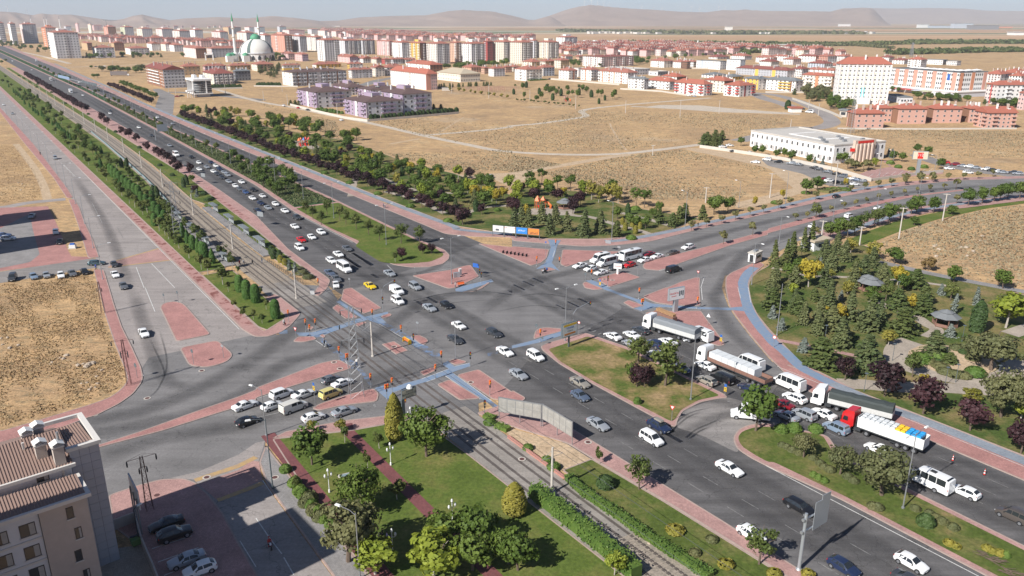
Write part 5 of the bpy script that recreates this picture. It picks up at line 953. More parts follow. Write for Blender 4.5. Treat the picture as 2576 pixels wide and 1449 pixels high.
row('fp','street',Q1('02',20,1015),Q1('02',700,1085),14,2.6,1.4,1,z=.05);fill('fp','02 0 880 300 880 700 900 1000 960 1100 1010 900 1050 640 1060 200 1020 0 990',38,[('maple',6.5,2.2,4),('cypress',6,1.5,2),('street',5,1.6,2)],6,.05);row('fp','golden',Q1('01',1890,905),Q1('01',2560,1000),11,4,2,2,z=.05);row('fp','pine',Q1('01',1740,890),Q1('01',2400,860),18,4.5,1.6,2,z=.05)
fill('ft','00 -200 420 150 440 480 480 560 540 250 520 0 470 -200 450',34,[('maple',11,5.5,4),('pine',11,4,2),('dusty',10,5,1)],7,0);fill('ft','01 1890 680 2540 640 2540 660 2100 700 1900 710',46,[('maple',8,4.2,4),('bright',7,3,1)],5,0);fill('ft','00 870 570 1850 560 1850 580 870 590',34,[('maple',9,4.5,4),('pine',8,3,2)],6,0)
fill('ft','01 0 560 300 560 520 590 350 630 0 640',18,[('pine',9,4,2),('maple',9,4.5,2)],6,0);fill('ft','01 0 690 240 680 250 800 60 810',14,[('pine',8,3,2),('dusty',7,3.5,2)],5,0);fill('ft','02 570 620 680 620 700 640 900 660 880 690 620 690',14,[('maple',7,3.5,1)],4,0);fill('ft','02 1230 600 1380 590 1400 650 1230 660',16,[('maple',7,3.6,1)],4,0);fill('ft','02 1500 590 2000 560 2400 550 2400 570 1900 580 1500 610',26,[('maple',7,3.6,1)],5,0)
row('ft','cypress',Q1('01',10,865),Q1('01',250,865),26,3.6,1.6,.4,z=0);row('ft','cypress',Q1('00',2140,885),Q1('00',2420,885),24,3.6,1.8,.4,z=0);fill('ft','00 990 720 1300 710 1470 690 1480 750 1000 730',14,[('maple',8,4.5,2),('dusty',8,5,1)],5,0);many('ft','maple',5,3,'00 920 690 950 785 985 785 / 00 20 640 60 620',0)
row('hb','cypress',Q1('01',1140,1205),Q1('01',2030,1130),24,3.6,1.7,.5,z=0);row('hb','shrub',Q1('01',610,1110),Q1('01',880,1150),9,2.6,1.7,.5,z=0);many('hb','pine',4.5,2.2,'01 350 1055 395 1060 430 1060 1790 1100 1860 1110',0)
many('pb','pine',6.5,2.8,'12 1930 10 1980 20 2030 30 2080 30 / 02 1960 1440 2040 1425 2110 1410',0);many('pb','maple',5.5,2.1,'13 235 180 410 210 85 150 160 150 760 200 700 190 / 12 2440 110 2510 115 2300 20',0);many('pb','olive',5.0,2.6,'13 800 250 880 280 960 270 1010 260',.1);many('pb','blue',4.5,1.4,'13 465 210 545 215 1210 130 1245 140',0);many('pb','maple',5.0,2.2,'13 1350 180 1500 90 1600 120 1740 255 1255 170',0);many('pb','shrub',1.6,1.8,'13 1310 240 1440 260 1230 200 1570 240',0);many('pb','bright',4.2,1.6,'13 1070 230 1500 80',0)
fill('wt','03 560 1040 700 1010 830 1010 850 1100 700 1150 600 1120',18,[('maple',8,3.8,3),('pine',6,2.5,1)],4,0);fill('wt','03 240 960 400 910 620 950 560 1010 420 1040',22,[('dusty',8,4.5,2),('pine',7,2.6,2)],5,0);fill('wt','03 1470 1000 2500 1060 2570 1100 1800 1000',34,[('maple',6,3,2),('pine',5,2,1)],4,0);many('wt','cypress',7,2.4,'03 1000 1020 195 1100',0);many('wt','maple',5,2.6,'03 1250 920 1310 930 1460 965',0)
cntT={}
for q in planted:cntT.setdefault((q[0],q[1]),[]).append(q)
for (ar,sp),ls in cntT.items():
 ls.sort(key=lambda q:PJ(*q[2])[0]);vs,th,tr=SPEC[sp];nm,wd=NAMES[sp]
 many_=len(ls)>45
 for i,(_,_,P_,h,r,z) in enumerate(ls):
  cm,tm=vs[random.randrange(len(vs))];k=(r or tr)/tr;kz=(h or th)/th
  lab='%s %s'%(wd,AREA[ar]) if len(ls)==1 else '%s %s %s, from the left'%(nth(i+1),wd,AREA[ar])
  cat='shrub' if 'shrub' in sp or sp=='rose' else 'tree'
  if sp=='maple' and ar in ('ft','wt','fp','hb','pb','ff'):nm='town_tree'
  if tm is None:
   o=O(nm,cm,None,(P_[0],P_[1],z-.05),random.uniform(0,6.28),(k,k,kz),label=lab,category=cat,group='%s %s'%(wd,AREA[ar]))
  else:
   o=O(nm,None,None,(P_[0],P_[1],z-.03),random.uniform(0,6.28),(k,k,kz),label=lab,category=cat,group='%s %s'%(wd,AREA[ar]))
   if cat=='tree' and sp not in ('topiary','cone'):o.scale=(k*random.uniform(.88,1.12),k*random.uniform(.88,1.12),kz);o.rotation_euler.x=random.gauss(0,.035);o.rotation_euler.y=random.gauss(0,.035)
   O('trunk',tm,o);O('crown',cm,o)
def hedge(spec_,w_,h,leafk,label,dens=26,z=.1,leaf=.14,top=.25):
 L=smooth_line(Q(spec_),3);core=MB();n=len(L);a,b=offs(L,w_*.42),offs(L,-w_*.42)
 for i in range(n-1):
  core.add([(*a[i],z),(*a[i+1],z),(*b[i+1],z),(*b[i],z),(*a[i],z+h*.86),(*a[i+1],z+h*.86),(*b[i+1],z+h*.86),(*b[i],z+h*.86)],[(4,5,6,7),(0,1,5,4),(3,2,6,7),(0,3,7,4),(1,2,6,5)])
 cs,ns=[],[]
 for i in range(n-1):
  p,q=Vector(L[i]),Vector(L[i+1]);ln=(q-p).length;t=(q-p).normalized();nn=Vector((-t.y,t.x))
  for _ in range(int(ln*dens)):
   s_=random.random();m_=p.lerp(q,s_);side=random.random();bul=1+.12*sin(m_.x*1.9)+.1*sin(m_.y*2.7)
   if side<.45:off=random.uniform(-.5,.5)*w_;zz=h*random.uniform(.84,1+top)*bul;no=(0,0,1)
   else:sg=1 if side<.72 else -1;off=sg*w_*random.uniform(.42,.56)*bul;zz=h*random.random();no=(nn.x*sg,nn.y*sg,.3)
   pp=m_+nn*off;cs.append((pp.x,pp.y,z+zz));ns.append(no)
 Qs=quads(np.array(cs),np.array(ns,float),leaf,1.0,.5);o=O('hedge',qmesh('hedge',Qs,LEAF[leafk]),label=label,category='hedge')
 core.obj('stems',LEAF[leafk],o);return o
hedge('32 215 640 500 860 900 1180 1250 1480',2.1,2.0,'hedge','tall shaggy green hedge between the lawn park and the tram track',60,.1,.13)
hedge('32 560 470 680 590 860 720 1100 880 1330 1050 1500 1160 1700 1290 2000 1480',1.5,.9,'hedge','low trailing green hedge along the far side of the tram track',60,.1,.12)
hedge('21 2300 1300 2400 1330',1.6,.7,'hedge','short leafy hedge beside the empty poster hoarding',50,.1,.12)
hedge('21 2420 1400 2540 1449',1.4,.8,'hedge','creeper hedge on the brick tram wall by the hoarding',50,.1,.12)
hedge('02 170 815 340 805',4,1.2,'hedge','vine-covered green strip beside the far white houses',10,0,.4)
hedge('13 560 490 650 465 800 470',5,.9,'olive','yellowish hedge bed beside the far eastern pavement',20,.05,.25)
Pm=Q('st -900 112 -642 108 -475 105 -335 102 -286 98.7 -286 114.5 -560 113 -900 117');xs=[p[0] for p in Pm];ys=[p[1] for p in Pm];cs=[]
while len(cs)<26000:
 s_,t_=random.uniform(-760,-284),random.uniform(98,117);p=ST(s_,t_)
 if inside(p,Pm):cs.append((*p,.16+abs(random.gauss(0,.22))*(1.2+sin(s_*.5)*.8)))
O('ground_cover',qmesh('ground_cover',quads(np.array(cs),np.tile([0,0,1.],(len(cs),1)),.24,1,.7),LEAF['cedar']),kind='stuff',label='low spreading juniper covering the upper median',category='ground cover')
MAT['straw']=lawn('dry_tufts',(.31,.215,.115),(.36,.26,.145),(.26,.215,.14),.42,.58,.5);cs=[]
Pf=Q('10 -300 1460 200 1400 700 1345 940 1310 / 20 1000 250 1250 850 1230 1000 700 1200 0 1400 -500 1500 -500 300');xs=[p[0] for p in Pf];ys=[p[1] for p in Pf]
while len(cs)<16000:
 p=(random.uniform(min(xs),max(xs)),random.uniform(min(ys),max(ys)))
 if inside(p,Pf) and sin(p[0]*.31+1)+sin(p[1]*.27)+.8*sin(p[0]*.9+p[1]*.7)+random.gauss(0,.7)>-.6:cs.append((*p,abs(random.gauss(0,.10))))
Pf2=Q('10 0 20 160 20 330 250 420 420 400 560 0 600 / 10 -300 300')
xs2=[p[0] for p in Pf2];ys2=[p[1] for p in Pf2];k0=len(cs)
while len(cs)<k0+5000:
 p=(random.uniform(min(xs2),max(xs2)),random.uniform(min(ys2),max(ys2)))
 if inside(p,Pf2):cs.append((*p,abs(random.gauss(0,.15))))
O('dry_grass',qmesh('dry_grass',quads(np.array(cs),np.tile([0,0,.5],(len(cs),1)),.17,.7,.9),MAT['straw']),kind='stuff',label='dry straw-coloured grass tufts on the waste ground',category='grass')
MAT['scrub']=lawn('grey_scrub',(.22,.185,.125),(.27,.22,.14),(.32,.25,.15),.42,.58,.3);cs=[]
for pl,k_ in (('01 1150 1225 2040 1160 2576 1260 / 02 0 1290 700 1110 2576 1160 / 03 300 1150 / 03 0 1340 / 12 1700 0 1000 70 0 80 / 01 2080 1440 1680 1370',9000),('12 1250 110 1700 60 2576 250 / 12 2240 620 1900 560 1100 560 300 300 1000 150',6000),('11 1300 100 2576 60 / 12 0 100 500 210 0 290 / 11 2500 270 1900 260 1500 150',3000),('13 1050 1060 1300 900 1700 780 2200 660 2900 590 2900 1500 2300 1400 1700 1270 1200 1150',5000),('01 0 1030 800 1220 / 11 900 0 / 01 600 1300 300 1150',1200),('03 700 1300 2576 1320 / 13 2576 130 1700 150 1160 60',4000)):
 Pp=Q(pl);xs=[p[0] for p in Pp];ys=[p[1] for p in Pp];n0=len(cs)
 while len(cs)<n0+k_:
  p=(random.uniform(min(xs),max(xs)),random.uniform(min(ys),max(ys)))
  if inside(p,Pp) and sin(p[0]*.05)+sin(p[1]*.043+p[0]*.02)+random.gauss(0,1.1)>-.2:cs.append((*p,random.uniform(.02,.25)))
O('scrub',qmesh('scrub',quads(np.array(cs),np.tile([0,-.3,.6],(len(cs),1)),.30,1.2,.6),MAT['scrub']),kind='stuff',label='low grey scrub dotted over the dry fields',category='scrub')
# -------- buildings
WALL={}
def wallmat(c):
 k=tuple(round(x,3) for x in c)
 if k not in WALL:WALL[k]=M('render_%d'%len(WALL),c,.85,var=.06,vs=.25,spec=.2)
 return WALL[k]
CO={'white':(.76,.745,.72),'cream':(.70,.64,.54),'ivory':(.68,.64,.58),'pink':(.62,.42,.40),'lilac':(.35,.275,.36),'palegrey':(.58,.58,.60),'grey':(.42,.43,.46),'dgrey':(.20,.205,.22),'salmon':(.58,.30,.23),'orange':(.58,.26,.15),'tan':(.50,.36,.22),'green':(.55,.58,.40),'yellow':(.68,.45,.11),'maroon':(.30,.07,.07),'peach':(.62,.40,.29),'brown':(.26,.14,.09),'blush':(.68,.58,.55),'sky':(.45,.50,.56),'red':(.50,.10,.09),'peachpink':(.56,.34,.275)}
MAT['tile']=M('clay_roof_tiles',(.33,.13,.095),.85,var=.18,vs=.6);MAT['tiled']=M('dark_red_roof_tiles',(.23,.075,.06),.85,var=.15,vs=.6);MAT['rbrown']=M('brown_roof_sheet',(.12,.075,.068),.7,var=.12,vs=.6);MAT['rgrey']=M('grey_roof_sheet',(.17,.18,.185),.7,var=.12,vs=.6);MAT['rbeige']=M('beige_roof_sheet',(.44,.37,.27),.75,var=.1,vs=.6);MAT['rflat']=M('flat_roof_gravel',(.48,.45,.41),.9,var=.15,vs=.4);MAT['rred']=M('brick_red_roof',(.36,.12,.08),.85,var=.12,vs=.6)
MAT['wframe']=M('white_window_frame',(.72,.71,.69),.5,var=0);MAT['curtain']=M('net_curtain',(.36,.35,.33),.8,var=.2)
MAT['wglass']=M('house_window_glass',(.045,.05,.058),.12,spec=.6,var=.3,vs=.05);MAT['chim']=M('chimney_render',(.50,.40,.34),.9,var=.15)
def win_mesh(nm='window',frame='wframe'):
 m=MB();m.box(0,-.03,0,1,.10,1);m.mat(1);m.box(-.235,-.09,0,.41,.02,.86);m.box(.235,-.09,0,.41,.02,.86);return m.mesh(nm,[MAT[frame],MAT['wglass']])
WINM=win_mesh()
def solve_box(tile,xl,xc,xr,yb,yt,ang):
 (ul,_),(uc,vb),(ur,vt)=UV(tile,xl,yb),UV(tile,xc,yb),UV(tile,xr,yt);a=R(ang)
 C=G(uc,vb)
 def ln(U,ux,uy):
  k=(U-W2)/FPX;return (k*(C[1]*_c+CAM_H*_s)-C[0])/(ux-k*uy*_c)
 L=ln(ur,cos(a),sin(a));Dp=ln(ul,-sin(a),cos(a));q=(H2-vt)/FPX;h=CAM_H+C[1]*(q*_c-_s)/(_c+q*_s)
 return C,max(6,min(90,L if L>0 else 30)),max(6,min(90,Dp if Dp>0 else 30)),max(3,h)
def hip(mb,L,Dp,z,rh,o=.7,gable=False,flip=False):
 x0,x1,y0,y1=-o,L+o,-o,Dp+o;s=min(x1-x0,y1-y0)/2
 mb.b2(x0,x1,y0,y1,z,z+.18);z+=.18
 if (x1-x0>=y1-y0) !=flip:r0,r1=(x0+(0 if gable else s),(y0+y1)/2),(x1-(0 if gable else s),(y0+y1)/2);fs=[(0,1,5,4),(1,2,5),(2,3,4,5),(3,0,4)]
 else:r0,r1=((x0+x1)/2,y0+(0 if gable else s)),((x0+x1)/2,y1-(0 if gable else s));fs=[(0,1,4),(1,2,5,4),(2,3,5),(3,0,4,5)]
 mb.add([(x0,y0,z),(x1,y0,z),(x1,y1,z),(x0,y1,z),(*r0,z+rh),(*r1,z+rh)],fs)
BLD=[]
def bld(name,label,tile,xl,xc,xr,yb,yt,fl,c1,c2=None,roof='hip',rc='tile',ang=34.7,nl=4,nr=4,wo=False,bl=(),br=(),ch=4,acc=None,cat='apartment block',group=None,rh=None,bcol='white',ww=1.5,wh=1.5,cfg=None,gable=False,pent=False,base=None,band=None):
 C,L,Dp,h=cfg if cfg else solve_box(tile,xl,xc,xr,yb,yt,ang);c2=c2 or c1
 r_=root(name,(C[0],C[1],0),R(ang),label,cat,group);BLD.append((C,L,Dp,R(ang)))
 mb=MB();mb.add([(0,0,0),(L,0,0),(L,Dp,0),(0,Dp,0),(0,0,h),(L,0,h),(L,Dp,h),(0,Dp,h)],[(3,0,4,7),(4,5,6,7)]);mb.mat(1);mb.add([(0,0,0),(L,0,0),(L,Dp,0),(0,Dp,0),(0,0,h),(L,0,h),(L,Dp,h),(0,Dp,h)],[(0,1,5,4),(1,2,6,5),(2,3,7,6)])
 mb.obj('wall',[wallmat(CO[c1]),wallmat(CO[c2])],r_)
 fh=h/fl;ww=min(ww,.62*min(L/max(1,nr),Dp/max(1,nl)) if not wo else ww)
 if base:
  m=MB();m.b2(-.06,L+.06,-.06,Dp+.06,0,fh*.8);m.obj('plinth',wallmat(CO[base]),r_)
 jw=MB()
 def cell(face,n,i,f,w_,hh,dz=0):
  if face=='R':return (L*(i+.5)/n,0.0,(f+.52)*fh+dz,0.0)
  return (0.0,Dp*(i+.5)/n,(f+.52)*fh+dz,-pi/2)
 for face,n,bal in (('R',nr,br),('L',nl,bl)):
  for f in range(fl):
   if base and f==0:continue
   for i in range(n):
    x,y,z,rz=cell(face,n,i,f,ww,wh);w_=ww*(1.25 if i in bal else 1.0);hh=min(wh,fh*.62)
    if wo:
     o=O('window',WINM,r_,(x,y,z),rz,(w_,1,hh))
    else:
     for q,(px,wq,mi) in enumerate(((0,1.0,1),)):
      e=.05+.04*q;a=w_*wq/2;b=hh*(1 if q==0 else .84)/2;jw.mat(mi)
      if face=='R':jw.quad((x-a,-e,z-b),(x+a,-e,z-b),(x+a,-e,z+b),(x-a,-e,z+b))
      else:jw.quad((-e,y+a,z-b),(-e,y-a,z-b),(-e,y-a,z+b),(-e,y+a,z+b))
 if jw.f:jw.obj('windows',[MAT['wframe'],MAT['wglass']],r_,kind='stuff')
 jb=MB()
 for face,n,bal in (('R',nr,br),('L',nl,bl)):
  for i in bal:
   for f in range(1 if fl>2 else 0,fl):
    x,y,z,rz=cell(face,n,i,f,ww,wh);w_=(L if face=='R' else Dp)/n*.92;z0=f*fh;m=jb if not wo else MB()
    if face=='R':m.b2(x-w_/2,x+w_/2,-1.25,-.02,z0,z0+.16);m.b2(x-w_/2,x+w_/2,-1.25,-1.15,z0+.16,z0+1.0);m.b2(x-w_/2,x-w_/2+.1,-1.15,-.02,z0+.16,z0+1.0);m.b2(x+w_/2-.1,x+w_/2,-1.15,-.02,z0+.16,z0+1.0)
    else:m.b2(-1.25,-.02,y-w_/2,y+w_/2,z0,z0+.16);m.b2(-1.25,-1.15,y-w_/2,y+w_/2,z0+.16,z0+1.0);m.b2(-1.15,-.02,y-w_/2,y-w_/2+.1,z0+.16,z0+1.0);m.b2(-1.15,-.02,y+w_/2-.1,y+w_/2,z0+.16,z0+1.0)
    if wo:m.obj('balcony',wallmat(CO[bcol]),r_)
 if jb.f:jb.obj('balconies',wallmat(CO[bcol]),r_,kind='stuff')
 if acc:
  for face,pos,w_,col in acc:
   m=MB()
   if face=='R':m.b2(L*pos-w_/2,L*pos+w_/2,-.16,-.005,0,h-.05)
   else:m.b2(-.16,-.005,Dp*pos-w_/2,Dp*pos+w_/2,0,h-.05)
   m.obj('facade_strip',wallmat(CO[col]),r_)
 if band:
  for f in range(1,fl):
   m=MB();m.b2(-.10,L+.10,-.10,Dp+.1,f*fh-.25,f*fh+.1);m.obj('floor_band',wallmat(CO[band]),r_)
 m=MB()
 if roof=='hip':
  rh=rh or min(4.2,.2*min(L,Dp)+.6);hip(m,L,Dp,h,rh,.8,gable);ro=m.obj('roof',MAT[rc],r_)
 else:
  rh=.0;m.b2(-.15,L+.15,-.15,Dp+.15,h-.02,h+.12);m.b2(-.18,L+.18,-.18,.12,h+.12,h+.75);m.b2(-.18,L+.18,Dp-.12,Dp+.18,h+.12,h+.75);m.b2(-.18,.12,.12,Dp-.12,h+.12,h+.75);m.b2(L-.12,L+.18,.12,Dp-.12,h+.12,h+.75);ro=m.obj('roof',MAT[rc],r_)
 if gable and roof=='hip':
  g=MB();g.add([(0,0,h),(0,Dp,h),(0,Dp/2,h+rh*.95),(L,0,h),(L,Dp,h),(L,Dp/2,h+rh*.95)],[(0,1,2),(3,4,5)] if L>=Dp else []);
  if L<Dp:g=MB();g.add([(0,0,h),(L,0,h),(L/2,0,h+rh*.95),(0,Dp,h),(L,Dp,h),(L/2,Dp,h+rh*.95)],[(0,1,2),(3,4,5)])
  g.obj('gable',wallmat(CO[c1]),r_)
 rs=random.Random(int(C[0]*7+C[1]))
 if pent:
  g=MB();g.b2(L*.3,L*.7,Dp*.3,Dp*.7,h,h+rh+2.2);g.obj('stair_penthouse',wallmat(CO[c1]),r_)
 for k in range(3 if wo and roof=='hip' and L<60 else 0):
  x,y=L*rs.uniform(.2,.8),Dp*rs.uniform(.12,.3);g=MB();g.add([(x,y,h+.9),(x+1.8,y,h+.9),(x+1.8,y+1.5,h+2.1),(x,y+1.5,h+2.1)],[(0,1,2,3)]);q=g.obj('solar_panel',MAT['wglass'],ro);g=MB();g.box(x+.9,y+1.6,h+2.2,1.7,.55,.55);g.obj('hot_water_tank',MAT['signwhite'],q)
 for k in range(ch):
  g=MB();x,y=L*(.12+.76*(k+.5)/max(1,ch)),Dp*(.3 if k%2 else .68);g.box(x,y,h+rh*.5+.9,rs.uniform(.7,1.3),rs.uniform(.6,1.0),rh+1.8);g.obj('chimney',MAT['chim'] if rs.random()<.6 else wallmat(CO['white']),ro)
 return r_,L,Dp,h
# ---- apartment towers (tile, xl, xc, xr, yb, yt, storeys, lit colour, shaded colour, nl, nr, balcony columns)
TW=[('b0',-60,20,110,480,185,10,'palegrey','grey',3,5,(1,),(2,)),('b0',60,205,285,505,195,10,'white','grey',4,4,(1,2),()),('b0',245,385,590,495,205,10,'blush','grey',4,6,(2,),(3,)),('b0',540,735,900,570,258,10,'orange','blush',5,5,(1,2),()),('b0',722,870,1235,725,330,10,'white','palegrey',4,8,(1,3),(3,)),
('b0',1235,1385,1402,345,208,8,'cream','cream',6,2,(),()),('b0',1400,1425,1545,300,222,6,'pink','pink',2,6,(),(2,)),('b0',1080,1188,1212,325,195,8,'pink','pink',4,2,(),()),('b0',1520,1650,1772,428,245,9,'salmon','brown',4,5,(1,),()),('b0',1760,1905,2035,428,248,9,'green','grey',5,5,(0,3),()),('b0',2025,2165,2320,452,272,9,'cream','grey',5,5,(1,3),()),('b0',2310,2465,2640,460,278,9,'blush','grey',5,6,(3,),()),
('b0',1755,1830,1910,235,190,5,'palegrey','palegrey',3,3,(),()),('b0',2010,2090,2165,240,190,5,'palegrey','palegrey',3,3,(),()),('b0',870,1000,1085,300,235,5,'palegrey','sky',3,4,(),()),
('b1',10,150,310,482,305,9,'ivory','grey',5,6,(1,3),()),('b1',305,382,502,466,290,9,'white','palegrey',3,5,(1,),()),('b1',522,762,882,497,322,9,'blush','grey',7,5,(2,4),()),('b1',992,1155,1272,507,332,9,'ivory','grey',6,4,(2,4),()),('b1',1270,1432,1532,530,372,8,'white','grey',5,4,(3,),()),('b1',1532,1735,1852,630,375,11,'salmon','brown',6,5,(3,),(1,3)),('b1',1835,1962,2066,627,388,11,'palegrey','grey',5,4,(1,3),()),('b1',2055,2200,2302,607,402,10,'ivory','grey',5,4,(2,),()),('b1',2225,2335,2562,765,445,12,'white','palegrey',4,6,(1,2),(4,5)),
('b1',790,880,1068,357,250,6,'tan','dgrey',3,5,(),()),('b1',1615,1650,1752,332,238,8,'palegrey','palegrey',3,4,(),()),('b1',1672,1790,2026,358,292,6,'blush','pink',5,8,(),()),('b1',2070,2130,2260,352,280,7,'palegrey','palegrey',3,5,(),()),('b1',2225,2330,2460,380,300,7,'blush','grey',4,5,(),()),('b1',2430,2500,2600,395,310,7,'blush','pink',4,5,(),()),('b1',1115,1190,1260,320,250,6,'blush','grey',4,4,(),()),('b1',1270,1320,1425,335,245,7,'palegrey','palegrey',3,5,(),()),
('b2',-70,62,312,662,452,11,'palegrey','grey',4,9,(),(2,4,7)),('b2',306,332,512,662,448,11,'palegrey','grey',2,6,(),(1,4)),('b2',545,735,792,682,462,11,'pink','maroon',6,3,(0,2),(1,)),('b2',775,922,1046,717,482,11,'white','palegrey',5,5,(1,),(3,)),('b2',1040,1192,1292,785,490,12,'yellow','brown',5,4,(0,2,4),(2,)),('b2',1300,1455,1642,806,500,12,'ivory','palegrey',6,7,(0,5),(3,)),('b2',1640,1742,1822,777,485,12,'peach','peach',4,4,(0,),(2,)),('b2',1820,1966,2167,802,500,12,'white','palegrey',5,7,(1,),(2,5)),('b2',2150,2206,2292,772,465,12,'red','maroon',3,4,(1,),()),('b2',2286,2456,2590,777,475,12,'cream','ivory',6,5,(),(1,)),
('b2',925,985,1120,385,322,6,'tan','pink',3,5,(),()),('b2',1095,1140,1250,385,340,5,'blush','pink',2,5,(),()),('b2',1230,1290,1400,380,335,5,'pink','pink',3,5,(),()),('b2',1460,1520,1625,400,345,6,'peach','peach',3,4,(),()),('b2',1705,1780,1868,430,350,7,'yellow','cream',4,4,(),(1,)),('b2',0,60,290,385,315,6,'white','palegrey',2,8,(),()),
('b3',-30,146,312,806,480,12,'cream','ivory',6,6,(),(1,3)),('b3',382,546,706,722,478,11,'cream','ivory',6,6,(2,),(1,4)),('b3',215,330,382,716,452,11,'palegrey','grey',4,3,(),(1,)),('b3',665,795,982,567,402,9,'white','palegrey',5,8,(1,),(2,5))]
TW.sort(key=lambda q:UV(q[0],q[2],q[4])[0])
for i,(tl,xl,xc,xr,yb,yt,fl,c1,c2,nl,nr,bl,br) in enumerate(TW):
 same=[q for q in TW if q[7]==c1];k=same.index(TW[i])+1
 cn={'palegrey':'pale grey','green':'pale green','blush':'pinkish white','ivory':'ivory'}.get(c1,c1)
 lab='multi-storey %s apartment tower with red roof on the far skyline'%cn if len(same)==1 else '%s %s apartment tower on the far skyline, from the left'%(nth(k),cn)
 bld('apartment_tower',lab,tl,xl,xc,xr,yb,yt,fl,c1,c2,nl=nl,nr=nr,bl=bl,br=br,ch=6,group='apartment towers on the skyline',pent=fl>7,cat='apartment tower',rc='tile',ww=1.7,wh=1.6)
# ---- lower apartment houses (label, box, storeys ...)
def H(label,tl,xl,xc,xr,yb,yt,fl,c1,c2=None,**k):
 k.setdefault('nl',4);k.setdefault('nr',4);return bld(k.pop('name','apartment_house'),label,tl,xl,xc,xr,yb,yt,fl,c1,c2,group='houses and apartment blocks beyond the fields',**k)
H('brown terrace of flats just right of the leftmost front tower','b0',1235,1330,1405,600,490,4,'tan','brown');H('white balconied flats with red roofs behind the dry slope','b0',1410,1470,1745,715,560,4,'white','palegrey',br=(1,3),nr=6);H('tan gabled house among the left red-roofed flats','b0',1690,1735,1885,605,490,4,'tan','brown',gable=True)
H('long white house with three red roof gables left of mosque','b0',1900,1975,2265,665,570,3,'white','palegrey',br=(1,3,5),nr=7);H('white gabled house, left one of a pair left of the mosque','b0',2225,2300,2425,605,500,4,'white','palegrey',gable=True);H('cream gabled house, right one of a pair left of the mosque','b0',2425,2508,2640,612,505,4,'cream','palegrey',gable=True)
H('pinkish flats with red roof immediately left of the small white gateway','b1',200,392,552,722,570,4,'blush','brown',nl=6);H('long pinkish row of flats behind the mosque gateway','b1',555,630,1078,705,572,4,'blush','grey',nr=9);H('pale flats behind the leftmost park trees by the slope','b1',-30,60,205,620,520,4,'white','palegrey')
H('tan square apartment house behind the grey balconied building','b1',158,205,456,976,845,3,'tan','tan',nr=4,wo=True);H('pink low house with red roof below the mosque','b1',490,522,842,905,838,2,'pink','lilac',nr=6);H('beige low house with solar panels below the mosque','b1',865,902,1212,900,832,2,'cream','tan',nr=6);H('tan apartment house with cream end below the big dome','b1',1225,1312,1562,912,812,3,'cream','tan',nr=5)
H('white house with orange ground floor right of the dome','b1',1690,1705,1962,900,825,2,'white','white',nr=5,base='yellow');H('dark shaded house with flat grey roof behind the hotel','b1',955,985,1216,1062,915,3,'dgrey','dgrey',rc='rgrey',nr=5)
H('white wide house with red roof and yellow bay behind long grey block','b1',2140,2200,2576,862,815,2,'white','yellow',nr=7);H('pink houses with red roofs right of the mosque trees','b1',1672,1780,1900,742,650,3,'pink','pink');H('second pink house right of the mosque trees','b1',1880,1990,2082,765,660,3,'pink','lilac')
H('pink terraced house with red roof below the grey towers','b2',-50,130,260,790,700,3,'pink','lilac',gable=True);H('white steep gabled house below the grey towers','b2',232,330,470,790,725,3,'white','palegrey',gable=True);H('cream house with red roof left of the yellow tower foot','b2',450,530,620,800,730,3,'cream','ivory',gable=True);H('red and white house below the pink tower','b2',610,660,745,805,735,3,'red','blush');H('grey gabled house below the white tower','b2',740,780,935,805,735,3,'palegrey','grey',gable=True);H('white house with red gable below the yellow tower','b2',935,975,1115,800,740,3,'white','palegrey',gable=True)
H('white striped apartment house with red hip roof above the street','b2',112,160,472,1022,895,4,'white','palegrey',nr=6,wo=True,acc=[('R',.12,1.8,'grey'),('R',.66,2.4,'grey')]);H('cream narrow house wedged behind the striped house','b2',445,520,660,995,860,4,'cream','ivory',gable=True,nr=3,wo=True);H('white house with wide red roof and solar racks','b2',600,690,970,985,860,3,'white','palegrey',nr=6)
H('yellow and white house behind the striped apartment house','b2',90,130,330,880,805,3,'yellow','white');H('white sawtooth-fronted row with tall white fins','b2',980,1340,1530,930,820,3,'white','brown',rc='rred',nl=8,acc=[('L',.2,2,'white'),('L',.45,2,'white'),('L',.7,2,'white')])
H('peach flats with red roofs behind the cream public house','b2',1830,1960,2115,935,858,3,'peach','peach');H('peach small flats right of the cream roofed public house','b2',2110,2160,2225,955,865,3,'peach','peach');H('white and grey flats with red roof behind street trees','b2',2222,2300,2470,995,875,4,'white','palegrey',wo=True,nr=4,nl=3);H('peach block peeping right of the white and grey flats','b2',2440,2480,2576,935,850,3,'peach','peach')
r_,L,Dp,h=H('long white and coral school with wide red hip roof','b2',750,1300,1450,1200,958,5,'white','pink',rc='rred',nl=20,nr=5,wo=True,ww=1.0,wh=1.7,ch=4,acc=[('R',.12,5.0,'salmon'),('L',.02,3,'pink'),('L',.45,.9,'salmon')],cat='school',name='school_building',rh=4.5)
H('cream public building with wide beige hip roof','b2',1452,1800,2096,1082,958,2,'cream','cream',rc='rbeige',nl=9,nr=8,wo=True,ww=1.6,wh=1.6,ch=0,cat='public building',name='public_building',rh=5)
r_,L,Dp,h=bld('apartment_house','long grey terrace of flats with brown roof and rust pillars','b1',1695,1850,2660,1142,935,4,'ivory','grey',rc='rbrown',nl=2,nr=20,wo=True,br=(0,2,4,6,8,11,13,15,17,19),ch=12,rh=2.6,acc=[('R',.10,1.1,'brown'),('R',.27,1.1,'brown'),('R',.48,4.5,'palegrey'),('R',.66,1.1,'brown'),('R',.83,1.1,'brown')],bcol='palegrey')
bld('apartment_house','tall grey block with brown balconies and white chimney row','b1',-345,-85,235,1172,895,6,'brown','grey',rc='tiled',nl=5,nr=6,wo=True,bl=(1,2,3),ch=7,gable=True,rh=4,acc=[('L',.2,1.0,'orange'),('L',.6,1.0,'orange')],band='white')
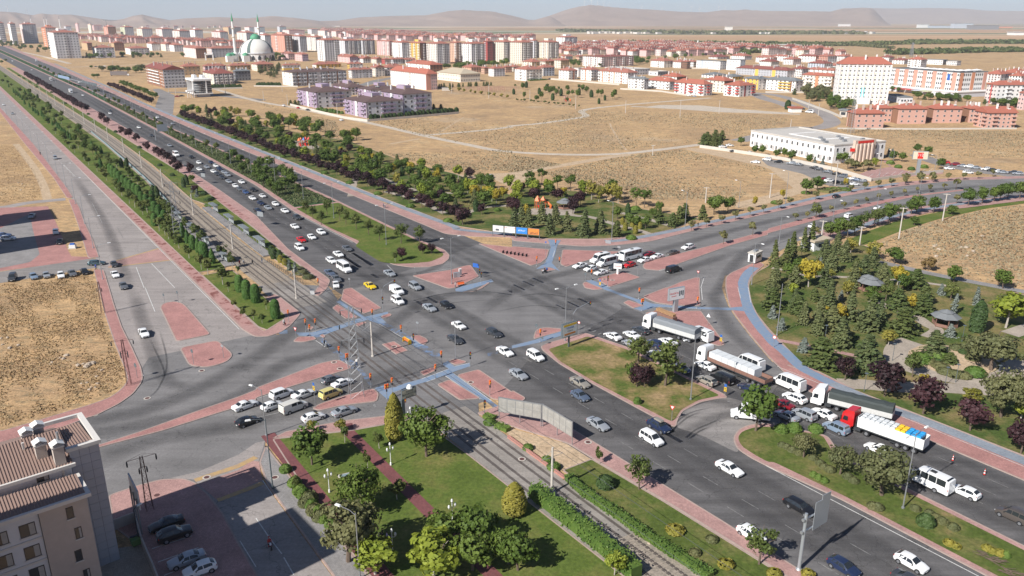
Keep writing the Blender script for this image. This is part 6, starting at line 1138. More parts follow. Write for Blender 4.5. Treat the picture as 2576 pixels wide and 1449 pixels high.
bld('hotel','cream four storey hotel with dark red mansard roof','b1',500,662,962,1117,955,4,'cream','grey',rc='tiled',nl=3,nr=9,wo=True,br=(1,3,5,7),ch=8,rh=5,cat='hotel',acc=[('R',.2,.8,'white'),('R',.45,.8,'white'),('R',.55,.8,'white'),('R',.8,.8,'white')])
C,L,Dp,h=solve_box('b1',262,380,636,1312,1065,34.7)
g_=root('office_building',(*C,0),R(34.7),'white office with curved blue glass front on the corner','office building')
m=MB();m.lathe([(L*.34,3),(L*.34,h)],20,L*.36,L*.36);m.obj('curved_glass',MAT['glass'],g_)
fl=int(h/1.6)
for k in range(2,fl):
 m=MB();m.lathe([(L*.345,1.6*k),(L*.345,1.6*k+.28)],20,L*.36,L*.36);m.obj('glazing_band',wallmat(CO['white']),g_)
m=MB();m.b2(L*.5,L,.5,Dp,3,h);m.obj('glass_wing',MAT['glass'],g_)
for nm,bx in (('roof_slab',(-.6,L+.6,-.6,Dp,h,h+1.6)),('floor_slab',(-.6,L+.6,-.6,Dp,2.6,3.6)),('pier',(L*.66,L*.72,-.3,.6,3,h)),('pier',(-.4,.6,L*.3,L*.4,0,h)),('lift_tower',(L*.25,L*.42,Dp*.5,Dp*.8,h,h+4.5)),('lift_tower',(L*.72,L*.9,Dp*.5,Dp*.8,h,h+4)),('ground_floor',(L*.2,L*.9,1.5,Dp,0,2.6)),('back_wall',(0,L,Dp-.3,Dp,3,h)),('entrance_canopy',(-7,-.8,0,5,5.2,6.4))):
 m=MB();m.b2(*bx);m.obj(nm,wallmat(CO['white' if nm !='ground_floor' else 'grey']),g_)
for k in range(4):m=MB();m.b2(-6.8+k*1.9,-6.3+k*1.9,.2,.7,0,5.2);m.obj('column',wallmat(CO['white']),g_)
for k in range(6):
 m=MB();m.b2(L*.5,L+.05,.42,.5,4.6+k*(h-4)/6,4.75+k*(h-4)/6);m.obj('mullion',wallmat(CO['white']),g_)
# ---- right of centre
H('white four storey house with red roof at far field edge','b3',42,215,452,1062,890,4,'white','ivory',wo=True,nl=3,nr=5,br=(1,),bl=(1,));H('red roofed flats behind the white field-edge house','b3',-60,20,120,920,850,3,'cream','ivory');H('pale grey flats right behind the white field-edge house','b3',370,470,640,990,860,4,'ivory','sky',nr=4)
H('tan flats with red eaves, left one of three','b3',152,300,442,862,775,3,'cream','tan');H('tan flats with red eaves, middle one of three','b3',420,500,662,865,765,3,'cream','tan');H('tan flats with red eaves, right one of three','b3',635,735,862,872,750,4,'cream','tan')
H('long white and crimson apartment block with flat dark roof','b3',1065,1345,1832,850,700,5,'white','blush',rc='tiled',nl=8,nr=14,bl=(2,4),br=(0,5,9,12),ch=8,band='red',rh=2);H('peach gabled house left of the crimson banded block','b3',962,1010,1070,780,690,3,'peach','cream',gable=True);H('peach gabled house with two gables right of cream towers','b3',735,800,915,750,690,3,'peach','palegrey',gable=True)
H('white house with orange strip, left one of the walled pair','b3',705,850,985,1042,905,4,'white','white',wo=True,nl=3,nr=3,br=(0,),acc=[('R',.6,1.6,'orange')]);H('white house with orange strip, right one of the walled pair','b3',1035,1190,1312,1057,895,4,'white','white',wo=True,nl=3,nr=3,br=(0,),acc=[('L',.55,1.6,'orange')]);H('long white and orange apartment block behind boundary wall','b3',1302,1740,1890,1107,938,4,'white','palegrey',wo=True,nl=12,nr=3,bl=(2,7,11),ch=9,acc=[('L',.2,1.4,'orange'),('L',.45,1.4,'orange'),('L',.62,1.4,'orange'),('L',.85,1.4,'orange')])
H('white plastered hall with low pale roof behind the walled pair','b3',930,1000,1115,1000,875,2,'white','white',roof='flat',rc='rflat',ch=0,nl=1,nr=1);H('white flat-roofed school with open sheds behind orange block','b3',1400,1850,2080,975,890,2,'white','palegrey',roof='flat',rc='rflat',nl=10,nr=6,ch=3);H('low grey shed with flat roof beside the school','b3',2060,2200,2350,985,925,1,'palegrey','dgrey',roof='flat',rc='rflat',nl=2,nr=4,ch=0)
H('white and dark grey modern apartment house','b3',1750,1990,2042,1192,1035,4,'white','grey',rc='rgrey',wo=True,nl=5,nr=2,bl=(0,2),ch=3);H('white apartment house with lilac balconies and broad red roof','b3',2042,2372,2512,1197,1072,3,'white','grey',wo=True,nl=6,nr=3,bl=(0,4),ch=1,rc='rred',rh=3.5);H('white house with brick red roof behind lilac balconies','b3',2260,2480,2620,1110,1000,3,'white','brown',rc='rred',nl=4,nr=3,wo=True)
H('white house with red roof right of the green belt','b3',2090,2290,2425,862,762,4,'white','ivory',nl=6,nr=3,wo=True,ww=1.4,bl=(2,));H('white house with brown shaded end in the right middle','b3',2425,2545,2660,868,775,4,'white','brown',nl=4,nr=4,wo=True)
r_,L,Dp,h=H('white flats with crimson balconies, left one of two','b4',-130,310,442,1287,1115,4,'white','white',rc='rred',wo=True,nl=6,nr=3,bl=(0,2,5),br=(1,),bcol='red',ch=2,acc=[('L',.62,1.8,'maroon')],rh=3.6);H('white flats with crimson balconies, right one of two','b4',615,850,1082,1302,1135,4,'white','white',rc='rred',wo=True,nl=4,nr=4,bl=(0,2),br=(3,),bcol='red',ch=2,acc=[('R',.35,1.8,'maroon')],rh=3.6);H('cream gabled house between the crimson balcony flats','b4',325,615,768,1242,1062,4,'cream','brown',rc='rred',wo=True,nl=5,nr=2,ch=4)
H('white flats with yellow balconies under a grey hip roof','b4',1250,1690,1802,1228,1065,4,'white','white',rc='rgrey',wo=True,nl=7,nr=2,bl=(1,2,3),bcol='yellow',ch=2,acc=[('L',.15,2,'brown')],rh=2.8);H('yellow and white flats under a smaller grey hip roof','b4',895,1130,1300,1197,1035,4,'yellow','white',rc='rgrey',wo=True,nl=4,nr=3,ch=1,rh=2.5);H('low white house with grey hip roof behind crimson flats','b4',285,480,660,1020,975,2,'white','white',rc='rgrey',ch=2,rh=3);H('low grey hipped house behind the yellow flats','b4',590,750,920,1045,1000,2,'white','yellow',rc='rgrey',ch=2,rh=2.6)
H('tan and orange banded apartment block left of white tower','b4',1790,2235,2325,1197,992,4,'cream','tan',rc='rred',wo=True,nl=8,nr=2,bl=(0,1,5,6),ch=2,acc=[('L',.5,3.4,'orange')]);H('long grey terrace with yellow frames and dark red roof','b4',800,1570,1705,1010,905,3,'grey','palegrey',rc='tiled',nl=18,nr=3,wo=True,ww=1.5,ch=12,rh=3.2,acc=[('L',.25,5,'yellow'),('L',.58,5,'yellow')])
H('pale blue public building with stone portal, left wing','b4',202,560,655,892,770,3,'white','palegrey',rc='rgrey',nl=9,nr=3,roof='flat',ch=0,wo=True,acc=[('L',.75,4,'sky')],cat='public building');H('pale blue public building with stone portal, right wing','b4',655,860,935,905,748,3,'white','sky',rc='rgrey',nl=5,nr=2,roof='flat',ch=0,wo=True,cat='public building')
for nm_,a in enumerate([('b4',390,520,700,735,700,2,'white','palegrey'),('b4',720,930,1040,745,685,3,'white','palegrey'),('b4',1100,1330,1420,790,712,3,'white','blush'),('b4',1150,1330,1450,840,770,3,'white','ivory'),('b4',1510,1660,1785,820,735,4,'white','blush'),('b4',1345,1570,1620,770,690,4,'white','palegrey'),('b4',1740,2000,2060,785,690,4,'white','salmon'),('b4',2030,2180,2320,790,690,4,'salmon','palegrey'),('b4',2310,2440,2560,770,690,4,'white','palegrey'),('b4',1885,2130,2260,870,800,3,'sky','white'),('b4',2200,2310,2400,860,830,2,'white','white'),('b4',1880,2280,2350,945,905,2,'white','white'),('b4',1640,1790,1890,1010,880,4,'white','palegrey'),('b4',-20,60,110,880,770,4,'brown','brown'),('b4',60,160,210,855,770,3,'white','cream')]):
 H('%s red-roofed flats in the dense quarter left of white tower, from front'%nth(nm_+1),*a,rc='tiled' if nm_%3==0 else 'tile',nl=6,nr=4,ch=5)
# ---- white tower, orange complex, peach houses, right edge
r_,L,Dp,h=bld('office_tower','tall white tower block with yellow panels and red roof','03',640,682,1190,1040,645,9,'white','white',rc='rred',ang=-8,nl=2,nr=12,wo=True,ww=1.35,wh=1.35,ch=3,rh=5.5,cat='tower block')
for i in range(12):
 for f in range(1,9):m=MB();x=L*(i+.5)/12;m.b2(x-.85,x+.85,-.05,-.005,f*h/9-.55,f*h/9+.35);m.obj('yellow_panel',wallmat((.66,.61,.46)),r_)
for i in range(7):m=MB();x=L*i/6;m.b2(x-.35,x+.35,-.5,-.005,0,h);m.obj('pilaster',wallmat(CO['white']),r_)
m=MB();m.b2(L*.46,L*.54,-.09,-.06,h*.18,h*.42);m.obj('banner',wallmat((.25,.62,.66)),r_);m=MB();m.b2(L*.32,L*.64,-4,-.02,0,5);m.obj('entrance_block',wallmat(CO['white']),r_)
r_,L,Dp,h=bld('shopping_complex','long white and coral apartment complex over shops','c',300,872,1112,462,258,5,'white','white',roof='flat',rc='rgrey',nl=36,nr=14,wo=False,ww=2.0,wh=2.0,ch=0,ang=22,cat='apartment complex',acc=[('L',.06+.14*k,4.5,'salmon') for k in range(7)]+[('R',.1,4,'orange'),('R',.5,4,'orange'),('R',.92,4,'salmon')])
for k in range(11):
 m=MB();p=(4,Dp*(k+.5)/11) if k<8 else (L*(k-7.4)/3.6,4);m.b2(p[0]-2.6,p[0]+2.6,p[1]-2.6,p[1]+2.6,h+.1,h+1.6);m.obj('roof_pavilion',wallmat(CO['palegrey']),r_);m=MB();hip(m,6.4,6.4,0,1.0,.6);o=m.obj('pavilion_roof',wallmat(CO['white']),r_);o.location=(p[0]-3.2,p[1]-3.2,h+1.6)
m=MB();m.b2(-6,L+4,-6,Dp,0,4.2);m.obj('shop_plinth',wallmat(CO['palegrey']),r_);m=MB();m.b2(-6.6,L+4.6,-6.6,Dp,4.2,5.2);m.obj('canopy',wallmat(CO['white']),r_)
for k,cc in enumerate(('red','red','sky','green')):m=MB();m.box(-8.5,Dp*(.72-.13*k),3.4,5,9,.5);m.obj('shop_awning',wallmat(CO[cc]),r_)
m=MB();m.b2(-.2,-.02,Dp*.12,Dp*.155,h*.66,h*.92);m.obj('blue_banner',MAT['bluesign'],r_)
H('white apartment block with red strip at right edge','c',1112,1200,1480,527,362,5,'blush','white',rc='rred',nl=4,nr=7,wo=True,br=(2,5),acc=[('L',.5,1.4,'red')],ang=8);H('pink flats cut by the right picture edge','c',1395,1440,1600,575,430,4,'pink','pink',wo=True,nr=4,nl=2,ang=8);H('grey flats with red roof behind right white block','c',1115,1245,1340,345,270,4,'blush','palegrey',rc='rred',nl=5,nr=3);H('white flats under long red roof near right edge','c',1240,1400,1500,330,260,3,'white','blush',rc='rred',nl=6,nr=3);H('red roofed block at far right behind the complex','c',1320,1420,1520,350,285,3,'white','blush',rc='rred')
H('white flats far behind the coral complex, left','c',330,430,470,185,150,3,'white','palegrey',rc='tiled');H('white curved-balcony flats behind the coral complex','c',460,570,620,210,145,4,'white','palegrey',rc='rred',bl=(1,3));H('grey modern row of houses beyond the complex','c',600,760,800,190,150,2,'white','dgrey',roof='flat',rc='rgrey',ch=0,nl=8);H('small white modern row at edge of the plain','c',790,880,915,195,160,2,'white','palegrey',roof='flat',rc='rgrey',ch=0,nl=6);H('red roofed flats just behind the white tower','c',230,300,345,170,125,3,'white','blush',rc='tiled')
H('low blue-roofed hall right of the white tower','c',285,400,500,520,470,1,'palegrey','palegrey',roof='flat',rc='bluesign' if 0 else 'rgrey',ch=0,ang=-5)
PE=[(2,8,252,730,605,'front left'),(60,185,318,680,560,'behind the front left one'),(350,378,612,693,565,'second of the row'),(640,678,912,685,565,'third of the row'),(945,985,1090,682,565,'fourth, half hidden')]
for k,(xl,xc,xr,yb,yt,w_) in enumerate(PE):H('peach three storey housing block, %s'%w_,'c',xl,xc,xr,yb,yt,3,'peachpink','peachpink',rc='rred',ang=2,nl=2,nr=4,wo=True,ww=1.3,wh=1.4,ch=6,acc=[('L',.5,9,'brown')],cfg=(lambda c:(c[0],c[1],12,c[3]))(solve_box('c',xl,xc,xr,yb,yt,2)))  # brown strip darkens the left faces, painting in the shade of recessed balconies
H('peach housing block with gable and balconies, rightmost of the row','c',1042,1130,1372,732,600,4,'peachpink','peachpink',rc='rred',ang=2,nl=3,nr=6,wo=True,ww=1.2,wh=1.3,br=(1,5),bl=(0,2),bcol='peachpink',ch=4,gable=True,cfg=(lambda c:(c[0],c[1],14,c[3]))(solve_box('c',1042,1130,1372,732,600,2)))
# ---- lilac apartment blocks
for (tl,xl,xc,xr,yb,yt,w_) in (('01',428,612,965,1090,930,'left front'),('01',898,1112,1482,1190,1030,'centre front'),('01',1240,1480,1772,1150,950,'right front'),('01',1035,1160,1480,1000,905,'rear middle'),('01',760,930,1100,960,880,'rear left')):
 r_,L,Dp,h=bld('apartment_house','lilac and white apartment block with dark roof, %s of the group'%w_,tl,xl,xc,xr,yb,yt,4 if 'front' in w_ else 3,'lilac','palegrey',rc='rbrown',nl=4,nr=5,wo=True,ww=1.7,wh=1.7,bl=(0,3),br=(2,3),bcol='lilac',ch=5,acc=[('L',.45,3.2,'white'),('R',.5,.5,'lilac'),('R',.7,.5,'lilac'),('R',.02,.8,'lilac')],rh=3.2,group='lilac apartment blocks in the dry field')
 m=MB();m.b2(L*.35,L*.6,Dp*.35,Dp*.65,h+1,h+5);m.obj('stair_penthouse',wallmat(CO['lilac']),r_)
# ---- white public building with flat roof
r_,L,Dp,h=bld('public_building','large white public building with flat roof and pillared portal','u',1886,2094,2222,411,368,2,'white','white',roof='flat',rc='rflat',nl=16,nr=8,wo=True,ww=1.3,wh=2.0,ch=0,ang=24,cat='public building')
m=MB();m.b2(L*.35,L*.75,-1.6,-.02,0,h+2.2);m.obj('portal',wallmat((.56,.44,.36)),r_)
for k in range(5):m=MB();m.b2(L*.37+k*L*.075,L*.37+k*L*.075+.8,-2.2,-1.6,0,h+.6);m.obj('portal_column',wallmat((.62,.50,.42)),r_)
m=MB();m.b2(L*.40,L*.70,-1.75,-1.62,h+.7,h+1.9);m.obj('name_board',MAT['redlamp'],r_)
m=MB();m.b2(L*.3,L*.85,Dp*.3,Dp*.7,h+.13,h+.35);m.obj('courtyard_rim',wallmat(CO['white']),r_);m=MB();m.b2(L*.33,L*.82,Dp*.33,Dp*.67,h+.36,h+.40);m.obj('courtyard_roof',MAT['rflat'],r_)
for k in range(7):m=MB();m.box(L*(.1+.12*k),Dp*(.15+.1*(k%3)),h+.7,2.2,1.2,1.1);m.obj('roof_unit',MAT['steel'],r_)
for k in range(12):m=MB();m.b2(-.12,-.01,Dp*(.04+.08*k),Dp*(.04+.08*k)+1.6,.6,3.0);m.obj('louvre_panel',wallmat((.45,.44,.43)),r_)
# ---- mosque
P_=Q1('b1',1310,755);k_=(Vector(P_).length)/FPX/6*1.02
mo=root('mosque',(*P_,0),R(34.7),'white domed mosque with green lantern and two slim minarets','mosque')
rd=228*k_;m=MB();m.lathe([(rd*1.02,0),(rd*1.02,rd*.42)],28);m.obj('drum',wallmat(CO['white']),mo)
for k in range(18):
 a=2*pi*k/18;m=MB();w2,hh=rd*.09,rd*.26
 m.add([(-w2,0,.08*rd),(w2,0,.08*rd),(w2,0,.22*rd),(0,0,hh+.1*rd),(-w2,0,.22*rd)],[(0,1,2,3,4)]);o=m.obj('arched_window',MAT['glass'],mo);o.location=(cos(a)*rd*1.035,sin(a)*rd*1.035,0);o.rotation_euler=(0,0,a+pi/2)
m=MB();m.lathe([(rd*1.06,rd*.42),(rd*1.06,rd*.47)],28);m.obj('cornice',wallmat(CO['palegrey']),mo)
m=MB();m.lathe([(rd*.98*cos(t*pi/2/8*.86),rd*.47+rd*.80*sin(t*pi/2/8*.86)) for t in range(9)],28);m.obj('dome',wallmat((.68,.66,.61)),mo,smooth=40)
for k in range(4):
 a=pi/4+k*pi/2;m=MB();pts=[(rd*.995*cos(t*.165) ,rd*.47+rd*.81*sin(t*.165)) for t in range(9)]
 m.add([(r*cos(a+s*.10),r*sin(a+s*.10),z+.05) for r,z in pts for s in (-1,1)],[(2*i,2*i+1,2*i+3,2*i+2) for i in range(8)]);m.obj('dome_rib',wallmat((.12,.16,.15)),mo)
MAT['copper']=M('green_copper',(.08,.30,.17),.6,var=.1)
m=MB();m.lathe([(rd*.30,rd*1.23),(rd*.31,rd*1.29),(rd*.27,rd*1.40),(rd*.16,rd*1.50),(.05,rd*1.54)],20);m.obj('lantern_dome',MAT['copper'],mo,smooth=40)
for sx,sy in ((-1.5,-.2),(-1.25,.25),(-.9,-.75),(-1.8,-.6)):
 m=MB();m.box(sx*rd,sy*rd,rd*.17,rd*.36,rd*.36,rd*.34);m.obj('portico',wallmat(CO['white']),mo);m=MB();m.lathe([(rd*.19,rd*.34),(rd*.16,rd*.44),(.04,rd*.52)],12,sx*rd,sy*rd);m.obj('small_dome',MAT['copper'],mo,smooth=40)
def minaret(tl,x,y,yt,label,s=1.0,cap='copper'):
 P_=Q1(tl,x,y);u,v=UV(tl,x,yt);q=(H2-v)/FPX;h=CAM_H+P_[1]*(q*_c-_s)/(_c+q*_s);r_=root('minaret',(*P_,0),0,label,'minaret');w=2.3*s
 m=MB();m.lathe([(w*1.5,0),(w*1.5,h*.16),(w,h*.2),(w*.92,h*.5)],10);m.lathe([(w*.85,h*.5),(w*.78,h*.68)],10);m.lathe([(w*.7,h*.68),(w*.66,h*.82)],10);m.obj('shaft',wallmat(CO['white']),r_)
 for z in (.5,.68):m=MB();m.lathe([(w*.9,h*z-1.2),(w*1.45,h*z),(w*1.45,h*z+1.1)],10);m.obj('gallery',wallmat(CO['ivory']),r_)
 m=MB();m.lathe([(w*.85,h*.82),(w*.6,h*.88),(w*.3,h*.94),(.03,h)],10);m.obj('spire',MAT[cap],r_)
minaret('b1',990,765,25,'slim white minaret with green spire left of the dome');minaret('b1',1370,745,40,'slim white minaret with green spire behind the dome')
for k,(x,y,yt,w_) in enumerate(((492,300,80,'leftmost'),(690,300,85,'second'),(728,300,85,'third'),(925,330,80,'fourth'))):minaret('b0',x,y,yt,'small grey-capped minaret on the left skyline, %s from the left'%w_,1.2,'rgrey')
minaret('b4',224,560,440,'thin white minaret rising above the far red roofs',.9,'signwhite')
gw=root('gateway',(*Q1('b1',588,748),0),R(20),'small white arched pavilion left of the mosque','pavilion')
for sx in (-1,1):
 for sy in (-1,1):m=MB();m.box(sx*6,sy*3,5,2,2,10);m.obj('pier',wallmat(CO['white']),gw);m=MB();m.lathe([(1.4,10.8),(1.0,12),(.05,13)],8,sx*6,sy*3);m.obj('cap_dome',wallmat(CO['palegrey']),gw)
m=MB();m.b2(-7,7,-4,4,9,10.8);m.obj('roof_slab',wallmat(CO['white']),gw)
# ---- dense far estates: one house per plot
def free(p,d=0.0):
 for C,L,Dp,a in BLD:
  x,y=p[0]-C[0],p[1]-C[1];u,v=x*cos(a)+y*sin(a),-x*sin(a)+y*cos(a)
  if -9-d<u<L+9+d and -9-d<v<Dp+9+d:return False
 return True
HV=[]
for k in range(8):
 L,Dp,fl=random.choice(((16,12,3),(20,12,4),(14,14,3),(24,13,4)));c1,c2=random.choice((('white','palegrey'),('cream','ivory'),('blush','pink'),('white','blush'),('pink','lilac'),('ivory','tan')));h=fl*3.1
 w_=MB();w_.b2(0,L,0,Dp,0,h);w_.mat(1)
 gb=k%2==0;rh=3.4
 if gb:w_.mat(0).add([(0,0,h),(0,Dp,h),(0,Dp/2,h+rh*.93)],[(0,1,2)]);
 wm=w_.mesh('wall',[wallmat(CO[c1]),wallmat(CO[c2])]);r=MB();hip(r,L,Dp,h,rh,.7,gb);rm=r.mesh('roof',MAT[('tile','rred','tile','tiled')[k%4]]);g=MB()
 for q in range(4):g.box(L*(.2+.2*q),Dp*(.35 if q%2 else .62),h+rh*.6+.8,1.1,.9,rh+1.2)
 j=MB()
 for f in range(fl):
  for i in range(4):x=L*(i+.5)/4;z=(f+.5)*3.1;j.quad((x-.75,-.06,z-.7),(x+.75,-.06,z-.7),(x+.75,-.06,z+.7),(x-.75,-.06,z+.7))
  for i in range(3):y=Dp*(i+.5)/3;z=(f+.5)*3.1;j.quad((-.06,y+.7,z-.7),(-.06,y-.7,z-.7),(-.06,y-.7,z+.7),(-.06,y+.7,z+.7))
 HV.append((wm,rm,g.mesh('chimneys',MAT['chim']),j.mesh('windows',MAT['wglass'])))
def estate(poly,dx,dy,label,group,prob=1.0,ang=34.7,s=1.0,nm='small_house',mass=False):
 P_=Q(poly);a=R(ang);ex,ey=Vector((cos(a),sin(a))),Vector((-sin(a),cos(a)));us=[Vector(p).dot(ex) for p in P_];vs=[Vector(p).dot(ey) for p in P_];n=0
 u=min(us);V,F,MI,MS=[],[],[],[]
 while u<max(us):
  v=min(vs)
  while v<max(vs):
   p=ex*(u+random.uniform(-3,3))+ey*(v+random.uniform(-3,3))
   if inside(tuple(p),P_) and free(p,8) and random.random()<prob:
    wm,rm,gm_,jm=random.choice(HV)
    if mass:
     a2=a+(pi/2 if random.random()<.3 else 0);k=s*random.uniform(.9,1.12)
     for me in (wm,rm,gm_,jm):
      b0=len(V);V+=[(p.x+k*(v_.co.x*cos(a2)-v_.co.y*sin(a2)),p.y+k*(v_.co.x*sin(a2)+v_.co.y*cos(a2)),k*v_.co.z) for v_ in me.vertices]
      for pl in me.polygons:
       mt=me.materials[pl.material_index]
       if mt not in MS:MS.append(mt)
       F.append(tuple(b0+q for q in pl.vertices));MI.append(MS.index(mt))
     v+=dy;n+=1;continue
    o=O(nm,None,None,(p.x,p.y,0),a+(pi/2 if random.random()<.3 else 0),s*random.uniform(.9,1.12),label=label,category='house',group=group)
    O('wall',wm,o);ro=O('roof',rm,o);O('chimneys',gm_,ro,kind='stuff');O('windows',jm,o,kind='stuff');n+=1
   v+=dy
  u+=dx
 if mass:
  me=D.meshes.new('far_quarter');me.from_pydata(V,[],F)
  for mt in MS:me.materials.append(mt)
  me.polygons.foreach_set('material_index',MI);O('far_quarter',me,kind='stuff',label=label,category='houses')
 return n
ne=estate('b3 700 600 1000 540 1700 540 2576 540 / b4 400 560 1180 600 1180 640 350 690 0 700 / b3 2000 690 1850 690 1500 660 950 690 720 650',24,30,'small red-roofed house in the dense estate right of the towers','red-roofed houses of the dense right-hand estate',.92)
ne+=estate('b2 -300 300 400 330 900 350 1700 400 2576 430 / b3 400 440 / b3 250 480 / b2 1300 470 300 440 / b1 2300 380',44,60,'crowded quarter of red-roofed flats behind the skyline towers','',.8,s=1.3,mass=True)
ne+=estate('b0 1200 420 1700 440 2400 480 / b1 300 500 1100 540 1070 560 200 560 / b0 2500 500 1700 500 1250 450',36,46,'red-roofed terrace on the left slope below the skyline towers','red-roofed terraces of the left slope',.85,s=1.2,nm='terrace_house')
ne+=estate('b0 0 215 600 225 1500 262 / b1 1000 290 / b1 1000 262 / b0 1500 225 0 190',260,260,'hazy red-roofed blocks behind the left skyline','',.6,s=1.4,mass=True)
ne+=estate('b4 1200 640 2100 650 2400 690 1200 700',30,40,'white and red house in the far row near the plain','far row of houses near the plain',.9,s=1.1,nm='row_house')
for k in range(14):
 u=990+k*52;p=Q1('b3',u,530-(k%3)*12);o=O('white_villa',None,None,(*p,0),R(34.7),label='flat-roofed white villa in the row before the stubble plain',category='villa',group='white villas before the plain');m=MB();m.b2(0,22,0,16,0,7);m.b2(4,16,4,14,7,10.5);m.obj('wall',wallmat((.74,.73,.71)),o);m=MB()
 for i in range(5):m.b2(-.1,-.01,1.5+i*3,3.3+i*3,1,3);m.b2(1+i*4,3+i*4,-.1,-.01,1,3)
 m.obj('windows',MAT['wglass'],o,kind='stuff')
# -------- near corner building (bottom left), built round its tower corner
CB=root('apartment_building',(-50.6,86.3,0),R(40),'near apartment building with brown ribbed roofs and grey panel corner','apartment building')
MAT['panel']=M('grey_cladding_panel',(.38,.39,.425),.5,.1,var=.05,vs=.6);MAT['stone']=M('beige_stone_facing',(.45,.39,.345),.85,var=.12,vs=1.4);MAT['ribroof']=M('brown_ribbed_sheet',(.29,.20,.165),.6,.1,var=.1,vs=.5);MAT['coping']=M('pale_coping',(.60,.57,.53),.8,var=.08);MAT['plaster']=M('pale_plaster',(.60,.61,.63),.85,var=.08,vs=.7);MAT['joint']=M('dark_joint',(.06,.06,.07),.8,var=0)
def P3(nm,mt,*b):m=MB();m.b2(*b);return m.obj(nm,MAT[mt],CB)
P3('core_wall','joint',-3.4,-.06,.06,8.4,0,16.3)
for i in range(3):
 for k in range(15):m=MB();m.b2(-3.3+i*1.1,-3.3+i*1.1+1.07,0,.06,17.0-1.14*(k+1)+.03,17.0-1.14*k);m.obj('cladding_panel',MAT['panel'],CB)
for i in range(8):
 for k in range(15):m=MB();m.b2(-.06,0,.06+i*1.04,.06+i*1.04+1.01,17.0-1.14*(k+1)+.03,17.0-1.14*k);m.obj('cladding_panel',MAT['panel'],CB)
P3('coping','coping',-3.6,.25,-.3,.35,17.0,17.45);P3('coping','coping',-.35,.25,.35,8.7,17.0,17.45);P3('coping','coping',-6,.25,8.7,9.1,17.0,17.45)
def ribs(x0,x1,ya,za,yb,zb,lab='roof'):
 m=MB();m.add([(x0,ya,za),(x1,ya,za),(x1,yb,zb),(x0,yb,zb)],[(0,1,2,3)]);o=m.obj(lab,MAT['ribroof'],CB);n=int((x1-x0)/.33)
 rm=MB();rm.add([(0,ya,za+.01),(.13,ya,za+.01),(.13,yb,zb+.01),(0,yb,zb+.01),(.02,ya,za+.09),(.11,ya,za+.09),(.11,yb,zb+.09),(.02,yb,zb+.09)],[(4,5,6,7),(0,4,7,3),(1,2,6,5),(0,1,5,4)]);rm=rm.mesh('roof_rib',MAT['ribroof'])
 for i in range(n):O('roof_rib',rm,o,(x0+i*.33+.1,0,0))
 return o
ribs(-3.3,-.4,.4,16.95,8.6,16.4)
P3('upper_wall','plaster',-26,-3.4,-.5,8.4,0,15.6);ribs(-26,-3.2,-1.0,15.75,5.0,17.9);m=MB();m.add([(-26,5,17.9),(-3.2,5,17.9),(-3.2,10,16),(-26,10,16)],[(0,1,2,3)]);m.obj('roof',MAT['ribroof'],CB)
P3('eave_coping','coping',-26,-3.0,-1.25,-.9,15.45,15.85);P3('gutter','coping',-4.4,-4.2,-.62,-.5,13.6,15.4)
for nm,x,y in (('vent',-7.5,3.2),('vent',-12.5,3.0)):P3(nm,'coping',x,x+.25,y,y+.25,16.8,18.2)
P3('front_wall','stone',-8.2,-3.25,-6.0,-.55,0,13.9);P3('front_plaster','plaster',-26,-8.25,-5.7,-.55,0,13.9);ribs(-26,-3.3,-6.4,14.25,-2.2,15.0);m=MB();m.add([(-26,-2.2,15.0),(-5,-2.2,15.0),(-3.3,-1.1,14.4),(-26,-1.1,14.4)],[(0,1,2,3)]);m.obj('roof',MAT['ribroof'],CB)
P3('front_coping','coping',-26,-2.85,-6.75,-6.3,14.0,14.45);P3('end_coping','coping',-3.3,-2.85,-6.3,-1.0,14.0,14.45)
MAT['winframe']=M('brown_window_frame',(.05,.045,.045),.5,var=0)
def wn(x,z,w_,h,y=-6.0,cur=True):
 m=MB();m.b2(x-w_/2,x+w_/2,y-.04,y-.005,z-h/2,z+h/2);o=m.obj('window',MAT['winframe'],CB);m=MB();m.b2(x-w_/2+.08,x+w_/2-.08,y-.06,y-.045,z-h/2+.08,z+h/2-.08);m.obj('pane',MAT['wglass'],o)
 if cur:m=MB();m.b2(x+w_*.1,x+w_/2-.1,y-.07,y-.062,z-h/2+.1,z+h/2-.1);m.obj('curtain',MAT['curtain'],o)
 m=MB();m.b2(x-w_/2-.1,x+w_/2+.1,y-.14,y-.06,z-h/2-.12,z-h/2);m.obj('sill',MAT['coping'],o)
for k in range(4):wn(-5.0+(.25 if k%2 else -.2),12.4-k*2.9,.75,1.5,-6.0,k%2==1)
for k in range(4):
 for x in (-9.5,-12.2,-15.6):wn(x,11.9-k*2.9,1.6,1.6,-5.7)
 P3('string_course','coping',-26,-8.25,-5.8,-5.7,10.3-k*2.9,10.55-k*2.9)
for k,z in enumerate((13.0,)):wn(-6.5,14.9,1.3,.9,-.5)
for x,y in ((-4.4,-.2),(-5.9,1.6),(-6.6,5.6),(-5.2,6.6)):
 s_=root('x',(0,0)) if 0 else None;m=MB();m.box(x,y,16.9,1.15,1.0,2.6);c=m.obj('chimney',MAT['stone'],CB);m=MB();m.box(x,y,18.25,1.35,1.2,.18);m.obj('chimney_cap',MAT['coping'],c);m=MB();m.add([(x-.75,y-.65,18.55),(x,y-.65,18.9),(x,y+.65,18.9),(x-.75,y+.65,18.55),(x+.75,y-.65,18.55),(x+.75,y+.65,18.55)],[(0,1,2,3),(1,4,5,2)]);m.obj('chimney_cowl',MAT['signwhite'],c)
m=MB();m.tube([(-4.1,.2,18),(-4.1,.2,19.8)],.16,10);m.obj('flue',MAT['steel'],CB)
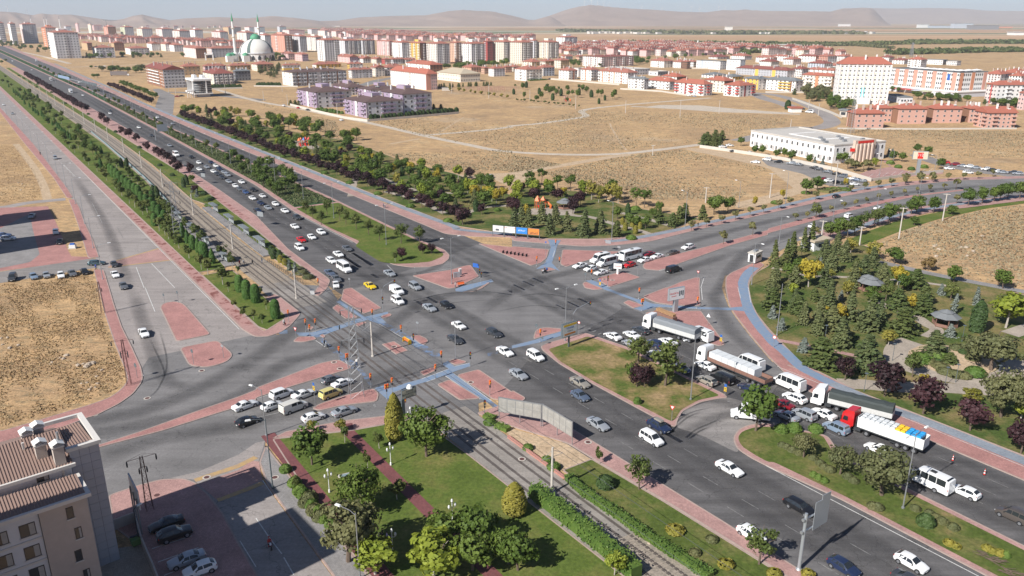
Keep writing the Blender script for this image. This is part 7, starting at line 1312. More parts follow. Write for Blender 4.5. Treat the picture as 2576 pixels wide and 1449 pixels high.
def wall(P_,h,t,mat,label,z=0.0,cat='wall',nm='boundary_wall'):
 L=P_;mb=MB()
 for i in range(len(L)-1):
  a,b=Vector(L[i]),Vector(L[i+1]);c=(a+b)/2;mb.box(c.x,c.y,z+h/2,(b-a).length+t,t,h,atan2((b-a).y,(b-a).x))
 return mb.obj(nm,MAT[mat],label=label,category=cat)
wall(Q('30 1145 990 1365 905 / 30 1440 1160 1560 1440 1620 1600'),1.6,.2,'stone','plastered yard wall beside the near building and parked cars')
b_=root('waste_bin',(*Q1('30',1378,1135),.02),R(-50),'green wheeled waste container beside the near yard wall','bin');m=MB();m.box(0,0,.62,.95,1.2,.9,taper=1.15);m.obj('tub',M('bin_green',(.10,.20,.06),.6),b_);m=MB();m.box(-.35,0,1.2,.3,1.2,.1);m.obj('lid',MAT['darkmetal'],b_)
for x in (-.35,.35):
 for y in (-.45,.45):m=MB();m.disc((x,y,.1),'y',.1,.06,8);m.obj('castor',MAT['black'],b_)
bb=root('advertising_board',(*Q1('30',1420,1010),.0),R(-54),'tall red advertising board seen edge-on by the parked black cars','billboard')
for x in (-3.2,-1.4,.6):m=MB();m.tube([(x,0,0),(x,0,5.6)],.10,8);m.obj('post',MAT['steel'],bb)
m=MB();m.b2(-4.2,1.4,.12,.3,4.2,7.1);m.obj('frame',MAT['coping'],bb);m=MB();m.b2(-4.1,1.3,.31,.34,4.3,7.0);m.obj('poster',MAT['redlamp'],bb)
for i,(s_,t_,L,Dp,h,w_) in enumerate(((-318,-18,17,14,27,'far'),(-279,-14,14,17,26,'near'))):
 o=root('apartment_tower',(*ST(s_,t_),0),DA,'apartment tower shading the paved yard, the %s one'%w_,'apartment tower');m=MB();m.b2(-L/2,L/2,-Dp/2,Dp/2,0,h);m.obj('wall',wallmat(CO['ivory']),o);m=MB();hip(m,L,Dp,h,3,.7);q=m.obj('roof',MAT['tile'],o);q.location=(-L/2,-Dp/2,0)
P3('tall_wing','plaster',-42,-13.5,-19,-5.9,0,28.0)
# -------- street furniture
def top_h(tl,x,yb,yt,xt=None):
 P_=Q1(tl,x,yb);u,v=UV(tl,x if xt is None else xt,yt);q=(H2-v)/FPX;return P_,CAM_H+P_[1]*(q*_c-_s)/(_c+q*_s)
def LR(q):return sorted(q,key=lambda t:UV(t[0],t[1],t[2])[0])
def lamp(P_,h,hd,arms,label,group,arm=2.2,mat='steel',z=.12):
 r_=root('street_lamp',(*P_,z),hd,label,'street lamp',group);m=MB();m.lathe([(.22,0),(.22,.25),(.11,.3),(.06,h)],8);m.obj('pole',MAT[mat],r_)
 for sg in arms:
  m=MB();m.tube([(0,0,h-.35),(sg*arm*.35,0,h+.05),(sg*arm,0,h+.18)],.045,5);m.obj('arm',MAT[mat],r_);m=MB();m.box(sg*(arm+.35),0,h+.2,.85,.34,.16,taper=.8);m.obj('lamp_head',MAT['signwhite'],r_)
 return r_
for i in range(23):lamp(ST(-1000+32*i,106.5+4*(i<12)),11,R(34.7),(-1,1),'%s double-armed lamp on the upper median, from the far end'%nth(i+1),'double lamps on the upper median')
for i,(tl,x,y,yt) in enumerate((('11',785,750,390),('11',1312,1015,610),('11',1970,1410,905),('22',535,535,0),('22',1797,1130,510),('33',1355,775,20))):
 P_,h=top_h(tl,x,y,yt);lamp(P_,min(12.5,h),R(34.7),(-1,1),'%s tall double-armed lamp at or below the junction, from the left'%nth(i+1),'double lamps along the lower medians')
P_,h=top_h('21',2010,722,330);lamp(P_,h,R(34.7),(),'plain steel pole on the small island in the tram crossing',None)
for i,(tl,x,y) in enumerate(LR((('10',400,70),('10',485,175),('10',575,295),('10',665,435),('10',760,605),('10',853,805),('10',940,1050),('10',1035,1365),('00',320,1430),('00',245,1350),('00',180,1280),('00',120,1215),('00',70,1160),('00',25,1110)))):lamp(Q1(tl,x,y),9.5,R(34.7),(1,),'%s curved lamp on the service road pavement, from the left'%nth(i+1),'lamps along the service road',2.6,'signback')
for i,(tl,x,y,yt,sg) in enumerate(LR((('12',1003,965,580,1),('12',1740,840,480,1),('12',2280,640,380,1),('13',175,600,265,1),('13',1115,355,110,1),('13',110,1000,730,-1),('13',640,860,565,-1),('13',1100,620,450,-1),('13',1520,510,340,-1),('12',2410,1420,1000,-1),('13',615,425,130,1),('13',1255,200,70,1),('13',1675,270,120,1)))):P_,h=top_h(tl,x,y,yt);lamp(P_,min(12,h),R(128),(sg,),'%s single-armed lamp around the eastern arm, from the left'%nth(i+1),'lamps along the eastern arm',1.8)
lamp(Q1('23',88,482),12,R(34),(),'tall bare pole at the edge of the eastern park',None);lamp(Q1('31',170,572),11.5,R(200),(1,),'thin green lamp pole by the raised crossing',None,2.0,'signgrey');lamp(Q1('31',1048,1480),9.5,R(150),(1,),'curved grey lamp in front of the dusty lawn tree',None,2.4);lamp(Q1('21',105,1490),8.5,R(150),(1,),'curved lamp at the cross street edge',None,2.0);lamp(Q1('30',1405,1120),5.2,R(60),(1,),'small yard lamp beside the waste container',None,.5,'darkmetal')
for i,(tl,x,y) in enumerate((('31',1358,338),('31',740,612),('31',1978,930),('31',1378,1240),('21',1560,1410))):
 r_=root('park_lantern',(*Q1(tl,x,y),.12),R(40),'%s white ornamental lantern in the lawn park, from the back'%nth(i+1),'lamp','white lanterns of the lawn park');m=MB();m.lathe([(.16,0),(.14,.4),(.06,.5),(.05,3.4)],8);m.obj('pole',MAT['signwhite'],r_)
 for sg in (-1,1):m=MB();m.tube([(0,0,2.7),(sg*.35,0,2.5),(sg*.5,0,2.75)],.03,5);m.obj('arm',MAT['signwhite'],r_);m=MB();m.lathe([(.08,2.6),(.17,2.85),(.12,3.1),(.02,3.2)],8,sg*.52);m.obj('lantern',MAT['signwhite'],r_)
 m=MB();m.lathe([(.08,3.4),(.18,3.6),(.13,3.85),(.02,4.0)],8);m.obj('top_lantern',MAT['signwhite'],r_)
for i,(x,y) in enumerate(sorted(((570,540),(965,1045),(1250,735),(1780,982),(1885,952),(2300,962),(1950,542),(330,-300),(1300,80)))):
 r_=root('park_lamp',(*Q1('23',x,y),.1),0,'%s slim ring-headed lamp in the eastern park, from the left'%nth(i+1),'lamp','slim lamps of the eastern park');m=MB();m.lathe([(.09,0),(.06,.4),(.045,3.6)],6);m.obj('pole',MAT['signgrey'],r_);m=MB();m.lathe([(.1,3.6),(.34,3.66),(.34,3.72)],10);m.obj('lamp_head',MAT['signgrey'],r_)
cpos=[(-1050,0),(-985,0),(-925,0),(-870,0),(-812,0),(-760,0),(-705,0),(-655,0),(-608,0),(-560,0),(-512,0),(-460,0),(-407,0),(-352,0),(-293,0),(-240,0),(-185,0),(-141,0),(-80,0)]
for i,(s,_) in enumerate(cpos):
 k=min(range(len(tramL)),key=lambda j:abs(Vector(tramL[j]).dot(DV)-s));p=Vector(tramL[k]);p+=DV*(s-p.dot(DV))
 r_=root('catenary_pole',(p.x,p.y,.05),R(34.7),'%s concrete tram wire pole between the tracks, from the far end'%nth(i+1),'pole','tram wire poles');m=MB();m.lathe([(.32,0),(.32,.2),(.21,.25),(.15,7.6)],8);m.obj('shaft',MAT['conc'],r_)
 for sg in (-1,1):m=MB();m.tube([(0,0,6.0),(sg*1.9,0,6.1)],.04,4);m.tube([(0,0,7.2),(sg*1.9,0,6.1)],.03,4);m.obj('bracket',MAT['steel'],r_)
for k,nm in ((-1.9,'park side'),(1.9,'main road side')):
 L=[p for p in offs(tramL,k) if -1050<Vector(p).dot(DV)<-30];m=MB();m.tube([(x,y,6.05) for x,y in L],.035,4);m.obj('contact_wire',MAT['darkmetal'],label='tram contact wire on the %s of the line'%nm,category='wire')
def pylon(P_,h,w0,w1,arms,label,mat='steel',nm='lattice_pylon',hd=R(10),rr=.05):
 r_=root(nm,(*P_,.05),hd,label,'pylon');n=max(6,int(h/1.5));cor=lambda z:[(sx*(w0+(w1-w0)*z/h)/2,sy*(w0+(w1-w0)*z/h)/2,z) for sx,sy in ((-1,-1),(1,-1),(1,1),(-1,1))]
 for k in range(4):m=MB();m.tube([cor(0)[k],cor(h)[k]],rr,4);m.obj('leg',MAT[mat],r_)
 m=MB()
 for i in range(n):
  a,b=cor(h*i/n),cor(h*(i+1)/n)
  for k in range(4):q=(k+1)%4;m.tube([a[k],b[q]],rr*.55,3,False);m.tube([b[k],b[q]],rr*.5,3,False)
 m.obj('bracing',MAT[mat],r_)
 for z,w_ in arms:
  m=MB();m.tube([(-w_,0,z),(w_,0,z)],rr*.9,4);m.tube([(-w_,0,z),(0,0,z+w_*.3)],rr*.6,3);m.tube([(w_,0,z),(0,0,z+w_*.3)],rr*.6,3);a=m.obj('cross_arm',MAT[mat],r_)
  for sg in (-1,1):m=MB();m.lathe([(.09,z-.9),(.12,z-.5),(.07,z-.05)],6,sg*w_);m.obj('insulator',MAT['darkmetal'],a)
 return r_,h
P_,h=top_h('21',1012,1085,190,950);pylon(P_,h,2.5,.7,((h*.97,1.9),(h*.82,2.2),(h*.64,2.0)),'tall steel lattice pylon standing among the queueing cars',hd=R(20),rr=.05)
P_,h=top_h('10',1790,930,380,1720);pylon(P_,h,2.4,.7,((h*.97,1.9),(h*.82,2.2),(h*.64,2.0)),'steel lattice pylon behind the tram stop shelters',hd=R(20),rr=.05)
P_,h=top_h('30',1508,780,250,1440);pylon(P_,h,.95,.35,((h*.98,1.9),(h*.8,.5)),'rusty lattice power pole on the pink parking court','rusty','lattice_pole',R(35),.04)
P_,h=top_h('20',1302,980,522,1237);pylon(P_,h,.8,.3,((h*.98,1.9),(h*.75,.6),(h*.7,.6)),'red-brown lattice power pole at the rounded pavement corner','rusty','lattice_pole',R(15),.04)
P_,h=top_h('20',1040,255,-60,1000);pylon(P_,h,.8,.3,((h*.8,.5),),'red-brown lattice power pole beside the dry waste ground','rusty','lattice_pole',R(15),.04)
P_,h=top_h('03',830,1340,930,875);pylon(P_,h,2.8,.8,((h*.9,1.5),),'distant lattice mast in front of the white tower',hd=R(20),rr=.09)
P_,h=top_h('03',1440,570,430,1450);pylon(P_,h,5,2,((h*.9,6),),'faint lattice mast at the edge of the plain',hd=R(20),rr=.3)
def pole(P_,h,label,arm=True,hd=0.0,grp=None):
 r_=root('utility_pole',(*P_,.0),hd,label,'utility pole',grp);m=MB();m.lathe([(.24,0),(.15,h)],8);m.obj('shaft',MAT['conc'],r_)
 if arm:m=MB();m.box(0,0,h-.2,2.2,.16,.16);m.obj('cross_arm',MAT['conc'],r_)
for i,(tl,x,y,yt) in enumerate(LR((('13',530,998,770),('13',920,1020,830),('13',1315,958,640),('13',1755,772,500),('13',675,418,190),('13',18,540,295),('12',1947,592,435),('12',1415,118,10)))):P_,h=top_h(tl,x,y,yt);pole(P_,min(14,h),'%s concrete utility pole near the eastern arm, from the left'%nth(i+1),True,R(-20),'concrete poles by the eastern arm')
for i,(tl,x,y,yt) in enumerate(LR((('01',78,1012,915),('01',320,1062,950),('01',265,922,835),('01',585,1110,990),('01',820,1162,1040),('01',1117,1217,1090),('01',1970,932,830),('01',2343,990,770),('01',1232,845,770),('02',640,1097,960),('02',1142,1138,1010),('02',1690,1177,1010),('02',2083,1145,1010),('02',180,1010,900),('03',408,1090,1010),('03',505,1165,1040),('03',225,1300,1200),('00',1700,935,850),('00',1770,950,860),('00',2270,945,840),('00',855,590,500),('00',1140,665,600)))):P_,h=top_h(tl,x,y,yt);pole(P_,min(12,h),'%s thin pole out in the dry fields, from the left'%nth(i+1),i%3==0,R(20),'thin poles of the dry fields')
def tlight(tl,x,y,yt,label,heads=1,col='orange',mast=None):
 P_,h=top_h(tl,x,y,yt);h=max(2.6,min(5.0,h));r_=root('traffic_light',(*P_,.1),R(30),label,'traffic light','signals of the junction');m=MB();m.lathe([(.12,0),(.06,.15),(.055,h)],6);m.obj('pole',MAT['steel'],r_)
 for k in range(heads):
  m=MB();m.box(.22*(k*2-heads+1),-.12,h-.45,.32,.26,.9);b=m.obj('signal_head',MAT[col if col !='black' else 'plastic'],r_)
  for q in range(3):m=MB();m.disc((.22*(k*2-heads+1),-.27,h-.17-q*.28),'y',.10,.05,8);m.obj('lens',MAT[('redlamp','yellowsign','signgrey')[q]],b)
 m=MB();m.box(0,-.1,h*.58,.22,.2,.42);m.obj('pedestrian_signal',MAT['plastic'],r_)
 if mast:
  m=MB();m.tube([(0,0,h),(0,0,h+1.6),(mast*.2,0,h+2.6),(mast,0,h+3.6)],.07,6);m.obj('mast_arm',MAT['steel'],r_);m=MB();m.box(mast,-.1,h+3.3,.34,.28,.95);b=m.obj('signal_head',MAT['plastic'],r_)
  for q in range(3):m=MB();m.disc((mast,-.26,h+3.6-q*.3),'y',.10,.05,8);m.obj('lens',MAT[('redlamp','yellowsign','signgrey')[q]],b)
TL=[('21',330,347,222),('21',503,442,312),('21',545,500,370),('21',602,442,312),('21',840,727,590),('21',925,802,660,2),('21',1157,1002,860),('21',1172,327,215),('21',1462,517,375),('21',1585,592,460,1,'black'),('21',1865,772,635),('21',2155,792,645,1,'black'),('21',1805,917,770),('21',1372,1057,905),('21',1318,1122,970,2),('21',1492,1272,1110,2),('21',2353,1082,930),('21',2300,1292,1130,1,'black'),('21',1278,237,90,1,'black',3.2),('22',612,440,330,1,'orange',4.4),('12',247,1232,1130),('12',475,1242,1140),('12',797,1372,1265),('12',960,1437,1325,1,'black'),('12',437,1062,965),('22',282,547,415),('22',1305,232,110,2),('22',1275,112,0),('22',1858,207,90),('11',2265,1402,1290,1,'black'),('11',2248,1350,1260,1,'black'),('11',628,1449,1370,1),('11',1972,1405,1340,1,'orange',0)]
for i,t in enumerate(LR(TL)):tlight(*t[:4],'%s traffic light at the junction, from the left'%nth(i+1),*(t[4:]))
def sign(tl,x,y,h,kind,label,hd=R(-35),w_=.75):
 r_=root('road_sign',(*Q1(tl,x,y),.1),hd,label,'road sign');m=MB();m.lathe([(.05,0),(.045,h)],6);m.obj('post',MAT['steel'],r_);m=MB();z=h-.1
 if kind=='yield':m.add([(-w_/2,-.06,z),(w_/2,-.06,z),(0,-.06,z-w_*.87),(-w_/2,-.03,z),(w_/2,-.03,z),(0,-.03,z-w_*.87)],[(0,1,2),(3,5,4),(0,3,4,1),(1,4,5,2),(2,5,3,0)]);m.obj('plate',MAT['redlamp'],r_);m=MB();m.add([(-w_/3.2,-.065,z-.08),(w_/3.2,-.065,z-.08),(0,-.065,z-w_*.62)],[(0,1,2)]);m.obj('plate_face',MAT['signwhite'],r_)
 elif kind=='warn':m.add([(-w_/2,-.06,z-w_*.87),(w_/2,-.06,z-w_*.87),(0,-.06,z),(-w_/2,-.03,z-w_*.87),(w_/2,-.03,z-w_*.87),(0,-.03,z)],[(0,1,2),(3,5,4),(0,3,4,1),(1,4,5,2),(2,5,3,0)]);m.obj('plate',MAT['signwhite'],r_)
 elif kind in ('back','roundred','blue'):
  m.disc((0,-.05,z-w_/2),'y',w_/2,.03,14);m.obj('plate',MAT[{'back':'signgrey','roundred':'redlamp','blue':'bluesign'}[kind]],r_)
  if kind=='roundred':m=MB();m.disc((0,-.07,z-w_/2),'y',w_*.37,.02,14);m.obj('plate_face',MAT['signwhite'],r_)
 elif kind=='chevron':
  m.b2(-.22,.22,-.06,-.03,z-.55,z);m.obj('plate',MAT['bluesign'],r_)
  for k in range(3):m=MB();m.b2(-.24,.24,-.06,-.03,z-.9-k*.32,z-.64-k*.32);m.obj('chevron_plate',MAT['yellowsign'],r_);m=MB();m.add([(-.24,-.065,z-.9-k*.32),(0,-.065,z-.74-k*.32),(.24,-.065,z-.9-k*.32)],[(0,1,2)]);m.obj('chevron',MAT['plastic'],r_)
 elif kind in ('panel','bluepanel','whitepanel'):m.b2(-w_,w_,-.08,-.04,z-w_*1.1,z);m.obj('panel',MAT[{'panel':'signback','bluepanel':'bluesign','whitepanel':'signwhite'}[kind]],r_)
for i,(tl,x,y,h,kd,w_,lb) in enumerate((('21',405,517,2.8,'yield',1.0,'give way triangle at the left end of the blue crossing'),('22',1605,1342,3.0,'yield',1.0,'give way triangle on the brown median by the turning gap'),('12',1868,1370,2.6,'yield',.8,'give way triangle at the tip of the eastern red island'),('22',1970,380,3.0,'warn',1.0,'white warning triangle beside the curved slip road'),('22',2098,575,2.4,'chevron',.8,'blue and yellow marker at the slip island tip'),('22',2140,1095,2.6,'chevron',.8,'blue and yellow marker at the brown median corner'),('12',885,1445,2.2,'chevron',.8,'blue and yellow marker on the eastern blue crossing'),('21',600,1208,5.0,'chevron',.8,'tall white and yellow marker between queueing vans'),
 ('20',1658,155,2.6,'back',.75,'dark round sign at the left tip of the red island'),('20',1797,152,3.2,'back',.75,'dark round sign at the right tip of the red island'),('20',1950,772,3.4,'back',.8,'dark round sign on the lower red island'),('20',1383,908,3.2,'back',.9,'dark round sign on the rounded pavement corner'),('20',2252,708,3.0,'panel',.4,'narrow grey panel sign on the lower red island'),('12',738,1388,2.6,'back',.7,'grey round sign at the eastern queue head'),('12',965,1078,3.4,'panel',.9,'grey panel sign behind the waiting minibuses'),('12',1075,1086,1.8,'panel',.5,'small panel sign beside the midibus'),('12',1262,1330,2.8,'back',.4,'thin sign at the eastern small island corner'),('10',2055,402,4.6,'panel',1.4,'large grey sign panel beside the far carriageway'),('11',55,826,5.0,'panel',1.5,'large grey sign panel on the tram-side pavement'),('11',2215,1322,3.4,'bluepanel',1.0,'blue direction board on the bench island'),('23',55,600,2.8,'roundred',.8,'round red-rimmed sign beside the blue cycle path'),('12',338,1200,6.5,'blue',.5,'tall pole with small blue sign at cycle crossing'),('11',232,200,3.6,'panel',1.3,'grey panel sign on the far pavement'),('22',245,470,2.6,'back',.7,'dark round sign at the western island tip'),('22',305,585,2.2,'back',.6,'dark sign at the brown median tip'),('22',672,470,3.2,'roundred',.6,'small red round sign behind the dark billboard'),('21',1630,485,3.4,'panel',.35,'narrow pale panel on the small tram island'),('11',945,1440,2.4,'panel',.3,'thin grey sign beside the taxi'),('11',1600,1310,2.0,'panel',.12,'thin red-white post at the island tip'))):sign(tl,x,y,h,kd,lb,w_=w_)
TXT=[]
def text(body,size,loc,rot,mat,parent,ext=.005):
 c=D.curves.new('lettering','FONT');c.body=body;c.size=size;c.align_x='CENTER';c.align_y='CENTER';c.extrude=ext;c.materials.append(MAT[mat]);o=O('lettering',c,parent,loc);o.rotation_euler=rot;TXT.append(o);return o
def board(P_,hd,w_,h,z0,label,face,posts=(0,),frame='signgrey',th=.35,pr=.22,pz=.0):
 r_=root('billboard',(*P_,.1),hd,label,'billboard')
 for x in posts:m=MB();m.box(x,.0,z0/2+pz,pr*1.6,pr,z0);m.obj('post',MAT[frame],r_)
 m=MB();m.b2(-w_/2,w_/2,-th/2,th/2,z0,z0+h);m.obj('frame',MAT[frame],r_);m=MB();m.b2(-w_/2+.12,w_/2-.12,-th/2-.02,-th/2-.003,z0+.12,z0+h-.12);m.obj('poster',face,r_);return r_,-th/2-.03
PZ={'white':MAT['signwhite'],'blue':M('poster_blue',(.04,.22,.62),.4,var=.15,vs=.8),'orange':M('poster_orange',(.62,.22,.05),.5,var=.4,vs=1.2),'cream':M('poster_cream',(.62,.56,.42),.5,var=.15,vs=1)}
r_,y=board(Q1('22',570,598),R(40),4.2,3.0,2.6,'dark framed billboard on the tip of the brown median',PZ['white'],frame='signgrey',th=.6)
text('TÖHMER',.55,(0,y,4.5),(pi/2,0,0),'bluesign',r_);text('kampanya',.4,(0,y,3.9),(pi/2,0,0),'signgrey',r_);m=MB();m.b2(-1.9,1.9,y,y+.01,4.95,5.4);m.obj('poster_stripe',MAT['yellowsign'],r_);m=MB();m.b2(-1.6,1.6,y,y+.01,3.0,3.4);m.obj('poster_picture',PZ['orange'],r_)
r_,y=board(Q1('22',1640,240),R(28),4.6,3.0,3.0,'white billboard on a broad post in the eastern islands',PZ['white'],frame='signback',th=.6,pr=.7);text('TRAFİKTE',.6,(-.9,y,4.7),(pi/2,0,0),'redlamp',r_);text('yaya geçidi',.34,(-.9,y,4.1),(pi/2,0,0),'redlamp',r_)
for k in range(3):m=MB();m.b2(.6+k*.5,.95+k*.5,y,y+.01,3.9+.25*(k%2),5.2);m.obj('poster_picture',MAT['signgrey'],r_)
P_,h=top_h('13',1500,312,75);r_,y=board(P_,R(-8),6.4,h*.34,h*.66,'tall white roadside board reading 112 before the public building',PZ['cream'],frame='signback',th=.9,pr=.9);m=MB();m.b2(-1.2,1.2,y-.01,y,h*.69,h*.95);m.obj('emblem',MAT['redlamp'],r_);text('112',1.7,(0,y-.03,h*.84),(pi/2,0,0),'signwhite',r_)
A,B=Vector(Q1('11',2380,925)),Vector(Q1('12',278,968));hd=atan2((B-A).y,(B-A).x)
for k in range(4):
 p=A.lerp(B,(k+.5)/4);w_=(B-A).length/4-.15;r_,y=board((p.x,p.y),hd,w_,2.2,1.4,('white city poster board, first of the roadside four','white poster board with red print, second of the roadside four','bright blue poster board, third of the roadside four','orange sunset poster board, last of the roadside four')[k],PZ[('white','white','blue','orange')[k]],posts=(-w_/2,w_/2),frame='signgrey',th=.18,pr=.12)
 if k==0:m=MB();m.b2(-.9,.3,y,y+.01,1.8,2.5);m.obj('poster_picture',MAT['signgrey'],r_)
 if k==1:text('GÖKYÜZÜNÜ GÖR',.42,(0,y,3.05),(pi/2,0,0),'redlamp',r_)
 if k==2:text('BİSİKLET',.6,(0,y,2.5),(pi/2,0,0),'signwhite',r_)
 if k==3:
  for q in range(6):m=MB();m.b2(-1.2+q*.45,-1.0+q*.45,y,y+.01,1.7,2.2+.12*(q%3));m.obj('poster_picture',MAT['plastic'],r_)
r_,y=board(Q1('21',1548,1312),R(40),2.9,1.7,4.0,'KONYA municipality name board on a dark pillar by the tram',PZ['cream'],frame='signgrey',th=.35,posts=(-1.3,),pr=.4)
for k,(t_,sz) in enumerate((('KONYA',.42),('BÜYÜKŞEHİR',.48),('BELEDİYESİ',.30))):text(t_,sz,(.05,y,5.25-k*.48),(pi/2,0,0),'plastic',r_)
m=MB();m.lathe([(.55,5.7),(.4,6.2),(.1,6.4)],10,.2);m.obj('dish',MAT['signwhite'],r_)
r_,y=board(Q1('12',1060,1312),R(-15),2.2,1.5,1.5,'small white triangular notice board on the eastern red island',MAT['signwhite'],frame='signwhite',th=.15,pr=.3);m=MB();m.b2(-.9,.9,y,y+.01,2.2,2.35);m.obj('print_line',MAT['redlamp'],r_)
MAT['hoard']=M('bare_hoarding_panel',(.30,.29,.265),.8,var=.35,vs=1.4)
for k,(a,b) in enumerate((('21 2445 1325','22 290 1400'),('22 305 1400','32 600 135'))):
 A,B=Vector(Q(a)[0]),Vector(Q(b)[0]);hd=atan2((B-A).y,(B-A).x);L=(B-A).length;r_=root('poster_hoarding',(A.x,A.y,.1),hd,'long empty grey hoarding by the lower tram track, %s half'%('left','right')[k],'hoarding','empty hoardings')
 for i in range(3):m=MB();m.tube([(L*i/2,.1,0),(L*i/2,.1,4.3)],.08,6);m.obj('post',MAT['steel'],r_)
 n=int(L/1.3)
 for i in range(n):
  for j in range(2):m=MB();m.b2(L*i/n+.05,L*(i+1)/n-.05,-.05,.0,1.55+j*1.3,2.78+j*1.3);m.obj('panel',MAT['hoard'],r_)
 m=MB();m.b2(-.1,L+.1,-.02,.06,1.45,4.3);m.obj('backing_frame',MAT['steel'],r_)
r_=root('overhead_sign',(*Q1('33',310,1385),.1),R(34.7),'grey cantilever sign over the lower carriageway','sign gantry');m=MB();m.lathe([(.45,0),(.3,.15),(.24,.3),(.2,8.2)],10);m.obj('pole',MAT['signback'],r_)
for z in (5.6,7.4):m=MB();m.tube([(-.4,0,z),(4.6,0,z)],.12,8);m.obj('arm',MAT['signback'],r_);m=MB();m.disc((-.45,0,z),'x',.22,.2,10);m.obj('flange',MAT['steel'],r_)
for x in (2.0,3.35):m=MB();m.b2(x-.6 if x<3 else x-.68,x+.68 if x<3 else x+1.0,-.25,-.18,5.3 if x<3 else 5.4,9.3 if x<3 else 9.9);m.obj('panel',MAT['signback'],r_);m=MB();m.b2(x-.05,x+.05,-.17,-.1,5.4,9.2);m.obj('stiffener',MAT['steel'],r_)
A,B=Vector(Q1('00',560,830)),Vector(Q1('00',1050,960));P_,h=top_h('00',1050,960,810);r_=root('overhead_sign',(A.x,A.y,0),atan2((B-A).y,(B-A).x),'blue-grey overhead sign bridge far up the main road','sign gantry');L=(B-A).length
for x in (0,L):m=MB();m.tube([(x,0,0),(x,0,8)],.2,6);m.obj('pole',MAT['signback'],r_)
m=MB();m.b2(0,L,-.2,.2,7.4,8);m.obj('beam',MAT['signback'],r_);m=MB();m.b2(L*.1,L*.36,-.4,-.22,6.6,9.6);m.obj('panel',M('faded_blue_panel',(.22,.30,.42),.5),r_);m=MB();m.b2(L*.62,L*.9,-.4,-.22,7.2,9.4);m.obj('panel',MAT['signgrey'],r_)
P_=Q1('00',1570,1415);r_=root('overhead_sign',(*P_,0),R(34.7),'pale cantilever sign over the far carriageway','sign gantry');m=MB();m.tube([(0,0,0),(0,0,7)],.18,6);m.obj('pole',MAT['signback'],r_);m=MB();m.b2(1.5,7,-.2,-.1,5,9);m.obj('panel',MAT['signback'],r_);m=MB();m.tube([(0,0,6),(7,0,6)],.1,5);m.obj('arm',MAT['signback'],r_)
MAT['platform']=MAT['conc'];MAT['shade']=M('shelter_glass',(.34,.37,.37),.25,spec=.6,var=0)
for s0,s1,t0,t1,lb in ((-302,-226,67.6,70.4,'pale tram platform on the main road side'),(-308,-222,55.6,58.4,'pale tram platform on the tree strip side')):
 sk=[0,1];mb=MB();n=8;pts=[]
 for i in range(n+1):
  s=s0+(s1-s0)*i/n;k=np.interp(s,[-308,-293,-240,-222],[2.3,1.9,.5,0]);pts.append((s,k))
 poly=[ST(s,t0+k) for s,k in pts]+[ST(s,t1+k) for s,k in pts[::-1]];mb.prism(poly,0,.38);mb.obj('tram_platform',MAT['greypave'],label=lb,category='platform')
def shelter(s,t,label,L=6.0,w_=1.5):
 r_=root('tram_shelter',(*ST(s,t),.38),DA,label,'shelter','tram stop shelters')
 for x in (-L/2,0,L/2):
  for y in (-w_/2,w_/2):m=MB();m.box(x,y,1.3,.1,.1,2.6);m.obj('post',MAT['signback'],r_)
 m=MB();m.box(0,0,2.62,L+.4,w_+.4,.08);m.obj('roof_glass',MAT['shade'],r_)
 for k in range(9):m=MB();m.box(-L/2+k*L/8,0,2.72,.1,w_+.4,.1);m.obj('roof_rib',MAT['signback'],r_)
 m=MB();m.box(0,w_/2,1.2,L,.03,1.9);m.obj('back_pane',MAT['shade'],r_);m=MB();m.box(0,w_/4,.45,L*.6,.4,.06);m.obj('bench',MAT['steel'],r_)
for i,s in enumerate((-293,-272,-254,-237)):shelter(s,69.8+np.interp(s,[-308,-293,-240,-222],[2.3,1.9,.5,0]),'%s steel and glass tram shelter, road side, from the far end'%nth(i+1))
for i,s in enumerate((-288,-268,-249,-228)):shelter(s,56.2+np.interp(s,[-308,-293,-240,-222],[2.3,1.9,.5,0]),'%s steel and glass tram shelter, tree side, from the far end'%nth(i+1))
def railing(L,h,label,mat='darkmetal',gap=1.5,bars=True,z=.12):
 r_=root('railing',(0,0,0),0,label,'railing');acc=0;P_=L
 for i in range(len(P_)-1):
  a,b=Vector(P_[i]),Vector(P_[i+1]);n=max(1,int((b-a).length/gap))
  for k in range(n):p=a.lerp(b,k/n);m=MB();m.box(p.x,p.y,z+h/2,.07,.07,h);m.obj('post',MAT[mat],r_)
  for zz in ((.15,.55,.95) if bars else (.95,)):m=MB();m.tube([(*a,z+h*zz),(*b,z+h*zz)],.03,4);m.obj('rail',MAT[mat],r_)
railing(Q('11 120 1190 300 1310 500 1425'),1.0,'dark railing curving along the tram exit pavement');railing(Q('13 900 310 1040 355 1300 320 1500 310'),1.2,'reddish railing round the paved forecourt','redkerb',2.5)
MAT['bluefence']=M('blue_grey_fence',(.20,.27,.29),.6,var=.1);wall([ST(s,np.interp(s,[-560,-499,-371,-316,-300],[69.4,68.2,64.7,61.6,60.6])) for s in range(-560,-299,20)],.9,.06,'bluefence','long low blue-grey fence along the tram track',.05,'fence','tram_fence')
MAT['redbrick']=M('red_brick_edge',(.42,.20,.16),.85,var=.25,vs=6);bw=root('brick_wall',(0,0,0),0,'low red brick wall between bare bed and tram track','wall');A,B=Vector(Q1('32',-40,60)),Vector(Q1('32',545,490));n=56
for k in range(n):p=A.lerp(B,(k+.5)/n);m=MB();m.box(p.x,p.y,.3,(B-A).length/n-.02,.3,.6,atan2((B-A).y,(B-A).x));m.obj('brick_course',MAT['redbrick'],bw)
MAT['wallwhite']=M('whitewashed_wall',(.52,.48,.42),.85,var=.12,vs=.4)
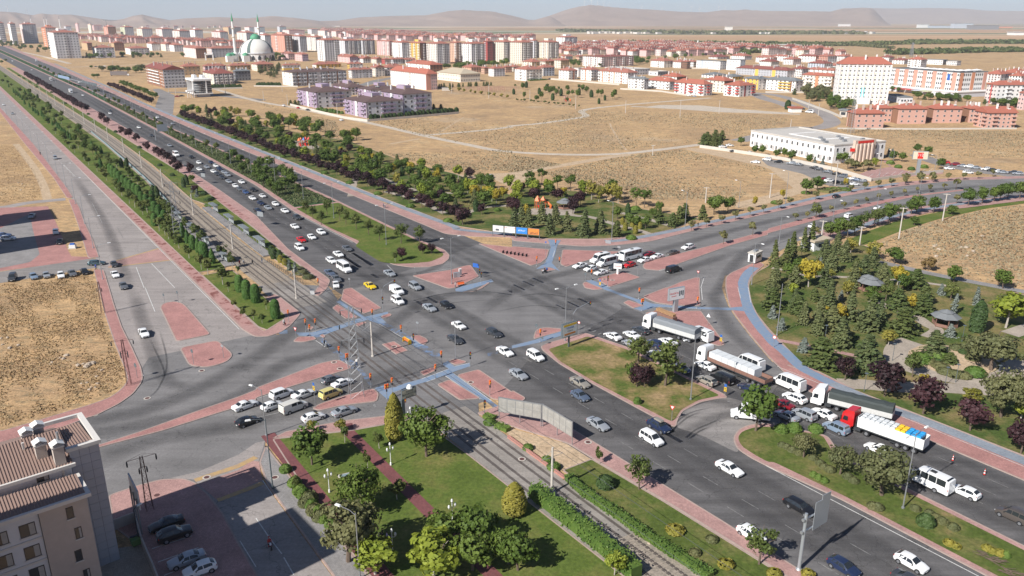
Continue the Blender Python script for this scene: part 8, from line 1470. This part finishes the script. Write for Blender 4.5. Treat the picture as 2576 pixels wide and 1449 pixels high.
for spec,h,lb in (('01 345 1062 500 1100 700 1150 900 1195 1120 1225',1.6,'pale wall along the street before the lilac blocks'),('01 1125 1225 1600 1185 2040 1145',1.6,'pale wall behind the shrubs of the lilac blocks'),('12 1890 38 2200 80 2576 138 / 13 300 190 700 275 1035 378',1.6,'long pale wall round the white public building'),('13 1040 375 1500 310 1760 285',1.2,'grey retaining wall below the forecourt'),('02 370 800 700 828 1080 858',1.8,'pale wall behind the dry field and walled houses'),('02 1090 900 1500 925 1760 965',1.4,'pale wall in front of the grey roofed houses'),('03 245 1000 450 1075 620 1135 740 1190',1.6,'white wall along the bend below the tall tower'),('01 -20 870 420 875',1.2,'pale wall below the hedge of the long terrace'),('03 700 1300 1500 1305 2500 1300',1.0,'low pale wall in front of the peach blocks'),('00 2130 900 2440 890',1.4,'pale wall below the hotel hedge'),('02 1750 690 2250 700',1.4,'white wall in front of the blue public building'),('b4 1250 1240 1880 1245',1.5,'pale wall under the yellow balcony flats')):wall(Q(spec),h,.25,'wallwhite',lb)
def thing(nm,lb,cat,P_,hd,*pp,z=.12):
 r_=root(nm,(*P_,z),hd,lb,cat)
 for pn,mt,bx in pp:m=MB();m.b2(*bx);m.obj(pn,MAT[mt],r_)
 return r_
for i,(x,y) in enumerate(((1857,290),(2175,432))):
 r_=root('traffic_cone',(*Q1('33',x,y),.03),0,'red and white traffic cone on the right carriageway, the %s one'%('farther','nearer')[i],'traffic cone','traffic cones');m=MB();m.box(0,0,.03,.42,.42,.06);m.obj('base',MAT['plastic'],r_)
 for k,mt in enumerate(('redlamp','signwhite','redlamp','signwhite','redlamp')):m=MB();m.lathe([(.16-k*.026,.06+k*.2),(.134-k*.026,.26+k*.2)],10);m.obj('band',MAT[mt],r_)
thing('barrier','orange and yellow crowd barrier on the blue tram crossing','barrier',Q1('21',1520,555),R(-52),('panel','orange',(-1.1,1.1,-.03,.03,.3,.95)),('frame','yellowsign',(-1.2,1.2,-.05,.05,.95,1.05)),('foot','yellowsign',(-1.2,-1.1,-.4,.4,0,.95)),('foot','yellowsign',(1.1,1.2,-.4,.4,0,.95)))
thing('bench','orange-brown bench on the red island by the blue strip','bench',Q1('11',2065,1428),R(25),('seat','orange',(-.9,.9,-.25,.25,.4,.46)),('backrest','orange',(-.9,.9,.22,.27,.5,.9)),('leg','darkmetal',(-.8,-.7,-.2,.2,0,.4)),('leg','darkmetal',(.7,.8,-.2,.2,0,.4)))
thing('cabinet','grey signal cabinet on the bench island','cabinet',Q1('11',2020,1345),R(20),('body','signback',(-.9,.9,-.25,.25,0,1.4)),('door','steel',(-.8,.0,-.28,-.26,.1,1.3)));thing('cabinet','tall white cabinet behind the grey one','cabinet',Q1('11',2055,1322),R(20),('body','signwhite',(-.35,.35,-.25,.25,0,1.8)),('door','steel',(-.3,.3,-.28,-.26,.1,1.7)));thing('cabinet','white box beside the tram exit railing','cabinet',Q1('21',568,68),R(20),('body','signwhite',(-.5,.5,-.35,.35,0,1.2)),('lid','steel',(-.55,.55,-.4,.4,1.2,1.28)))
thing('kiosk','small white booth at the start of the curved cycle path','kiosk',Q1('12',2440,1190),R(48),('body','signwhite',(-2.1,2.1,-1.1,1.1,.3,2.9)),('roof','wallwhite',(-2.3,2.3,-1.3,1.3,2.9,3.15)),('door','plastic',(-2.15,-2.11,-.5,.6,.4,2.5)),('tank','steel',(-.8,.8,-.5,.5,3.15,3.6)),('window','glass',(-1.2,1.2,-1.14,-1.11,1.4,2.2)));thing('hut','sandy-roofed hut among the eastern park spruces','hut',Q1('13',470,1050),R(30),('body','signwhite',(-3.5,3.5,-2.5,2.5,0,2.8)),('roof','rbeige',(-4,4,-3,3,2.8,3.3)),('window','glass',(-1.5,.5,-2.56,-2.51,1,2)))
thing('drinking_fountain','white and blue tank by the paved yard','tank',Q1('10',735,1050),R(10),('plinth','conc',(-1.1,1.1,-.9,.9,0,.3)),('body','signwhite',(-.9,.9,-.7,.7,.3,1.2)),('top','bluesign',(-.6,.6,-.5,.5,1.2,1.6)),z=0);thing('substation','small grey box building at the far park entrance','hut',Q1('01',1912,912),R(5),('body','palewall' if 0 else 'conc',(-4,4,-2,2,0,3)),('roof','steel',(-4.2,4.2,-2.2,2.2,3,3.2)),z=0);thing('bike_stand','low hooped cycle racks on the triangular red island','cycle rack',Q1('12',30,1118),R(-28),*[('hoop','darkmetal',(-4+k*1.3,-3.95+k*1.3,-.6,.6,0,.8)) for k in range(7)]);thing('hatch_cover','green glass hatch set in the lawn park','hatch',Q1('31',920,442),R(25),('frame','conc',(-1.4,1.4,-.5,.5,0,.12)),('glass_lid','bluefence',(-1.2,1.2,-.3,.3,.12,.16)))
thing('guard_hut','white hut with red tile roof by the far road bend','hut',Q1('03',268,1128),R(5),('body','signwhite',(-4,4,-3,3,0,3)),('roof','rred',(-4.6,4.6,-3.6,3.6,3,4)),z=0);thing('guard_hut','octagonal grey guard post below the tall white tower','hut',Q1('03',768,1175),R(45),('body','conc',(-2.6,2.6,-2.6,2.6,0,4.5)),('roof','rgrey',(-3.4,3.4,-3.4,3.4,4.5,5.6)),('window','glass',(-2.66,-2.61,-1.6,1.6,1.5,3.5)),z=0)
for i,(x,y) in enumerate(((1170,275),(1185,290),(1198,300))):P_,h=top_h('11',x,y,160);r_=root('flagpole',(*P_,.1),0,'bare white flagpole in the park, %s from the left'%nth(i+1),'flagpole','park flagpoles');m=MB();m.lathe([(.12,0),(.06,h)],6);m.obj('pole',MAT['signwhite'],r_)
P_,h=top_h('13',808,185,40);r_=root('flagpole',(*P_,0),0,'flagpole with red flag before the public building portal','flagpole');m=MB();m.lathe([(.12,0),(.05,h)],6);m.obj('pole',MAT['signwhite'],r_);m=MB();m.b2(.05,2.4,-.03,.03,h-1.8,h-.2);m.obj('flag',MAT['redlamp'],r_)
def gazebo(P_,label,rr=2.6):
 r_=root('gazebo',(*P_,.1),.3,label,'gazebo');m=MB();m.lathe([(rr*1.25,2.3),(rr*.55,3.2)],8);m.obj('roof',MAT['rgrey'],r_);m=MB();m.lathe([(rr*.62,3.3),(.05,3.9)],8);m.obj('roof_cap',MAT['rgrey'],r_)
 for k in range(6):a=k*pi/3;m=MB();m.box(cos(a)*rr,sin(a)*rr,1.15,.14,.14,2.3);m.obj('post',MAT['wood_side'],r_);m=MB();m.box(cos(a+.52)*rr*.86,sin(a+.52)*rr*.86,.5,rr*.9,.06,.7,a+.52+pi/2);m.obj('rail_panel',MAT['wood_side'],r_)
gazebo(Q1('13',990,1460),'grey-roofed gazebo among the eastern park cedars');gazebo(Q1('23',1775,380),'ivy-covered gazebo by the eastern park path');gazebo(Q1('12',530,650),'brown gazebo beside the orange playground');gazebo(Q1('23',1030,30),'brown gazebo half hidden behind yellow shrubs')
def play(P_,label,cols):
 r_=root('play_tower',(*P_,.1),.4,label,'playground')
 for k,(x,y) in enumerate(((0,0),(2.6,.6),(1.2,2.4))):
  m=MB();m.box(x,y,1.5,1.5,1.5,.12);m.obj('deck',MAT['wood_side'],r_)
  for sx in (-.7,.7):
   for sy in (-.7,.7):m=MB();m.box(x+sx,y+sy,1.5,.1,.1,3.0);m.obj('post',MAT[cols[0]],r_)
  m=MB();m.lathe([(1.2,3.0),(.05,4.4)],4,x,y);m.obj('roof',MAT[cols[k%2]],r_)
 m=MB();m.add([(-.4,-.8,1.5),(.4,-.8,1.5),(.4,-3.4,.15),(-.4,-3.4,.15)],[(0,1,2,3)]);m.obj('slide',MAT['redlamp'],r_);m=MB();m.tube([(3.3,.6,2.2),(4.6,.6,1.8),(5.2,-.8,.9),(4.4,-1.8,.3)],.4,8);m.obj('tube_slide',MAT['orange'],r_)
play(Q1('12',255,655),'orange and blue play towers in the near park',('orange','orange','bluesign'));play(Q1('11',440,20),'orange and blue play towers in the upper park',('orange','bluesign'));play(Q1('11',490,15),'red play towers beside the upper orange ones',('redlamp','redlamp'));play(Q1('02',530,1020),'red timber play frames in the far park',('redkerb','redkerb'))
for k in range(3):
 r_=root('sports_cage',(*Q1('01',2120+k*130,925),0),R(10),'red fenced ball court of the far park, %s from the left'%nth(k+1),'ball court','red ball courts')
 for x in range(7):
  for y in (0,12):m=MB();m.tube([(x*4,y,0),(x*4,y,4)],.12,4);m.obj('post',MAT['redkerb'],r_)
 for z in (2,4):m=MB();m.tube([(0,0,z),(24,0,z),(24,12,z),(0,12,z),(0,0,z)],.07,4);m.obj('rail',MAT['redkerb'],r_)
P0=Q1('21',1012,1085);P1=Q1('10',1790,930)
for k in range(6):
 z=18.0-(k//2)*3.2;o_=(-2.0,2.0)[k%2];a,b=Vector((P0[0]+o_,P0[1]+o_*.3)),Vector((P1[0]+o_,P1[1]+o_*.3));m=MB();m.tube([(*a.lerp(b,i/12),z-3.0*4*(i/12)*(1-i/12)*.6) for i in range(13)],.03,3);m.obj('power_line',MAT['darkmetal'],label='%s overhead power line strung between the two lattice pylons, from the top'%nth(k+1),category='wire',group='power lines between the pylons')
for i,(tl,x,y) in enumerate(LR((('20',1482,1112),('20',2030,835),('20',955,1278),('30',2080,460),('30',1580,640),('21',785,752),('21',845,818),('21',2160,955),('21',1390,595),('12',930,1365),('12',1010,1375),('32',100,280),('32',765,110),('31',190,465)))):
 r_=root('manhole',(*Q1(tl,x,y),.07 if tl in ('20','30') else .142),random.random(),'%s metal cover set in the ground around the junction, from the left'%nth(i+1),'manhole cover','manhole covers');m=MB();m.lathe([(.62,0),(.62,.012)],14);m.obj('collar',MAT['conc'],r_);m=MB();m.lathe([(.42,.012),(.42,.022)],14);m.obj('lid',MAT['rusty'],r_)
for i,(tl,x,y) in enumerate((('33',2150,1260),('33',2430,1430))):
 r_=root('branch_pile',(*Q1(tl,x,y),.14),R(-40),'heap of cut branches on the right median, %s one'%('upper','lower')[i],'branches')
 for k in range(26):a=random.uniform(-.5,.5);x,y=random.uniform(-1.4,1.4),random.uniform(-.6,.6);L=random.uniform(.8,1.8);m=MB();m.tube([(x,y,.06+random.random()*.25),(x+cos(a)*L,y+sin(a)*L,.1+random.random()*.3)],random.uniform(.02,.05),5);m.obj('branch',MAT['trunk'],r_)
MAT['rock']=M('pale_limestone',(.42,.34,.26),.95,var=.25,vs=3)
for i in range(46):
 tl,x,y,sz=random.choice((('20',590,740,.5),('20',700,735,.6),('20',870,760,.8),('20',900,970,.3),('20',100,550,.4),('20',1000,850,.35),('13',2000,1100,.7),('13',1700,1080,.6),('13',2150,980,.7),('32',1010,810,.4),('32',1380,1090,.4),('10',250,430,.4)));p=Q1(tl,x+random.uniform(-90,90),y+random.uniform(-60,60)) if tl !='32' else Q1(tl,x+random.uniform(-30,60),y+random.uniform(-20,50));m=MB();s_=sz*random.uniform(.5,1.3);n=7
 ring=[[(s_*random.uniform(.8,1.2)*q*cos(2*pi*k/n),s_*random.uniform(.6,1.0)*q*sin(2*pi*k/n),z*s_) for k in range(n)] for q,z in ((1,-.1),(.95,.35),(.5,.65))];m.add([v for r_ in ring for v in r_],[(j*n+k,j*n+(k+1)%n,(j+1)*n+(k+1)%n,(j+1)*n+k) for j in range(2) for k in range(n)]+[tuple(2*n+k for k in range(n))]);m.obj('rock',MAT['rock'],loc=(*p,.0),rz=random.random()*6,label='pale limestone rock lying on the open ground',category='rock',group='loose rocks')
# -------- people, motorcycles
SKIN=M('skin',(.42,.25,.18),.6,var=.05);HAIR=M('dark_hair',(.02,.015,.012),.7,var=0)
CLOTH={k:M('cloth_'+k.replace(' ','_'),c,.85,var=.12,vs=6) for k,c in (('blue',(.04,.07,.30)),('black',(.02,.02,.022)),('white',(.62,.61,.58)),('grey',(.16,.165,.17)),('red',(.42,.04,.04)),('lilac',(.42,.36,.55)),('denim',(.06,.09,.16)),('beige',(.42,.36,.28)))}
def person(P_,z,hd,pose,top,bot,label,bag=None):
 sit=pose in ('sit','ride');hip=.20 if pose=='sit' else (.82 if pose=='ride' else .90);st={'stand':.05,'walk':.30}.get(pose,0)
 J=[((0,0,hip),.13),((0,0,hip+.22),.125),((.02,0,hip+.46),.15),((.03,0,hip+.57),.06),((.04,0,hip+.64),.06),((.05,0,hip+.74),.095),((.05,0,hip+.83),.08)];E=[(i,i+1) for i in range(6)]
 def chain(a,pts):
  for c,r in pts:J.append((c,r));E.append((a,len(J)-1));a=len(J)-1
 for sg in (-1,1):
  if pose=='sit':chain(0,[((.08,sg*.11,hip),.09),((.42,sg*.16,hip+.24),.06),((.62,sg*.14,.06),.045),((.74,sg*.14,.05),.04)])
  elif pose=='ride':chain(0,[((.05,sg*.12,hip-.02),.09),((.38,sg*.20,hip-.12),.065),((.25,sg*.20,hip-.5),.05),((.38,sg*.2,hip-.52),.045)])
  else:chain(0,[((0,sg*.10,hip-.06),.09),((sg*st*.5+.03,sg*.10,.48),.062),((sg*st-.02,sg*.10,.10),.045),((sg*st+.12,sg*.11,.05),.045)])
  fw=.42 if pose=='ride' else (.30 if pose=='sit' else -sg*st*.6)
  chain(2,[((.02,sg*.19,hip+.44),.06),((fw*.4,sg*.25,hip+.18),.045),((fw+.06,sg*.24,hip+(.14 if sit else -.04)),.035),((fw+.11,sg*.24,hip+(.14 if sit else -.13)),.035)])
 me=D.meshes.new('body');me.from_pydata([j[0] for j in J],E,[]);o=D.objects.new('person',me);COL.objects.link(o)
 sm=o.modifiers.new('skin','SKIN');sl=me.skin_vertices[0].data
 for i,j in enumerate(J):sl[i].radius=(j[1],j[1])
 sl[0].use_root=True;sb=o.modifiers.new('sub','SUBSURF');sb.levels=1;sb.render_levels=1
 me.materials.append(CLOTH[top]);o.location=(*P_,z);o.rotation_euler=(0,0,hd)
 for k,v in (('label',label),('category','person')):o[k]=v
 m=MB();m.lathe([(.06,hip+.66),(.10,hip+.74),(.105,hip+.82),(.07,hip+.90)],10,.05);h=m.obj('head',SKIN,o,smooth=60);m=MB();m.lathe([(.108,hip+.80),(.11,hip+.86),(.07,hip+.925)],10,.035);m.obj('hair',HAIR if pose !='ride' else CLOTH['red'],o,smooth=60)
 m=MB()
 if not sit:
  for sg in (-1,1):m.tube([(0,sg*.10,hip-.02),(sg*st*.5+.03,sg*.10,.48),(sg*st-.02,sg*.10,.10)],[.115,.085,.07],7)
  m.lathe([(.17,hip-.1),(.165,hip+.06)],8)
 else:
  for sg in (-1,1):m.tube([(.0,sg*.11,hip),(.42,sg*.16,hip+.24) if pose=='sit' else (.38,sg*.2,hip-.12),(.62,sg*.14,.08) if pose=='sit' else (.25,sg*.2,hip-.48)],[.12,.085,.065],7)
 m.obj('trousers',CLOTH[bot],o)
 if bag:m=MB();m.box(-.05,.32,.42,.4,.16,.34);m.obj('bag',CLOTH[bag],o)
 return o
PP=[('31',1318,1078,.12,'sit','lilac','black',30,'person in lilac sitting in the tree shade of the lawn park'),('31',1275,1045,.12,'sit','black','black',210,'person in black sitting beside the one in lilac'),('21',285,385,.12,'walk','white','black',-60,'person in white top with red bag at the lawn corner'),('21',690,590,.06,'walk','grey','black',-50,'person pushing a small cart over the tram crossing'),('11',62,1200,.12,'stand','black','denim',40,'person in black at the end of the tram platform'),('10',968,1268,.12,'walk','blue','black',60,'person in blue walking past the side street corner'),('10',408,112,.12,'walk','black','black',120,'person in black far up the service road pavement'),('11',1285,645,.13,'stand','denim','black',30,'person in dark blue on the far pavement, left of two'),('11',1300,648,.13,'stand','beige','denim',30,'person in beige on the far pavement, right of two'),('12',1870,840,.13,'walk','black','grey',40,'person in black under the small trees of the eastern pavement'),('10',2455,1228,.3,'walk','white','black',-40,'person in white on the tram crossing path'),('10',2415,1235,.3,'walk','red','black',-40,'person in red and white near the tram stop'),('10',2545,1225,.2,'walk','black','black',140,'person in black crossing the tram rails'),('11',2005,1449,.13,'stand','white','grey',0,'person in white beside the orange bench'),('10',1995,905,.4,'stand','blue','black',0,'person in blue waiting under the tram shelter'),('21',1015,790,.12,'stand','white','denim',80,'person in white waiting behind the lattice pylon'),('21',998,820,.12,'walk','grey','black',40,'person in grey beside the lattice pylon')]
for tl,x,y,z,pose,a,b,hd,lb in PP:person(Q1(tl,x,y),z,R(hd),pose,a,b,lb,'red' if 'red bag' in lb else None)
c=root('hand_cart',(*Q1('21',712,600),.06),R(-50),'small wheeled shopping cart on the tram crossing','cart');m=MB();m.box(0,0,.55,.5,.4,.6);m.obj('basket',CLOTH['grey'],c);m=MB();m.disc((0,.22,.15),'y',.15,.05,10);m.disc((0,-.22,.15),'y',.15,.05,10);m.obj('wheels',MAT['black'],c);m=MB();m.tube([(-.2,0,.8),(-.45,0,1.05)],.02,4);m.obj('handle',MAT['steel'],c)
def bike(P_,hd,col,label,box,rider):
 r_=root('motorcycle',(*P_,.05),hd,label,'motorcycle')
 for x in (-.65,.68):m=MB();m.disc((x,0,.3),'y',.30,.12,14);w_=m.obj('wheel',MAT['tyre'],r_);m=MB();m.disc((x,0,.3),'y',.17,.13,10);m.obj('rim',MAT['rim'],w_)
 m=MB();m.tube([(-.6,0,.45),(-.2,0,.62),(.2,0,.70),(.48,0,.78)],[.12,.17,.17,.10],8);m.obj('body',PAINT[col],r_);m=MB();m.box(-.2,0,.80,.75,.28,.10);m.obj('seat',MAT['black'],r_);m=MB();m.tube([(.68,0,.3),(.42,0,1.0)],.04,6);m.tube([(.42,-.34,1.03),(.42,.34,1.03)],.025,5);m.obj('fork',MAT['steel'],r_);m=MB();m.box(.56,0,.86,.18,.24,.26);m.obj('headlight',MAT['lamp'],r_);m=MB();m.box(0,0,.42,.5,.26,.3);m.obj('engine',MAT['darkmetal'],r_)
 if box:m=MB();m.box(-.72,0,1.02,.42,.42,.42);m.obj('delivery_box',MAT[box],r_)
 person(P_,.06,hd,'ride',*rider)
bike(Q1('31',140,1165),R(-58),'silver','silver motorcycle ridden down the shaded street',None,('red','black','rider in red on the silver motorcycle in the shaded street'));bike(Q1('12',330,1300),R(-142),'black','black delivery motorcycle with blue box at the cycle crossing','bluesign',('black','black','rider in black on the delivery motorcycle'))
# -------- hills, wind turbines, far plain
MAT['hill']=lawn('bare_hillside',(.30,.215,.17),(.36,.265,.21),(.46,.37,.31),.45,.66,.0016)
RID=[(-200,29),(0,27),(38,27.5),(82,31),(115,34),(140,31),(170,32.5),(207,39),(230,35),(250,37.5),(295,37.5),(338,44),(385,51),(412,47),(435,40),(454,37),(475,42.5),(515,50),(550,46),(625,43),(690,46),(744,41),(794,44.5),(856,52),(894,51),(944,44),(1006,41),(1094,39),(1144,30),(1176,27.5),(1244,31),(1288,40),(1325,49.5),(1340,49.5),(1370,41),(1408,27.5),(1438,20),(1463,17),(1500,20.5),(1550,24),(1613,27.5),(1663,31),(1725,32.5),(1763,28),(1793,29.5),(1808,27),(1850,29.5),(1932,30),(2007,31),(2032,24),(2082,23),(2157,24.5),(2220,23),(2307,24.5),(2357,29),(2432,30),(2576,31),(2800,30)]
def hills(nm,u0,u1,d0,d1,sink,amp,seed,fade=60,cut=None):
 rs=np.random.default_rng(seed);N,K=int((u1-u0)/3),22;mb=MB();us=np.linspace(u0,u1,N)
 ph=rs.uniform(0,6.28,14);fr=rs.uniform(.01,.16,14)
 for j in range(K+1):
  t=j/K*1.35;d=d0+(d1-d0)*t
  for i,u in enumerate(us):
   v=np.interp(u,[p[0] for p in RID],[p[1] for p in RID])+sink;zr=max(8,CAM_H+(50-v)/FPX*d1*(1+.0));e=min(1,(u-u0)/fade,(u1-u)/fade);e=max(0,e);e=e*e*(3-2*e)
   sh=(t**1.4*(3-2*t**.7)) if t<=1 else max(0,1-(t-1)*1.6);sh=min(1,max(0,sh))
   g=sum(sin(u*fr[k]*(1+.25*t)+ph[k]+t*5*(k%3-1)) for k in range(14))/5
   z=zr*sh*e*(1+amp*g*(1-t if t<1 else 0)*1.4)-3
   mb.v.append(((u-W2)/FPX*d/_c,d,max(z,-3)))
 for j in range(K):
  for i in range(N-1):a=j*N+i;mb.f.append((a,a+1,a+N+1,a+N));mb.m.append(0)
 mb.obj(nm,MAT['hill'],kind='structure',smooth=60)
hills('hills',-250,900,7600,10400,0,.16,1);hills('hills',780,1420,8800,11200,0,.16,2);hills('hills',1230,2150,9600,12400,0,.16,4);hills('hills',1700,2900,15500,19000,0,.12,5)
def turbine(u,vt,vb,d,label):
 x=(u-W2)/FPX*d/_c;z0=CAM_H+(50-vb)/FPX*d-8;zh=CAM_H+(50-(vt+(vb-vt)*.38))/FPX*d;bl=(vb-vt)*.40/FPX*d
 r_=root('wind_turbine',(x,d,z0),random.uniform(-.4,.4),label,'wind turbine','wind turbines on the hills');h=zh-z0;m=MB();m.lathe([(3.2,0),(1.8,h)],8);m.obj('tower',MAT['signwhite'],r_);m=MB();m.box(0,1,h+1,4,9,4);m.obj('nacelle',MAT['signwhite'],r_);a0=random.uniform(0,2)
 for k in range(3):a=a0+k*2*pi/3;m=MB();m.tube([(0,-4.5,h+1),(cos(a)*bl*.4,-4.5,h+1+sin(a)*bl*.4),(cos(a)*bl,-4.5,h+1+sin(a)*bl)],[1.6,1.5,.5],5);m.obj('blade',MAT['signwhite'],r_)
TU=[(27,10,27),(81,14,31),(153,14,31),(195,22,36)]+[(1288+x/4,a/4,b/4) for x,a,b in ((652,10,74),(714,5,68),(768,20,72),(822,28,82),(873,40,88),(1168,62,110),(1275,80,114),(1350,80,116),(1615,62,130),(1690,70,132),(1860,60,116),(1918,76,118))]+[(2032,17,26),(2091,16,25),(2104,16,25)]
for i,(u,a,b) in enumerate(TU):turbine(u,a,b,10300 if u<400 else (12300 if u<1990 else 18800),'%s white wind turbine on the hill crests, from the left'%nth(i+1))
def belt(spec_,n,h,r,label,leafk='pine',depth=30):
 L=Q(spec_);cs=[];ns=[]
 for k in range(n):
  i=random.randrange(len(L)-1);p=Vector(L[i]).lerp(Vector(L[i+1]),random.random());c=Vector((p.x+random.uniform(-4,4),p.y+random.uniform(-depth,depth),0));hh=h*random.uniform(.7,1.3)
  for q in range(26):d=Vector((random.gauss(0,1),random.gauss(0,1),random.gauss(0,1))).normalized();cs.append((c.x+d.x*r,c.y+d.y*r,hh*.55+d.z*hh*.45));ns.append(tuple(d))
 O('treeline',qmesh('treeline',quads(np.array(cs),np.array(ns),r*.42),LEAF[leafk]),kind='stuff',label=label,category='trees')
belt('b3 1720 490 2576 492 / b4 600 505 1500 510 2576 520',420,7,5,'far orchard belt crossing the plain, back row');belt('b4 250 535 1000 540 1600 535 2576 530 / c 300 50',420,6,5,'far orchard belt crossing the plain, front row','dusty');belt('c 330 100 700 90 1100 80 1456 75',200,8,6,'dark scrub belt behind the coral complex');belt('c 0 20 600 12 1456 5',240,8,6,'orchard line at the right of the plain');belt('b4 0 640 300 650 900 640 1250 620',120,8,6,'trees at the edge of the dense estate');belt('b3 700 310 1300 325 2000 340 / b4 0 345 1200 345 2576 350',700,11,13,'hazy tree belt round the village on the plain','dusty',150);belt('c 450 2 1456 8',100,9,8,'distant trees right','pine',60);belt('b4 600 225 1500 222 2500 225',200,14,26,'faint trees at the hill foot','dusty',200)
vb_=MB()
for k in range(240):p=Q1('b4',random.uniform(-1400,2900),random.uniform(326,352));vb_.box(p[0],p[1],4,random.uniform(12,34),random.uniform(10,22),8,.6)
vb_.obj('village',wallmat((.55,.52,.48)),kind='stuff',label='pale blur of village houses far out on the plain',category='village')
for tl,x0,x1,y,h,cc,lb in (('03',1525,1620,280,30,'white','white factory hall on the far plain'),('03',1640,1860,282,20,'sky','long pale blue factory on the far plain'),('03',1870,2060,285,40,'sky','tall pale blue factory hall on the far plain'),('03',2040,2320,298,30,'dgrey','dark blue warehouse on the far plain'),('03',2325,2460,284,14,'orange','orange warehouse on the far plain'),('03',725,830,265,25,'white','white silo works on the far plain'),('03',190,320,482,6,'white','long white shed beside the orchard'),('03',2480,2600,355,14,'white','white shed at the right edge of the plain'),('b4',670,750,330,32,'ivory','grain silo above the village'),('b1',2062,2550,240,6,'white','long white greenhouse line under the hills')):
 A,B=Q1(tl,x0,y),Q1(tl,x1,y);o=root('factory',(A[0],A[1],0),0,lb,'factory');m=MB();m.b2(0,B[0]-A[0],0,60,0,h);m.obj('hall',wallmat(CO[cc]),o);m=MB();m.b2(-3,B[0]-A[0]+3,-3,63,h,h+1.5);m.obj('roof',MAT['rflat'],o)
cr=root('tower_crane',(*Q1('b0',1620,300),0),R(20),'tower crane standing behind the left skyline','crane');P_,h=top_h('b0',1620,300,135);m=MB();m.tube([(0,0,0),(0,0,h)],1.3,4);m.obj('mast',MAT['signgrey'],cr);m=MB();m.tube([(-24,0,h-4),(70,0,h-4)],1.0,4);m.tube([(0,0,h),(60,0,h-4)],.4,3);m.tube([(0,0,h),(-20,0,h-4)],.4,3);m.obj('jib',MAT['signgrey'],cr);m=MB();m.box(-20,0,h-6,7,3,4);m.obj('counterweight',MAT['conc'],cr)
# -------- haze over the plain
hm=D.materials.new('summer_haze');hm.use_nodes=True;n=hm.node_tree.nodes;l=hm.node_tree.links
for k in list(n):
 if k.type !='OUTPUT_MATERIAL':n.remove(k)
pv=n.new('ShaderNodeVolumePrincipled');pv.inputs['Color'].default_value=(.62,.69,.78,1);pv.inputs['Density'].default_value=6.5e-5;pv.inputs['Anisotropy'].default_value=.0
l.new(pv.outputs[0],[k for k in n if k.type=='OUTPUT_MATERIAL'][0].inputs['Volume'])
hz=MB();hz.b2(-27000,27000,-3500,22500,-4.5,440);hz.obj('haze',hm,kind='stuff',label='thin summer haze over the whole plain',category='haze')
dg=bpy.context.evaluated_depsgraph_get()
for o in TXT:
 me=D.meshes.new_from_object(o.evaluated_get(dg));n_=O('lettering',me,o.parent,tuple(o.location));n_.rotation_euler=o.rotation_euler;D.objects.remove(o)
